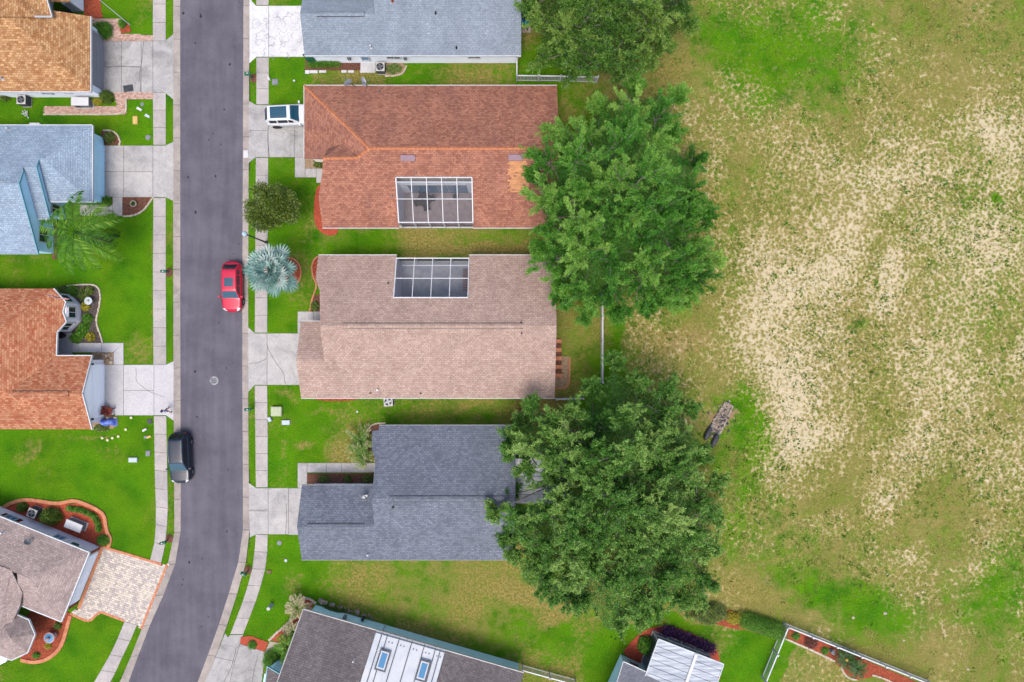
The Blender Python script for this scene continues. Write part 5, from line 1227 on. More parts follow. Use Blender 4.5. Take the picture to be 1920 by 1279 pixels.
    bt = np.clip(ros_t + r.normal(0, .06, nb), 0, 1); tn = np.clip(bt[bi][li] + r.normal(0, .15, len(li)) + (lt[:, 0] - .5) * .1 + (tt[li][:, 0] - .5) * .3, 0, 1)
    # thinner foliage deep inside the crown
    nf_ = int(len(li) * .22); fx, fy = r.uniform(min(xs), max(xs), nf_ * 3), r.uniform(min(ys_), max(ys_), nf_ * 3); fd = polydist(fx, fy, out)
    ok = inpoly(fx, fy, out) & (fd > 16)
    for hx, hy, hr in holes: ok &= np.hypot(fx - hx, fy - hy) > hr + 8
    fx, fy, fd = fx[ok][:nf_], fy[ok][:nf_], fd[ok][:nf_]
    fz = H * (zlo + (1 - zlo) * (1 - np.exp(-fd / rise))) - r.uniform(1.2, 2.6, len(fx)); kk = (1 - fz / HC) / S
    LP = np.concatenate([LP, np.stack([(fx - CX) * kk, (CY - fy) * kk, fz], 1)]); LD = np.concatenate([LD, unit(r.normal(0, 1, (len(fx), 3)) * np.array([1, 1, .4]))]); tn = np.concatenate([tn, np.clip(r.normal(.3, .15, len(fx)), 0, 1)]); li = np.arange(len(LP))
    leaves('crown', LP, LD, r.uniform(leaf[0], leaf[1], len(li)), r.uniform(leaf[2], leaf[3], len(li)), tn, mat, t, bw, .5)
    return t

TOP = [(992, 8), (1000, 60), (1008, 118), (1040, 146), (1085, 140), (1120, 150), (1165, 160), (1190, 132), (1232, 112), (1262, 88), (1292, 62), (1303, 20), (1310, -60), (1280, -150), (1180, -200), (1080, -190), (1010, -130), (985, -50)]
MID = [(983, 300), (1003, 345), (990, 380), (1012, 420), (1008, 480), (1035, 510), (1045, 545), (1082, 575), (1125, 592), (1160, 580), (1185, 560), (1215, 572), (1260, 560), (1290, 560), (1318, 530), (1345, 500), (1335, 468), (1305, 440), (1322, 400), (1318, 350), (1325, 325), (1315, 300), (1290, 285), (1262, 240), (1276, 185), (1240, 162), (1205, 172), (1180, 162), (1130, 178), (1105, 205), (1090, 240), (1060, 245), (1030, 222), (1015, 255), (1030, 280)]
LOW = [(958, 835), (968, 800), (990, 770), (1005, 752), (1045, 765), (1080, 755), (1108, 742), (1122, 700), (1150, 678), (1185, 700), (1205, 722), (1240, 716), (1268, 722), (1296, 745), (1300, 790), (1330, 825), (1318, 870), (1345, 905), (1340, 950), (1350, 1000), (1340, 1055), (1346, 1095), (1312, 1128), (1262, 1142), (1228, 1160), (1180, 1180), (1150, 1200), (1120, 1190), (1110, 1160), (1075, 1135), (1010, 1125), (965, 1098), (960, 1060), (972, 1045), (955, 1015), (928, 1000), (922, 965), (940, 935), (965, 925), (985, 935), (990, 905), (975, 880), (955, 862)]
big_tree('broad dark green oak hanging over the white fence by the blue grey house', (1130, 75), TOP, 10.5, M['oak_c'], 48, 13, 36, (.12, .2, .055, .08), 11, blen=(1.3, 2.2), spread=.6)
big_tree('bright green feathery oak covering the rear corner of the brown roof', (1140, 408), MID, 10.0, M['oak_a'], 56, 14, 44, (.14, .24, .035, .055), 22, blen=(1.5, 2.6), spread=.42, zlo=.36, nbr=10, outw=.8)
big_tree('largest clumpy oak shading the white patio roof of the slate house', (1136, 890), LOW, 10.5, M['oak_b'], 76, 13, 40, (.11, .19, .055, .08), 33, holes=((1012, 878, 18), (998, 926, 13)), blen=(1.2, 2.1), spread=.62, nbr=10)

def bush(label, px, py, rx, ry, h, mat, n, leaf, name='shrub', cat='shrub', group=None, z0=0.0, top=.0, tip=0.0):
    c = W(px, py); t = thing(name, label, cat, c, group=group)
    d = unit(rng.normal(size=(n, 3))); d[:, 2] = np.abs(d[:, 2]) * 1.0 - .15
    lum = 1 + .12 * np.sin(d[:, 0] * 5 + px) * np.cos(d[:, 1] * 6 + py) + rng.normal(0, .07, n)
    rr = (rng.random(n) ** .35) * lum
    P = np.stack([c.x + d[:, 0] * rr * rx, c.y + d[:, 1] * rr * ry, z0 + h * .15 + np.maximum(0, d[:, 2]) * rr * h * .85 + rng.random(n) * .03], 1)
    D = unit(rng.normal(0, 1, (n, 3)) * np.array([1, 1, .4]) + d * .35)
    tn = np.clip(.45 + .22 * np.sin(d[:, 0] * 7 + py) * np.cos(d[:, 1] * 7) + rng.normal(0, .18, n) , 0, 1)
    leaves('crown', P, D, rng.uniform(leaf * .7, leaf * 1.3, n), leaf * .5, tn, mat, t, c)
    m = MB()
    for k in range(5):
        a = k * 1.257; m.tube([(c.x, c.y, -.05), (c.x + rx * .3 * math.cos(a), c.y + ry * .3 * math.sin(a), h * .35), (c.x + rx * .6 * math.cos(a), c.y + ry * .6 * math.sin(a), h * .6)], [.035, .025, .012], 5)
    m.build('stems', M['bark'], t)
    return t
def hedge(label, pts_px, w, h, mat, n, leaf, group=None):
    c = W(*pts_px[0]); t = thing('hedge', label, 'hedge', c, group=group)
    L = along(pts_px); s = rng.random(n) * L[-1]; base = np.array([W(*at_len(pts_px, L, q)) for q in s])
    off = rng.normal(size=(n, 3)); off = unit(off) * (rng.random((n, 1)) ** .4); off[:, 2] = np.abs(off[:, 2])
    P = base + off * np.array([w / 2, w / 2, h]) * (1 + .12 * np.sin(s * .6)[:, None])
    D = unit(rng.normal(0, 1, (n, 3)) * np.array([1, 1, .4]) + off * .35)
    tn = np.clip(.45 + .2 * np.sin(s * .5) + rng.normal(0, .2, n), 0, 1)
    leaves('crown', P, D, rng.uniform(leaf * .7, leaf * 1.3, n), leaf * .5, tn, mat, t, c)
    m = MB()
    k = max(2, int(L[-1] / 16))
    for i in range(k):
        q = W(*at_len(pts_px, L, L[-1] * (i + .5) / k)); m.tube([q - Vector((0, 0, .05)), q + Vector((.05, .03, h * .5)), q + Vector((-.05, .06, h * .8))], [.03, .025, .012], 5)
    m.build('stems', M['bark'], t)
    return t

# street tree with glossy leaves
def small_tree(label, base, blobs, H, mat, n, leaf):
    bw = W(*base); t = thing('street_tree', label, 'tree', bw); Ps, Ds, tn = [], [], []; m = MB()
    m.tube([bw - Vector((0, 0, .1)), bw + Vector((0, 0, H * .45))], [.11, .08], 8); m.build('trunk', M['bark'], t, smooth=True); b = MB()
    for px, py, r_, zc, fr in blobs:
        c = np.array(W(px, py, zc)); k = int(n * fr); nc = max(4, int(k / 90)); cc = c + unit(rng.normal(size=(nc, 3))) * r_ * (rng.random((nc, 1)) ** .4) * np.array([1, 1, .75])
        for q in cc: b.tube([np.array(bw) + np.array([0, 0, H * .42]), (np.array(bw) + np.array([0, 0, H * .5]) + q) / 2, q], [.04, .025, .01], 4)
        i = rng.integers(0, nc, k); o = rng.normal(0, .17, (k, 3)); Ps.append(cc[i] + o); Ds.append(unit(o + rng.normal(0, .1, (k, 3)) + unit(cc[i] - c) * .15)); tn.append(np.clip(rng.normal(.42, .24, k), 0, 1))
    b.build('limbs', M['bark'], t); k = sum(len(q) for q in Ps)
    leaves('crown', np.concatenate(Ps), np.concatenate(Ds), rng.uniform(leaf * .8, leaf * 1.3, k), leaf * .45, np.concatenate(tn), mat, t, bw)
small_tree('small dense street tree with glossy dark leaves beside the pavement', (522, 396), [(520, 378, 1.5, 3.4, .6), (498, 408, 1.3, 2.9, .4), (535, 395, 1.2, 3.0, .35), (476, 385, .7, 2.5, .07), (470, 402, .6, 2.4, .05), (492, 360, .8, 2.9, .12)], 3.9, M['hollyleaf'], 15000, .17)

# pinnate palms: every frond a part
def frond(parent, base, az, elev, L, mat, npair, ll, lw, droop, vee=.5, tint0=.5, name='frond', curl=0.0, tipt=0.0):
    n_ = 11; s = np.linspace(0, 1, n_); el = elev - droop * s ** 1.3; aa = az + curl * s
    step = L / (n_ - 1); p = np.zeros((n_, 3)); p[0] = base
    for i in range(1, n_): p[i] = p[i - 1] + step * np.array([math.cos(el[i]) * math.cos(aa[i]), math.cos(el[i]) * math.sin(aa[i]), math.sin(el[i])])
    q = np.linspace(.12, 1, npair); PP = np.stack([np.interp(q, s, p[:, k]) for k in range(3)], 1)
    T = np.stack([np.interp(q, s, np.gradient(p[:, k])) for k in range(3)], 1); T = unit(T); sd_ = unit(np.cross(T, np.array([0, 0, 1.0]))); upv = np.cross(sd_, T)
    V, D, Ln = [], [], []
    prof = np.sin(np.clip(q * 2.7 + .35, 0, math.pi)) * .75 + .28
    for sg in (1, -1):
        D.append(unit(sd_ * sg + T * .55 + upv * vee * .35 + rng.normal(0, .12, T.shape) - np.array([0, 0, .35]))); V.append(PP); Ln.append(prof * ll * rng.uniform(.85, 1.1, npair))
    V = np.concatenate(V); D = np.concatenate(D); Ln = np.concatenate(Ln)
    tn = np.clip(tint0 + rng.normal(0, .15, len(V)) + tipt * np.tile(q, 2), 0, 1)
    o = leaves(name, V, D, Ln, lw, tn, mat, parent, tuple(ORG[parent.name]), .25, bend=.12)
    return p
def palm(name, label, base, H, mat, nf, L, npair, ll, lw, elevs, droop, trunk_r, top=None, group=None, tint=(.3, .7), az=None, tipt=0.0, rach=.02, curl=.2):
    bw = W(*base); t = thing(name, label, 'palm', bw, group=group); c = Vector(top) if top is not None else bw + Vector((0, 0, H))
    m = MB(); m.tube([bw - Vector((0, 0, .1)), bw.lerp(c, .5), c], [trunk_r * 1.25, trunk_r, trunk_r * .8], 10); m.build('trunk', M['palmbark'], t, smooth=True)
    r = MB()
    for k in range(nf):
        a = (az[k] if az else k * 2.39996 + random.uniform(-.2, .2)); e_ = random.uniform(*elevs)
        p = frond(t, np.array(c) + np.array([0, 0, random.uniform(-.1, .1)]), a, e_, L * random.uniform(.85, 1.08), mat, npair, ll, lw, droop * random.uniform(.8, 1.2), tint0=random.uniform(*tint), curl=random.uniform(-curl, curl), tipt=tipt)
        r.tube(p[::2], [rach, rach * .85, rach * .7, rach * .5, rach * .3, rach * .15], 4)
    r.build('midribs', M['paletip'] if tipt else M['palmleaf'], t)
    return t
palm('queen_palm', 'tall arching feather palm on the lawn of the light blue house', (208, 452), 5.2, M['palmleaf'], 15, 4.3, 54, .9, .07, (.2, .7), 1.75, .19, tint=(.1, .6), az=[0.05, .35, .62, 1.0, 1.5, 2.0, 2.45, 2.9, 3.4, 3.9, 4.35, 4.8, 5.2, 5.7, 6.05], rach=.035)
palm('date_palm', 'bushy pale tipped palm next to the slate roof, nearer the mauve house', (682, 832), 1.5, M['paletip'], 17, 1.7, 20, .34, .06, (.0, .8), .9, .12, top=W(676, 828, 1.3), group='pale tipped palms', tint=(.0, .2), tipt=.7)
palm('date_palm', 'bushy pale tipped palm next to the concrete entry walk', (686, 850), 1.4, M['paletip'], 16, 1.5, 20, .32, .06, (.0, .8), .9, .12, top=W(679, 853, 1.2), group='pale tipped palms', tint=(.0, .2), tipt=.7)
palm('date_palm', 'silver and yellow palm at the white block edging of the teal house', (566, 1135), 1.4, M['paletip'], 18, 1.3, 24, .34, .05, (.1, .9), .9, .1, top=W(557, 1140, 1.2), tipt=.6)
palm('date_palm', 'green leaning palm beside the beige path of the teal house', (546, 1205), 1.6, M['palmleaf'], 18, 1.4, 24, .36, .06, (.1, .9), 1.0, .1, top=W(539, 1212, 1.4))
palm('date_palm', 'tawny grassy palm between white edging and the weathered grey roof', (556, 1176), 1.0, M['paletip'], 18, 1.1, 24, .3, .05, (.2, .9), 1.0, .08, tint=(.5, .8), tipt=.3)
for lab, b_ in (('round green cycad with a yellow cone in its heart', (1578, 1228)), ('round dark green cycad without a cone', (1600, 1246))):
    t = palm('cycad', lab, b_, .75, M['cycad'], 34, 1.05, 24, .2, .028, (.15, .6), .55, .16, group='cycads by the picket fence', rach=.012, curl=.05)
    if 'yellow' in lab:
        c = W(*b_); MB().ball((c.x, c.y, .95), (.16, .16, .2), 10, 8).build('cone', M['yellow_cone'] if 'yellow_cone' in M else pm('yellow_cone', C(214, 180, 90), C(190, 150, 60), 8), t, smooth=True)

# silver fan palm
bp = W(541, 511); t = thing('fan_palm', 'silver blue fan palm arching over the pavement by the red car', 'palm', bp); ct = W(508, 508, 4.1)
m = MB(); m.tube([bp - Vector((0, 0, .1)), bp + Vector((-.02, 0, 1.6)), ct - Vector((0, 0, .3))], [.26, .22, .2], 12); m.build('trunk', M['palmbark'], t, smooth=True)
pet = MB()
for k in range(26):
    a = k * 2.39996; ring = k / 26; e_ = 1.25 - 1.35 * ring + random.uniform(-.1, .1); L = 1.5 + 1.25 * ring
    if k in (24,): a = -.62; L = 3.1; e_ = -.15
    if k in (25,): a = 1.05; L = 2.8; e_ = .0
    d = np.array([math.cos(e_) * math.cos(a), math.cos(e_) * math.sin(a), math.sin(e_)]); hub = np.array(ct) + d * L * .55
    pet.tube([np.array(ct), (np.array(ct) + hub) / 2 + np.array([0, 0, .06]), hub], [.035, .025, .02], 5)
    nseg = 24; sp = np.linspace(-1.75, 1.75, nseg); sdv = unit(np.cross(d, np.array([0, 0, 1.0]))[None])[0]; upv = np.cross(sdv, d)
    D = d[None] * np.cos(sp)[:, None] + sdv[None] * np.sin(sp)[:, None] + upv[None] * (np.abs(np.sin(sp * 1.0)) * .35 + np.where(np.arange(nseg) % 2, .10, -.10))[:, None]
    Ln = (1.25 - .3 * np.abs(sp) / 2) * random.uniform(.85, 1.05)
    tn = np.clip(random.uniform(.1, .85) + np.where(np.arange(nseg) % 2, .15, -.15) + rng.normal(0, .08, nseg), 0, 1)
    leaves('leaf', np.repeat(hub[None], nseg, 0), D, Ln, .17, tn, M['silverleaf'], t, bp, .15, bend=.12)
pet.build('petioles', M['silverleaf'], t)

# shrubs
bush('clipped round shrub at the garage corner with pink brick path beneath', 198, 60, .8, .8, 1.2, M['shrubleaf'], 5200, .09)
bush('smaller clipped round shrub by the brick path and mat', 203, 184, .62, .62, .9, M['ballleaf'], 3600, .09)
bush('yellow green low plant beside the white generator box', 185, 192, .55, .28, .5, M['yellowleaf'], 700, .12)
bush('low dark shrub against the tan house side wall', 12, 184, .45, .35, .6, M['hollyleaf'], 900, .1)
bush('shrub in the half round bed at the light blue garage', 207, 259, .55, .55, .6, M['hollyleaf'], 1300, .1)
bush('bushy plant at the light blue garage corner by the walk', 203, 378, .45, .45, .6, M['shrubleaf'], 1000, .12)
bush('leafy weed in the little flagpole bed', 231, 46, .35, .4, .5, M['shrubleaf'], 700, .12)
bush('large rounded shrub beside the shaded cooling unit', 101, 966, .95, .75, 1.5, M['ballleaf'], 6500, .1)
bush('small round shrub at the bed end near the maroon shutters', 44, 950, .5, .45, .7, M['ballleaf'], 2200, .09)
hedge('low clipped hedge following the orange edging', [(130, 952), (155, 956), (178, 966), (186, 980), (188, 995)], .55, .5, M['shrubleaf'], 5200, .1)
bush('loose green plant where orange edging meets the paver drive', 196, 1012, .6, .5, .55, M['shrubleaf'], 1300, .13)
bush('tuft of green plant under the white gutter corner', 110, 1173, .35, .35, .4, M['hollyleaf'], 500, .12)
bush('small spiky plant in the turret bed', 70, 1228, .35, .25, .35, M['shrubleaf'], 350, .14); bush('bronze tinted plant in the turret bed', 92, 1210, .35, .35, .3, M['yellowleaf'], 300, .12)
for i, (x, y, r_, lab) in enumerate([(118, 548, .6, 'dark shrub under the flag at the bay window'), (138, 546, .55, 'leafy shrub behind the bay by white stones'), (160, 552, .6, 'bushy green shrub near the pale ornament'), (163, 575, .4, 'yellow green tuft beside the pale ornament'), (166, 597, .42, 'bright lime shrub level with the bay window'), (160, 614, .5, 'green shrub with purple flowers beyond the bay'), (155, 624, .5, 'bright lime shrub at the bay foot'), (144, 634, .5, 'bright lime shrub beside the entry walk'), (172, 632, .4, 'spiky yellow green plant by the stone edging'), (170, 545, .35, 'small dark shrub at the edging corner')]):
    bush(lab, x, y, r_, r_, .6, M['yellowleaf'] if i in (3, 8) else M['hollyleaf'] if i in (0, 2, 9) else M['shrubleaf'], 900, .13)
hedge('clipped hedge along the white wall of the blue grey house', [(580, 124), (600, 123), (636, 122)], .6, .75, M['shrubleaf'], 3800, .09)
bush('grey leafed rock garden plants beside the white cooling unit', 738, 130, .85, .5, .3, M['paletip'], 1500, .1)
bush('dark shrub in the small bed by the mauve house entry', 591, 574, .4, .45, .5, M['hollyleaf'], 900, .12)
for x, lab in ((608, 'spreading shrub in the mulch strip near the white stone'), (653, 'clipped round shrub in the mulch strip'), (690, 'dark shrub in the mulch strip against the slate roof')):
    bush(lab, x, 897, .55 if x != 653 else .3, .3, .45, M['hollyleaf'] if x != 653 else M['ballleaf'], 900, .11)
bush('green plant in the tan gravel bed of the brown roofed house', 598, 309, .45, .3, .5, M['hollyleaf'], 700, .12)
bush('dry straw coloured ornamental grass at the slate roof corner', 978, 785, .7, .7, .7, M['dryleaf'], 1800, .3)
bush('round green shrub at the teal porch wall', 515, 1234, 1.05, .95, 1.0, M['shrubleaf'], 5200, .1)
bush('round glossy shrub between teal wall and metal sunroom roof', 1211, 1208, .78, .85, 1.2, M['shrubleaf'], 4200, .13)
hedge('row of deep purple plants along the sunroom screen', [(1242, 1180), (1262, 1184), (1285, 1193), (1310, 1203), (1336, 1216)], 1.0, .6, M['purpleleaf'], 2300, .2)
bush('wide green shrub in the red mulch by the oak', 1328, 1148, 1.7, 1.0, 1.1, M['hollyleaf'], 7500, .12)
bush('yellow variegated bush between the green shrub and the hedge', 1374, 1157, .75, .6, .7, M['yellowleaf'], 1400, .13)
hedge('dense clipped hedge ending at the white fence corner', [(1392, 1160), (1420, 1168), (1445, 1176), (1462, 1184)], 1.7, 1.3, M['shrubleaf'], 15000, .1)
bush('light green low plant at the red mulch edge', 1332, 1163, .5, .35, .35, M['shrubleaf'], 700, .13)
bush('small shrub first in the fence bed', 1491, 1192, .38, .38, .4, M['shrubleaf'], 600, .1); bush('small shrub beside the grey fence ornament', 1546, 1219, .35, .35, .4, M['shrubleaf'], 600, .1)
bush('reddish brown dried shrub in the fence bed', 1519, 1203, .65, .6, .35, M['mulchleaf'] if 'mulchleaf' in M else leafmat('brown_leaves', C(110, 60, 50), C(140, 80, 66), C(170, 110, 90)), 1000, .12)
bush('small leafy clump in the bright red corner bed', 474, 1208, .4, .4, .45, M['shrubleaf'], 600, .12)
bush('overgrown shrub at the blue house window under the feather palm', 118, 395, .6, .5, .6, M['hollyleaf'], 900, .12)
bush('ragged shrub under the orange roof corner by the blue cover', 192, 802, .7, .35, .5, M['hollyleaf'], 1200, .12)
bush('weedy shrub strip by the rocks at the teal wall', 625, 1143, 1.2, .35, .4, M['hollyleaf'], 1500, .13)

# grass tufts standing in the sandy field: nobody could count them
N = 24000
tx = rng.uniform(1150, 1960, N * 3); ty = rng.uniform(-40, 1290, N * 3)
gi = ((np.searchsorted(gy, (CY - ty) / S)).clip(0, ny - 1), np.searchsorted(gx, (tx - CX) / S).clip(0, nx - 1))
keep = (rng.random(N * 3) < (.30 + .30 * sand[gi])) & (~inpoly(tx, ty, [(1128, 1215), (1290, 1110), (1475, 1165), (1760, 1280), (1760, 1500), (1000, 1400)])); tx, ty = tx[keep][:N], ty[keep][:N]
n = len(tx); nbld = 7; cx_, cy_ = (tx - CX) / S, (CY - ty) / S; sz = rng.gamma(2.0, .045, n).clip(.04, .34)
pi = np.repeat(np.arange(n), nbld); an = rng.uniform(0, 6.283, n * nbld)
P = np.stack([cx_[pi] + np.cos(an) * sz[pi] * .35, cy_[pi] + np.sin(an) * sz[pi] * .35, np.full(n * nbld, -.08)], 1)
D = np.stack([np.cos(an), np.sin(an), rng.uniform(.35, 1.3, n * nbld)], 1)
tn = np.clip(rng.normal(.35, .22, n)[pi] + rng.normal(0, .1, n * nbld), 0, 1)
tf = leaves('field_grass', P, D, sz[pi] * rng.uniform(.7, 1.2, n * nbld), sz[pi] * .5, tn, M['tuft'], None, (0, 0, 0))
tag(tf, 'scattered grass tufts standing in the sandy field', 'grass', kind='stuff')
# ------------------------------------------------------------------ cars
def car(name, label, px, py, heading, paint, L=4.7, Wd=1.86, Hr=1.68, belt=1.02, x_cowl=.30, x_rf=.12, x_rr=-.40, x_rb=-.485, sunroof=None, rails=False, moon='glass', lightc='white'):
    loc = W(px, py); t = thing(name, label, 'car', (loc.x, loc.y, ROADZ(px)), heading)
    OR = (0, 0, 0); hw = Wd / 2
    def plan(u):                                    # half width along the length, u in -1..1
        return hw * (1 - .16 * abs(u) ** 5 - .38 * max(0, (abs(u) - .82) / .18) ** 2.2)
    def top(u):                                     # bonnet / belt height
        x = u / 2
        if x > x_cowl: k = (x - x_cowl) / (.5 - x_cowl); return belt - .03 - .13 * k - .26 * max(0, k - .8) / .2
        return belt - (.28 * max(0, (-x - .44) / .06) if x < -.44 else 0)
    def grid(fn, nu, nv, u0, u1, v0, v1, off=0.0):
        Vv = []
        for i in range(nu + 1):
            for j in range(nv + 1):
                u_, v_ = u0 + (u1 - u0) * i / nu, v0 + (v1 - v0) * j / nv; p = fn(u_, v_)
                if off:
                    a_ = fn(u_ + .004, v_) - fn(u_ - .004, v_); b_ = fn(u_, v_ + .004) - fn(u_, v_ - .004); n_ = a_.cross(b_)
                    if n_.length > 1e-9:
                        n_.normalize()
                        if n_.dot(p - Vector((0, 0, .6))) < 0: n_ = -n_
                        p = p + n_ * off
                Vv.append(p)
        Fv = [(i * (nv + 1) + j, i * (nv + 1) + j + 1, (i + 1) * (nv + 1) + j + 1, (i + 1) * (nv + 1) + j) for i in range(nu) for j in range(nv)]
        return Vv, Fv
    def body(u, v):                                 # lower body shell; v in -1..1 runs over the top from sill to sill
        w = plan(u); h = top(u); s = math.copysign(1, v); a = abs(v)
        if a < .5: k = a / .5; return Vector((u * L / 2, s * w * .86 * k, h + .035 * (1 - k * k)))
        k = (a - .5) / .5; prof = [(.86, h), (.955, h - .05), (1.0, h - .22), (1.005, h - .42), (.97, .30), (.93, .24)]
        f = k * 5; i = min(4, int(f)); q = f - i
        return Vector((u * L / 2 * (1 - .012 * k), s * w * (prof[i][0] * (1 - q) + prof[i + 1][0] * q), prof[i][1] * (1 - q) + prof[i + 1][1] * q))
    Vv, Fv = grid(body, 40, 24, -1, 1, -1, 1); mb = MB().add(Vv, Fv)
    nv = 25
    mb.add([Vv[j] for j in range(nv)], [tuple(range(nv))]); mb.add([Vv[40 * nv + j] for j in range(nv)], [tuple(range(nv - 1, -1, -1))])
    mb.build('body', paint, t, smooth=True, org=OR)
    hgt = Hr - belt
    def hz(x):                                      # greenhouse height profile
        a = (x_cowl - x) / (x_cowl - x_rf) * hgt; b = (x - x_rb) / (x_rr - x_rb) * hgt; c = hgt - .10 * ((x - (x_rf + x_rr) / 2) / .3) ** 2 * .6
        m_ = min(a, b, c); k = .05
        return max(0.0, -k * math.log(math.exp(-a / k) + math.exp(-b / k) + math.exp(-c / k))) if m_ < 3 else c
    def cabin(u, v):
        x = x_rb + (x_cowl - x_rb) * u; h = hz(x); w = plan(2 * x) * .90; wt = w - .30 * h * (1 if h < hgt else 1); s = math.copysign(1, v); a = abs(v); z0 = belt - .02
        if a < .62: k = a / .62; return Vector((x * L, s * wt * k, z0 + h * (1 - .05 * k ** 3)))
        k = (a - .62) / .38; return Vector((x * L, s * (wt + (w - wt) * k), z0 + h * .95 * (1 - k)))
    mb = MB().add(*grid(cabin, 34, 26, 0, 1, -1, 1)); mb.build('cabin', paint, t, smooth=True, org=OR)
    ux = lambda x: (x - x_rb) / (x_cowl - x_rb)
    def patch(nm, mat, u0, u1, v0, v1, off=.012, nu=8, nv_=8): return MB().add(*grid(cabin, nu, nv_, u0, u1, v0, v1, off)).build(nm, mat, t, smooth=True, org=OR)
    patch('windscreen', M['car_glass'], ux(x_rf + .012), ux(x_cowl - .006), -.56, .56); patch('rear_window', M['car_glass_dark'], ux(x_rb + .012), ux(x_rr - .008), -.52, .52)
    for s in (-1, 1):
        for a_, b_ in ((x_rr + .01, -.23), (-.205, -.02), (0.0, x_rf + .05)):
            va, vb = .70, .93
            patch('side_window', M['car_glass_dark'], ux(a_), ux(b_), s * va, s * vb, .012, 6, 3)
    if sunroof: patch('sunroof', M['car_glass'], ux(sunroof[0]), ux(sunroof[1]), -sunroof[2], sunroof[2], .01)
    def bpatch(nm, mat, u0, u1, v0, v1, off=.012): return MB().add(*grid(body, 5, 5, u0, u1, v0, v1, off)).build(nm, mat, t, smooth=True, org=OR)
    for s in (-1, 1):
        bpatch('headlight', M['car_lamp'], .86, .965, s * .40, s * .60); bpatch('tail_light', M['car_red'], -.985, -.93, s * .50, s * .66)
        MB().box((.205 * L, s * (hw + .10), belt + .06), (.14, .22, .14)).build('mirror', paint, t, org=OR)
        bpatch('door_seam', M['black'], -.035, -.030, s * .56, s * .93, .004); bpatch('door_seam', M['black'], -.415, -.41, s * .56, s * .93, .004)
        if rails: MB().tube([(.06 * L, s * (hw * .62), Hr - .01), (-.1 * L, s * (hw * .64), Hr + .04), (-.36 * L, s * (hw * .62), Hr)], .022, 6).build('roof_rail', M['metal'], t, org=OR)
    bpatch('bonnet_seam', M['black'], 2 * x_cowl + .035, 2 * x_cowl + .045, -.44, .44, .004)
    MB().box((L / 2 - .08, 0, .5), (.1, hw * 1.2, .22)).build('grille', M['black'], t, org=OR)
    MB().box((L / 2 - .035, 0, .42), (.03, .5, .12)).build('number_plate', M['offwhite'], t, org=OR)
    for sx in (.295, -.29):
        for s in (-1, 1):
            y = s * (hw - .10); wh = MB()
            n_ = 24; prof = [(.20, -.11), (.33, -.11), (.35, -.07), (.35, .07), (.33, .11), (.20, .11)]
            Vv = []
            for i in range(n_):
                a = 6.28318 * i / n_
                for r_, dy in prof: Vv.append((sx * L + r_ * math.cos(a), y + dy, .35 + r_ * math.sin(a)))
            Fv = [(i * 6 + j, i * 6 + (j + 1) % 6, ((i + 1) % n_) * 6 + (j + 1) % 6, ((i + 1) % n_) * 6 + j) for i in range(n_) for j in range(6)]
            w_ = wh.add(Vv, Fv).build('wheel', M['tyre'], t, smooth=True, org=OR)
            rm = MB()
            for k in range(5):
                a = 6.28318 * k / 5; rm.bar((sx * L, y + s * .09, .35), (sx * L + .22 * math.cos(a), y + s * .09, .35 + .22 * math.sin(a)), .07, .04)
            rm.tube([(sx * L, y - s * .02, .35), (sx * L, y + s * .10, .35)], [.21, .21], 20); rm.build('rim', M['metal'], w_, org=OR)
            MB().tube([(sx * L, y - .13, .35), (sx * L, y + s * .02, .35)], [.40, .40], 20).build('wheel_arch', M['black'], t, org=OR)
    MB().box((0, 0, .26), (L * .9, Wd * .82, .12)).build('underbody', M['black'], t, org=OR)
    return t
def ROADZ(px): return -0.085 if 337 < px < 460 else 0.03
M['car_glass'] = glassmat('tinted_car_glass', C(34, 84, 108), .08); M['car_glass_dark'] = glassmat('dark_car_glass', C(20, 30, 44), .04)
M['car_lamp'] = pm('lamp_lens', C(236, 236, 240), rough=.1, coat=1.0); M['car_red'] = pm('red_lens', C(190, 30, 30), rough=.1, coat=1.0)
M['tyre'] = pm('tyre_rubber', C(44, 44, 48), C(34, 34, 38), 8)
def paint(name, c, metal=.1): return pm(name, c, rough=.35, metal=metal, coat=.25, spec=.3)
car('parked_car', 'pinkish red car with small sunroof parked beside the silver fan palm', 440, 538.5, R(-90), paint('raspberry_red_paint', C(220, 24, 70)), Hr=1.52, belt=.95, x_cowl=.235, x_rf=.09, x_rr=-.32, x_rb=-.44, sunroof=(-.16, .01, .38))
car('parked_car', 'black sport utility car with roof rails parked half on the kerb', 344, 856, R(-88), paint('black_paint_sky_tint', C(30, 42, 62), .0), L=4.75, Wd=1.9, Hr=1.7, belt=1.05, rails=True, x_cowl=.25, x_rf=.07, x_rr=-.37, x_rb=-.475)  # black car; the blue in its paint colour stands for reflected sky
car('parked_car', 'white sport utility car with glass roof nosed under the brown roof', 549, 221, R(2.5), paint('pearl_white_paint', C(246, 248, 252), .05), L=4.75, Wd=1.9, Hr=1.68, belt=1.04, x_cowl=.2, x_rf=.04, x_rr=-.38, x_rb=-.48, sunroof=(-.33, -.01, .5))

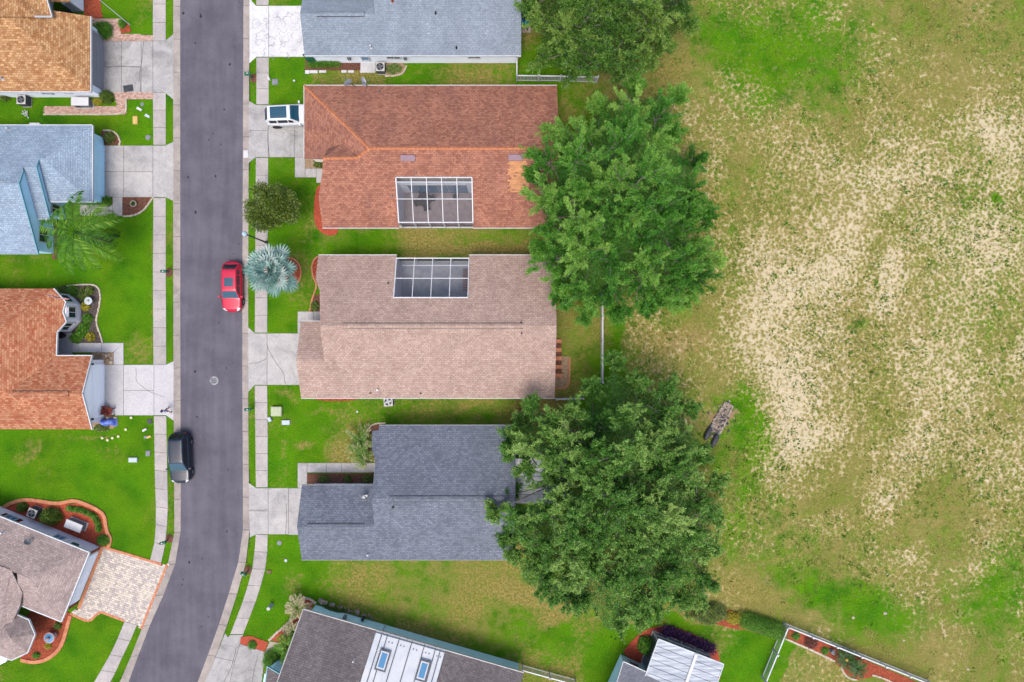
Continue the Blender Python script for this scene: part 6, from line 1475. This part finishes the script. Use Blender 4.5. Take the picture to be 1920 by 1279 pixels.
# ------------------------------------------------------------------ street furniture and yard things
mbx = thing('mailbox', 'green mailbox beside the short pavement near the white driveway', 'mailbox', W(474, 147), group='green mailboxes at the kerb')
MB().box((0, 0, .5), (.1, .1, 1.0)).build('post', M['green_pl'], mbx, org=(0, 0, 0)); MB().bar((-.32, 0, .92), (.16, 0, .92), .08, .08).build('arm', M['green_pl'], mbx, org=(0, 0, 0))
vb = []
for x in (-.34, .2):
    for k in range(9): a = math.pi * k / 8; vb.append((x, .13 * math.cos(a), 1.12 + .13 * math.sin(a)))
    vb += [(x, -.13, .98), (x, .13, .98)]
MB().add(vb, [tuple(range(11)), tuple(range(21, 10, -1))] + [(k, k + 11, (k + 1) % 11 + 11, (k + 1) % 11) for k in range(11)]).build('box', M['green_pl'], mbx, org=(0, 0, 0))
MB().box((-.05, .15, 1.2), (.05, .015, .2)).build('flag', M['white'], mbx, org=(0, 0, 0)); MB().box((-.05, 0, 1.256), (.1, .1, .01)).build('number_strip', M['white'], mbx, org=(0, 0, 0))
for x, y, rz, lab in ((317, 511, math.pi, 'green mailbox beside the pavement of the feather palm lawn'), (315, 1012, math.pi + .3, 'green mailbox beside the lawn above the paver driveway'), (466, 1070, -.5, 'green mailbox at the road bend by the slate house lawn'), (474, 766, 0, 'green mailbox with white top in front of the beige utility pad')):
    copy_tree(mbx, None, W(x, y), rz, lab)

# street lamp
lp = thing('street_lamp', 'tall dark street lamp between the street tree and silver palm', 'street lamp', W(500, 455)); c = W(500, 455)
MB().cyl(c[:2], .14, 0, .25, 14).cyl(c[:2], .075, .25, 4.9, 12, .05).build('pole', M['dgrey'], lp); MB().cyl(c[:2], .05, 4.9, 5.0, 12, .17).cyl(c[:2], .17, 5.0, 5.05, 16).build('collar', M['dgrey'], lp)
MB().ball((c.x, c.y, 5.27), (.23, .23, .26), 16, 10).build('globe', pm('lamp_globe', C(196, 224, 240), C(180, 212, 232), 3, rough=.2), lp, smooth=True)
# flagpole by the tan house
fp = thing('flagpole', 'tall white flagpole at the little red mulch patch', 'flagpole', W(244, 47)); c = W(244, 47)
MB().cyl(c[:2], .045, 0, 6.6, 10, .03).build('pole', M['white'], fp); MB().ball((c.x, c.y, 6.65), .07, 10, 8).build('finial', M['metal'], fp, smooth=True)

# cooling units
ac = thing('air_conditioner', 'pale cooling unit standing on the grass by the tan house wall', 'air conditioner', W(52, 193), group='outdoor cooling units')
MB().prism([(-.42, -.42), (.42, -.42), (.42, .42), (-.42, .42)], 0, .06).build('pad', M['conc'], ac, org=(0, 0, 0)); MB().box((0, 0, .46), (.76, .76, .78)).build('cabinet', M['grey'], ac, org=(0, 0, 0))
for k in range(12): MB().box((0, 0, .14 + .058 * k), (.78, .78, .02)).build('louvre', M['dgrey'], ac, org=(0, 0, 0))
MB().box((0, 0, .87), (.82, .82, .05)).build('top_cover', M['offwhite'], ac, org=(0, 0, 0)); MB().cyl((0, 0), .33, .88, .9, 28).build('fan_well', M['black'], ac, org=(0, 0, 0))
f = MB()
for k in range(4): a = k * 1.5708; f.bar((.05 * math.cos(a), .05 * math.sin(a), .905), (.3 * math.cos(a + .3), .3 * math.sin(a + .3), .905), .17, .015)
f.cyl((0, 0), .08, .9, .93, 12).build('fan', M['metal'], ac, org=(0, 0, 0))
g = MB()
for r_ in (.12, .22, .33): g.tube([(r_ * math.cos(a), r_ * math.sin(a), .94) for a in np.linspace(0, 6.283, 25)], .007, 4)
g.build('guard', M['dgrey'], ac, org=(0, 0, 0))
for x, y, rz, lab in ((716, 132, 0, 'cooling unit beside the white pad of the blue grey house'), (731, 752, .05, 'cooling unit by the south edge of the mauve roof'), (72, 958, -.38, 'cooling unit tucked behind the large rounded shrub')):
    copy_tree(ac, None, W(x, y), rz, lab)
# generator boxes
gb = thing('generator', 'white standby generator on the brick path of the tan house', 'generator', W(160, 196), group='white standby generators')
MB().box((0, 0, .05), (1.75, .85, .1)).build('pad', M['conc'], gb, org=(0, 0, 0)); MB().box((0, 0, .42), (1.5, .68, .66)).build('housing', M['grey'], gb, org=(0, 0, 0))
MB().box((0, 0, .79), (1.6, .76, .1)).build('lid', M['white'], gb, org=(0, 0, 0))
for k in range(6): MB().box((-.6 + .08 * k, -.345, .45), (.03, .02, .4)).build('vent_slot', M['black'], gb, org=(0, 0, 0))
copy_tree(gb, None, W(148, 982), -.38, 'white standby generator on red mulch inside the orange edging')

# dishes
def dish(label, p, az, el, r_, mat, foot):
    t = thing('satellite_dish', label, 'satellite dish', foot); p = Vector(p); d = Vector((math.cos(az) * math.cos(el), math.sin(az) * math.cos(el), math.sin(el)))
    a = d.cross(Vector((0, 0, 1))).normalized(); b = a.cross(d); Vv = [p - d * .1]; n_ = 20
    for ring, dz in ((.5, -.07), (1.0, 0)):
        for k in range(n_): an = 6.28318 * k / n_; Vv.append(p + (a * math.cos(an) + b * math.sin(an)) * r_ * ring + d * dz)
    MB().add(Vv, [(0, 1 + k, 1 + (k + 1) % n_) for k in range(n_)] + [(1 + k, 1 + n_ + k, 1 + n_ + (k + 1) % n_, 1 + (k + 1) % n_) for k in range(n_)]).build('reflector', M[mat], t, smooth=True)
    MB().tube([Vector(foot), Vector(foot).lerp(p, .5) + Vector((0, 0, .1)), p - d * .1], .03, 6).build('mast', M['dgrey'], t); MB().tube([p - b * r_, p + d * r_ * 1.1], .015, 5).build('feed_arm', M['dgrey'], t)
    q = p + d * r_ * 1.1; MB().box(q, (.09, .09, .14)).build('receiver', M['grey'], t)
e2 = onplane(690, 163, Q_N[0], nrm(Q_N))
dish('dark grey satellite dish on the eave of the brown roof', W(652, 154, 3.2), 2.2, .9, .42, 'grey', onplane(668, 164, Q_N[0], nrm(Q_N))); dish('white satellite dish seen edge-on above the brown roof eave', W(682, 153, 3.3), 0.1, .35, .42, 'white', e2)
dish('white dish antenna on the slate roof valley', onplane(686, 929, S_G[0], nrm(S_G)) + Vector((0, 0, .5)), -1.0, .6, .28, 'white', onplane(688, 933, S_G[0], nrm(S_G)))
dish('small grey dish on the taupe corner roof', onplane(59, 1013, D_N[0], nrm(D_N)) + Vector((0, 0, .45)), .8, .6, .3, 'grey', onplane(57, 1016, D_N[0], nrm(D_N)))

# fences: every picket and post a part
def fence(label, pts_px, h=1.25, gap=.13, pick=.055, post_every=2.3, rails=True):
    t = thing('picket_fence', label, 'fence', W(*pts_px[0]), group='white vinyl fences')
    P = [W(*p) for p in pts_px]; me_pk = None; me_po = None
    for a, b in zip(P, P[1:]):
        L = (b - a).length; d = (b - a) / L; ang = math.atan2(d.y, d.x)
        for z, w_ in ((h * .96, .10), (h * .14, .06)): MB().bar(a + Vector((0, 0, z)), b + Vector((0, 0, z)), w_, .07).build('rail', M['white'], t)
        n_ = int(L / gap)
        for k in range(n_):
            p = a + d * (k + .5) * L / n_ - ORG[t.name]
            if me_pk is None:
                o = MB().box((0, 0, h * .54), (pick, .03, h * .8)).build('picket', M['white'], t, org=(0, 0, 0)); me_pk = o.data
            else: o = bpy.data.objects.new('picket', me_pk); link(o, t)
            o.location = p; o.rotation_euler.z = ang
        m_ = max(1, round(L / post_every))
        for k in range(m_ + 1):
            p = a + d * k * L / m_ - ORG[t.name]
            if me_po is None:
                o = MB().box((0, 0, h * .54), (.12, .12, h * 1.08)).box((0, 0, h * 1.1), (.16, .16, .05)).build('post', M['white'], t, org=(0, 0, 0)); me_po = o.data
            else: o = bpy.data.objects.new('post', me_po); link(o, t)
            o.location = p; o.rotation_euler.z = ang
fence('white picket fence running from the blue grey house under the dark oak', [(969, 122), (969, 152), (1050, 153), (1118, 155)], 1.35)
fence('white fence in line with the mauve house yard between two oaks', [(1127, 553), (1127, 640), (1127, 716)], 1.25)
fence('short white fence running from the mauve roof corner into the oak', [(1042, 747), (1092, 746)], 1.0)
fence('short white fence continuing from the teal walled house', [(979, 1246), (1030, 1260), (1078, 1273)], 1.2)
fence('long white picket fence with corner beside the dense hedge', [(1428, 1268), (1469, 1167), (1738, 1275)], 1.2, .19)

# covers, pads and boxes in the lawns
def cover(label, px, py, w, d, h, mat, rz=0, rnd=False, name='utility_cover', cat='utility cover', group='covers set in the lawns'):
    t = thing(name, label, cat, W(px, py), rz, group)
    if rnd: MB().cyl((0, 0), w / 2, -.02, h, 20).build('rim', M['grey'], t, org=(0, 0, 0)); MB().cyl((0, 0), w / 2 * .8, h, h + .015, 20).build('lid', M[mat], t, org=(0, 0, 0))
    else: MB().box((0, 0, h / 2 - .02), (w, d, h + .04)).build('frame', M[mat], t, org=(0, 0, 0)); MB().box((0, 0, h + .008), (w * .86, d * .84, .02)).build('lid', M[mat], t, org=(0, 0, 0))
    return t
M['yellowbox'] = pm('faded_yellow_plastic', C(236, 206, 130), C(220, 184, 104), 3); M['beigebox'] = pm('beige_fibreglass', C(206, 214, 178), C(190, 198, 164), 2); M['palebox'] = pm('pale_blue_plastic', C(216, 230, 240), C(204, 218, 230), 2)
for a in ((262, 205, .5, .22, .12, 'white', -.5, False, 'white pipe stub in the grass by the brick path'), (277, 218, .45, .25, .12, 'palebox', -.5, False, 'pale pipe stub beside the yellow box'), (255, 226, .45, .75, .16, 'yellowbox', 0, False, 'yellow topped meter box on the narrow lawn'),
          (278, 258, .5, .5, .05, 'grey', 0, True, 'round grey cover near the light blue drive'), (267, 196, .35, .35, .04, 'grey', 0, True, 'small grey cover by the paver edge'),
          (281, 790, .45, .45, .05, 'dgrey', .3, False, 'dark grey cover beside the pavement and white drive'), (272, 806, .42, .18, .14, 'white', .5, False, 'narrow white pipe stub across the black car lawn'), (280, 819, .42, .2, .12, 'yellowbox', .4, False, 'yellowish pipe stub beside a grey disc'), (273, 820, .3, .3, .04, 'grey', 0, True, 'grey disc beside the yellowish pipe stub'), (278, 850, .42, .5, .06, 'grey', 0, False, 'grey cover across from the black car'),
          (251, 862, .78, .42, .2, 'palebox', 0, False, 'white meter box in the middle of the large lawn'), (516, 154, .55, .55, .05, 'grey', 0, False, 'square grey cover by the white driveway lawn'), (505, 148, .16, .35, .2, 'white', .4, False, 'white tap standing at the pavement edge by grey cover'),
          (552, 152, .22, .22, .1, 'white', 0, True, 'tiny white disc light near the white driveway lawn'), (520, 771, .98, .88, .35, 'beigebox', 0, False, 'beige square utility pad box on the lawn'), (537, 792, .72, .42, .2, 'palebox', 0, False, 'pale blue box near the beige utility pad'), (507, 786, .3, .42, .3, 'palebox', .5, False, 'pale tap box at the pavement near the beige pad'),
          (670, 772, .2, .2, .06, 'white', 0, True, 'tiny white disc in the grass behind the slate house'), (524, 1018, .45, .45, .04, 'grey', 0, True, 'grey cover on the slate house front lawn'), (536, 1051, .3, .3, .04, 'palebox', 0, True, 'small pale disc on the slate house front lawn'), (505, 1072, .38, .3, .1, 'soil', 0, False, 'brown valve box in the bend lawn')):
    cover(a[8], *a[:6], a[6], a[7])
for i, (x, y, lab) in enumerate(((237, 805, 'pale disc light alone in the lawn by blue cover'), (247, 783, 'pale disc light touching the white drive edge'), (193, 821, 'pale disc light, first of the curved row'), (203, 825, 'pale disc light, lowest of the curved row'), (212, 821, 'pale disc light, third of the curved row'), (223, 818, 'pale disc light, last of the curved row'))):
    t = thing('path_light', lab, 'path light', W(x, y), group='disc lights in the lawn'); MB().cyl((0, 0), .03, -.05, .12, 8).build('stake', M['black'], t, org=(0, 0, 0)); MB().cyl((0, 0), .13, .12, .17, 16, .08).build('lamp_head', pm('pale_lamp%d' % i, C(236, 240, 190)), t, org=(0, 0, 0))
# pedestal pipe leaning on the bend lawn
t = thing('utility_pedestal', 'pale standing utility pedestal on the bend lawn', 'pedestal', W(510, 1134)); c = W(510, 1134); MB().cyl(c[:2], .16, 0, .95, 14).build('post', M['palebox'], t); MB().cyl(c[:2], .18, .95, 1.02, 14, .14).build('cap', M['offwhite'], t)
# manhole, kerb inlet
t = thing('manhole_cover', 'round pale manhole cover in the asphalt road', 'manhole', W(401, 714)); c = W(401, 714)
MB().cyl(c[:2], .40, -.1, -.046, 28).build('ring', M['conc_dirty'], t); MB().cyl(c[:2], .31, -.08, -.036, 28).build('lid', M['grey'], t)
for k in range(3): MB().box((c.x, c.y - .16 + .16 * k, -.034), (.4, .05, .012)).build('rib', M['dgrey'], t)
t = thing('storm_inlet', 'white concrete storm inlet set in the kerb by the white car drive', 'inlet', W(460, 288)); c = W(461, 289)
MB().box((c.x, c.y, -.02), (.42, .7, .12)).build('frame', M['conc_white'], t); MB().box((c.x - .18, c.y, -.03), (.08, .6, .08)).build('throat', M['black'], t)
# mat, chairs, misc
t = cover('dark patterned mat lying on the stained driveway', 241, 166, .9, .62, .02, 'dgrey', .15, name='door_mat', cat='mat', group='loose yard things'); t.location.z = .035
M['brownplastic'] = pm('brown_red_plastic', C(140, 62, 50), C(116, 48, 40), 4)
def adirondack(label, px, py, rz):
    t = thing('garden_chair', label, 'chair', W(px, py) + Vector((0, 0, .03)), rz, 'brown red garden chairs')
    for k in range(4): MB().bar((-.25 + .13 * k, -.26, .36 + .02 * k), (-.25 + .13 * k, .26, .36 + .02 * k), .11, .03).build('seat_slat', M['brownplastic'], t, org=(0, 0, 0))
    for k in range(5): MB().bar((-.28, -.22 + .11 * k, .36), (-.5, -.24 + .12 * k, 1.0), .09, .03).build('back_slat', M['brownplastic'], t, org=(0, 0, 0))
    for s in (-1, 1):
        MB().box((-.05, s * .33, .56), (.7, .12, .04)).build('armrest', M['brownplastic'], t, org=(0, 0, 0))
        for x in (.25, -.3): MB().box((x, s * .31, .27), (.07, .06, .54)).build('leg', M['brownplastic'], t, org=(0, 0, 0))
adirondack('brown red garden chair on the white drive, closer to the garage door', 201, 768, .1); adirondack('brown red garden chair on the white drive, farther from the garage door', 211, 771, -.1)
# blue cover over a trolley
t = thing('tarp_cover', 'crumpled bright blue cover beside the white garage', 'tarp', W(205, 791)); c = W(205, 791); V_ = []; n1, n2 = 14, 8
for i in range(n1 + 1):
    for j in range(n2 + 1):
        a, b = i / n1 * 2 - 1, j / n2 * 2 - 1; h = .75 * (1 - abs(a) ** 4) * (1 - abs(b) ** 3) + .06 * math.sin(7 * a + 3 * b) * math.cos(5 * b)
        V_.append((c.x + a * .8, c.y + b * .36 + .06 * math.sin(6 * a), max(.03, h)))
MB().add(V_, [(i * (n2 + 1) + j, (i + 1) * (n2 + 1) + j, (i + 1) * (n2 + 1) + j + 1, i * (n2 + 1) + j + 1) for i in range(n1) for j in range(n2)]).build('sheet', pm('blue_tarp', C(60, 90, 220), C(150, 176, 244), 4, rough=.4), t, smooth=True)
MB().box((c.x, c.y, .02), (1.6, .7, .04)).build('base_board', M['black'], t)
# pots and ornaments
t, c = pot_plant('round pale pot with small plant in the brown mulch', 253, 383, .3, .32, 'edge_white', 'shrub'); MB().cyl(c[:2], .24, .28, .325, 16).build('soil', M['mulch_dark'], t)
P_ = np.repeat(np.array([[c.x, c.y, .32]]), 60, 0); leaves('foliage', P_, rng.normal(size=(60, 3)) * .6 + np.array([0, 0, 1]), .22, .07, rng.random(60), M['shrubleaf'], t, c)
t = thing('garden_ornament', 'pale blue round garden ornament in the dark mulch bed', 'ornament', W(173, 565)); c = W(173, 565); MB().cyl(c[:2], .12, 0, .5, 12).build('pedestal', M['edge_white'], t); MB().cyl(c[:2], .14, .5, .62, 20, .36).build('bowl', M['palebox'], t); MB().ball((c.x, c.y, .66), .13, 10, 8).build('finial', M['edge_white'], t)
t = thing('bird_bath', 'pink tiered stone fountain in the turret bed', 'fountain', W(102, 1190)); c = W(102, 1190); pk = pm('pink_stone', C(232, 190, 186), C(206, 160, 158), 5)
MB().cyl(c[:2], .3, 0, .18, 20, .24).cyl(c[:2], .1, .18, .6, 14).build('pedestal', pk, t); MB().cyl(c[:2], .2, .6, .75, 24, .5).build('bowl', pk, t); MB().cyl(c[:2], .42, .7, .76, 24).build('water', M['glass_sky_tint'], t); MB().ball((c.x, c.y, .9), (.14, .14, .2), 10, 8).build('finial', pk, t)
t = thing('garden_ornament', 'grey stone ornament in the red fence bed', 'ornament', W(1558, 1219)); c = W(1558, 1219); MB().cyl(c[:2], .2, 0, .3, 14, .12).build('base', M['grey'], t); MB().ball((c.x, c.y, .45), (.2, .24, .2), 10, 8, jit=.2).build('figure', M['grey'], t)
# teal chairs behind the blue grey house
pad = paved('patio', 'small white framed patio behind the blue grey house', [rect(970, 25, 996, 62)], M['sandpad'], .05)
M['tealfab'] = pm('teal_cushion', C(40, 160, 190), C(30, 140, 170), 3); M['navyfab'] = pm('navy_cushion', C(30, 44, 84), C(24, 36, 70), 3)
for lab, x, y, rz, mt in (('teal cushioned patio chair behind the blue grey house', 985, 50, -.2, 'tealfab'), ('navy cushioned patio chair beside the teal one', 985, 32, .4, 'navyfab')):
    t = thing('patio_chair', lab, 'chair', W(x, y) + Vector((0, 0, .05)), rz, 'cushioned patio chairs')
    MB().box((0, 0, .4), (.6, .62, .14)).build('seat', M[mt], t, org=(0, 0, 0)); MB().box((-.3, 0, .68), (.12, .62, .6)).build('backrest', M[mt], t, org=(0, 0, 0))
    for s in (-1, 1):
        MB().box((0, s * .34, .55), (.6, .06, .06)).build('armrest', M['black'], t, org=(0, 0, 0))
        for q in (-.26, .26): MB().box((q, s * .32, .27), (.05, .05, .52)).build('leg', M['black'], t, org=(0, 0, 0))
# white wire thing by the tan house cooler
t = thing('folding_rack', 'white folding rack lying open on the grass near the tan house', 'rack', W(51, 215)); c = W(51, 215)
for a, b in (((-.45, .1, .05), (.1, -.25, .3)), ((-.3, .3, .25), (.2, -.35, .05)), ((0, .35, .35), (.15, -.4, .04)), ((.2, .3, .3), (.05, -.1, .05)), ((-.4, 0, .2), (.2, .1, .25))):
    MB().tube([c + Vector(a), c + Vector(b)], .03, 6).build('bar', M['white'], t)
# rocks along the teal wall and by the white garage
for i in range(17):
    s_ = i / 16; x, y = 600 + 98 * s_ + random.uniform(-2, 2), 1127 + 30 * s_ + random.uniform(-2, 3); r_ = random.uniform(.12, .3)
    o = MB().ball((0, 0, r_ * .3), (r_, r_ * random.uniform(.7, 1), r_ * .6), 8, 6, jit=.16).build('rock', M['rock']); o.location = W(x, y); o.rotation_euler.z = random.uniform(0, 6)
    tag(o, 'rough field stone lying along the aqua house wall', 'rock', 'stones along the aqua wall')
for i, (x, y) in enumerate(((195, 664), (200, 667), (206, 664), (209, 671), (203, 675), (209, 679), (186, 663), (216, 783), (210, 784), (203, 783))):
    r_ = random.uniform(.12, .22); o = MB().ball((0, 0, r_ * .3), (r_, r_ * .8, r_ * .6), 8, 6, jit=.15).build('rock', M['edge_white'] if i % 2 else M['gravel']); o.location = W(x, y) + Vector((0, 0, .04)); o.rotation_euler.z = random.uniform(0, 6)
    tag(o, 'pale or tan landscape stone in the gravel beside the white garage', 'rock', 'stones by the white garage')
# porch wreath-like basket and stool at the orange house entry
t = thing('wicker_basket', 'round dark wicker basket on the lilac house porch', 'basket', W(121, 629)); c = W(121, 629); MB().cyl(c[:2], .2, .05, .5, 16, .28).build('bowl', M['wicker'], t); MB().tube([(c.x + .27 * math.cos(a), c.y + .27 * math.sin(a), .5) for a in np.linspace(0, 6.283, 17)], .035, 6).build('rim', M['wicker'], t)
# house flag on the bay
t = thing('house_flag', 'striped red white and blue flag on a slanting pole at the bay', 'flag', W(134, 566)); p0, p1 = Vector((-40.6, 3.75, 2.2)), Vector((-41.1, 4.05, 3.9))
def flagmat():
    m, nt, b = newmat('striped_flag_cloth'); setin(b, Roughness=.8); uv = nd(nt, 'ShaderNodeUVMap'); uv.uv_map = 'UVMap'; sp = nd(nt, 'ShaderNodeSeparateXYZ'); nt.links.new(uv.outputs[0], sp.inputs[0])
    def mth(op, a, b_=None):
        n_ = nd(nt, 'ShaderNodeMath', operation=op)
        for k, v in enumerate((a, b_)):
            if v is None: continue
            if hasattr(v, 'links'): nt.links.new(v, n_.inputs[k])
            else: n_.inputs[k].default_value = v
        return n_.outputs[0]
    st_ = mth('LESS_THAN', mth('MODULO', mth('MULTIPLY', sp.outputs[1], 13.0), 2.0), 1.0)
    can = mth('MULTIPLY', mth('LESS_THAN', sp.outputs[0], .4), mth('GREATER_THAN', sp.outputs[1], 6 / 13))
    vo = nd(nt, 'ShaderNodeTexVoronoi'); vo.inputs['Scale'].default_value = 14; vo.inputs['Randomness'].default_value = 0; nt.links.new(uv.outputs[0], vo.inputs[0])
    star = mth('LESS_THAN', vo.outputs['Distance'], .28)
    o = mixc(nt, can, mixc(nt, st_, C(240, 236, 240), C(206, 40, 70)), mixc(nt, star, C(50, 46, 120), C(230, 230, 240)))
    nt.links.new(o, b.inputs['Base Color']); return m
MB().tube([p0, p1], .02, 6).build('pole', M['offwhite'], t)
V_, U_, F_ = [], [], []; n1, n2 = 12, 6
dp = (p1 - p0).normalized()
for i in range(n1 + 1):
    for j in range(n2 + 1):
        a, b = i / n1, j / n2; q = p1 - dp * .1 - dp * (1 - b) * .75 + Vector((.95 * a, -.2 * a + .07 * math.sin(7 * a), -.75 * a + .05 * math.sin(9 * a + 2 * b))); V_.append(q); U_.append((a, b))
for i in range(n1):
    for j in range(n2): F_.append((i * (n2 + 1) + j, (i + 1) * (n2 + 1) + j, (i + 1) * (n2 + 1) + j + 1, i * (n2 + 1) + j + 1))
MB().add(V_, F_, uvs=[[U_[k] for k in f_] for f_ in F_]).build('cloth', flagmat(), t, smooth=True)

# concrete drain outlet in the field, with two rubble bags
ang = R(62); t = thing('drain_outlet', 'weathered concrete drain outlet half buried at the field edge', 'drain outlet', W(1355, 780) + Vector((0, 0, -.05)), ang)
MB().prism([(-1.7, -.55), (1.2, -.38), (1.2, .38), (-1.7, .6)], -.2, .07).build('apron', M['rock'], t, org=(0, 0, 0))
for s in (-1, 1): MB().bar((-1.6, s * .58, .03), (1.2, s * .40, .10), .13, .14).build('wing_wall', M['rock'], t, org=(0, 0, 0))
MB().box((1.25, 0, .06), (.14, 1.0, .2)).build('headwall', M['rock'], t, org=(0, 0, 0)); MB().cyl((.55, .05), .17, .05, .09, 16).build('grate', M['dgrey'], t, org=(0, 0, 0))
for i in range(110):
    x, y = random.gauss(-.5, .9), random.gauss(0, .38); r_ = random.uniform(.05, .19); MB().ball((x, y, .09), (r_, r_ * .8, r_ * .5), 6, 4, jit=.2).build('stone', M['rock'] if i % 3 else M['dgrey'], t, org=(0, 0, 0))
for i, (x, y, lab) in enumerate(((1327, 812, 'dark rubble bag beside the drain outlet, nearer the oak'), (1340, 826, 'dark rubble bag beside the drain outlet, farther from the oak'))):
    t = thing('rubble_bag', lab, 'bag', W(x, y), R(65)); MB().ball((0, 0, .1), (.75, .27, .25), 14, 8, jit=.05).build('sack', M['dgrey'], t, smooth=True, org=(0, 0, 0)); MB().tube([(.68, 0, .15), (.82, 0, .2), (.95, 0, .16)], [.1, .06, .09], 8).build('neck', M['grey'], t, org=(0, 0, 0))
# loose white stones in the field and lawn leaves
for x, y in ((1640 + 55, 1201), (1690, 1115), (1730, 1110), (1600, 1158), (1815, 1255), (1660, 1150)):
    r_ = random.uniform(.1, .18); o = MB().ball((0, 0, 0), (r_, r_ * .8, r_ * .5), 8, 6, jit=.15).build('rock', M['edge_white']); o.location = W(x, y); tag(o, 'small pale stone lying loose in the dry field', 'rock', 'pale stones in the field')

# ------------------------------------------------------------------ the person crossing the white drive apron
pr = thing('person', 'person in white and blue shirt with shorts and cap stepping across the white drive', 'person', W(320, 769) + Vector((0, 0, .03)), R(90))
J = {'pel': (0, 0, .92), 'spn': (.0, 0, 1.12), 'chs': (.02, 0, 1.34), 'nck': (.03, 0, 1.47), 'hed': (.05, 0, 1.58), 'top': (.05, 0, 1.69),
     'hl': (0, .1, .88), 'kl': (.2, .11, .5), 'al': (.17, .11, .1), 'tl': (.34, .12, .04), 'hr': (0, -.1, .88), 'kr': (-.06, -.11, .48), 'ar': (-.26, -.11, .12), 'tr': (-.1, -.12, .04),
     'sl': (.02, .19, 1.4), 'el': (-.1, .26, 1.14), 'wl': (.06, .28, .93), 'fl': (.14, .27, .84), 'sr': (.02, -.19, 1.4), 'er': (.06, -.27, 1.14), 'wr': (.25, -.26, 1.0), 'fr': (.34, -.25, .98)}
RA = {'pel': .15, 'spn': .135, 'chs': .15, 'nck': .06, 'hed': .095, 'top': .07, 'hl': .095, 'kl': .06, 'al': .042, 'tl': .035, 'hr': .095, 'kr': .06, 'ar': .042, 'tr': .035, 'sl': .065, 'el': .046, 'wl': .032, 'fl': .03, 'sr': .065, 'er': .046, 'wr': .032, 'fr': .03}
names = list(J); E = [('pel', 'spn'), ('spn', 'chs'), ('chs', 'nck'), ('nck', 'hed'), ('hed', 'top'), ('pel', 'hl'), ('hl', 'kl'), ('kl', 'al'), ('al', 'tl'), ('pel', 'hr'), ('hr', 'kr'), ('kr', 'ar'), ('ar', 'tr'), ('chs', 'sl'), ('sl', 'el'), ('el', 'wl'), ('wl', 'fl'), ('chs', 'sr'), ('sr', 'er'), ('er', 'wr'), ('wr', 'fr')]
me = bpy.data.meshes.new('skeleton'); me.from_pydata([J[n_] for n_ in names], [(names.index(a), names.index(b)) for a, b in E], [])
ob = bpy.data.objects.new('skeleton', me); col.objects.link(ob); ob.modifiers.new('skin', 'SKIN'); ob.modifiers.new('sub', 'SUBSURF').levels = 2
for i, n_ in enumerate(names): me.skin_vertices[0].data[i].radius = (RA[n_], RA[n_] * (.72 if n_ in ('pel', 'spn', 'chs') else 1)); me.skin_vertices[0].data[i].use_root = n_ == 'pel'
dg = bpy.context.evaluated_depsgraph_get(); bm_ = bpy.data.meshes.new_from_object(ob.evaluated_get(dg)); bpy.data.objects.remove(ob)
bm_.name = 'body'; bm_.materials.clear()
for mt in (pm('skin', C(222, 168, 142)), pm('striped_shirt', C(232, 236, 248), C(110, 130, 200), 7), pm('pink_shorts', C(214, 170, 190), C(196, 150, 172), 4), M['black']): bm_.materials.append(mt)
for p in bm_.polygons:
    c = p.center; arm = abs(c.y) > .20
    p.material_index = 3 if c.z < .10 else 0 if c.z < .55 else (0 if (arm and c.z < 1.15) else 2) if c.z < .93 else 1 if (c.z < 1.47 and not (arm and c.z < 1.2)) else 0
bm_.shade_smooth(); bo = bpy.data.objects.new('body', bm_); link(bo, pr)
MB().ball((.045, 0, 1.66), (.12, .105, .09), 14, 8).build('cap', pm('navy_cap', C(40, 52, 96)), pr, smooth=True, org=(0, 0, 0)); MB().prism([(.13, -.08), (.22, -.05), (.22, .05), (.13, .08)], 1.62, 1.635).build('cap_brim', M['navyfab'], pr, org=(0, 0, 0))
for s in (-1, 1):
    for k in range(5):
        hx, hy, hz_ = (J['fl'] if s > 0 else J['fr']); dy = (k - 2) * .018
        q = Vector((hx, hy, hz_)); d = Vector((.06 if s < 0 else .03, 0, -.05)) if k else Vector((.03, -s * .04, -.02))
        MB().tube([q + Vector((0, dy, 0)), q + d * .6 + Vector((0, dy, 0)), q + d * (1.1 if k in (1, 4) else 1.3) + Vector((-.01, dy, -.01))], [.011, .010, .007], 6).build('finger', bm_.materials[0], pr, smooth=True, org=(0, 0, 0))
MB().ball((.145, 0, 1.575), (.018, .016, .024), 8, 6).build('nose', bm_.materials[0], pr, org=(0, 0, 0))
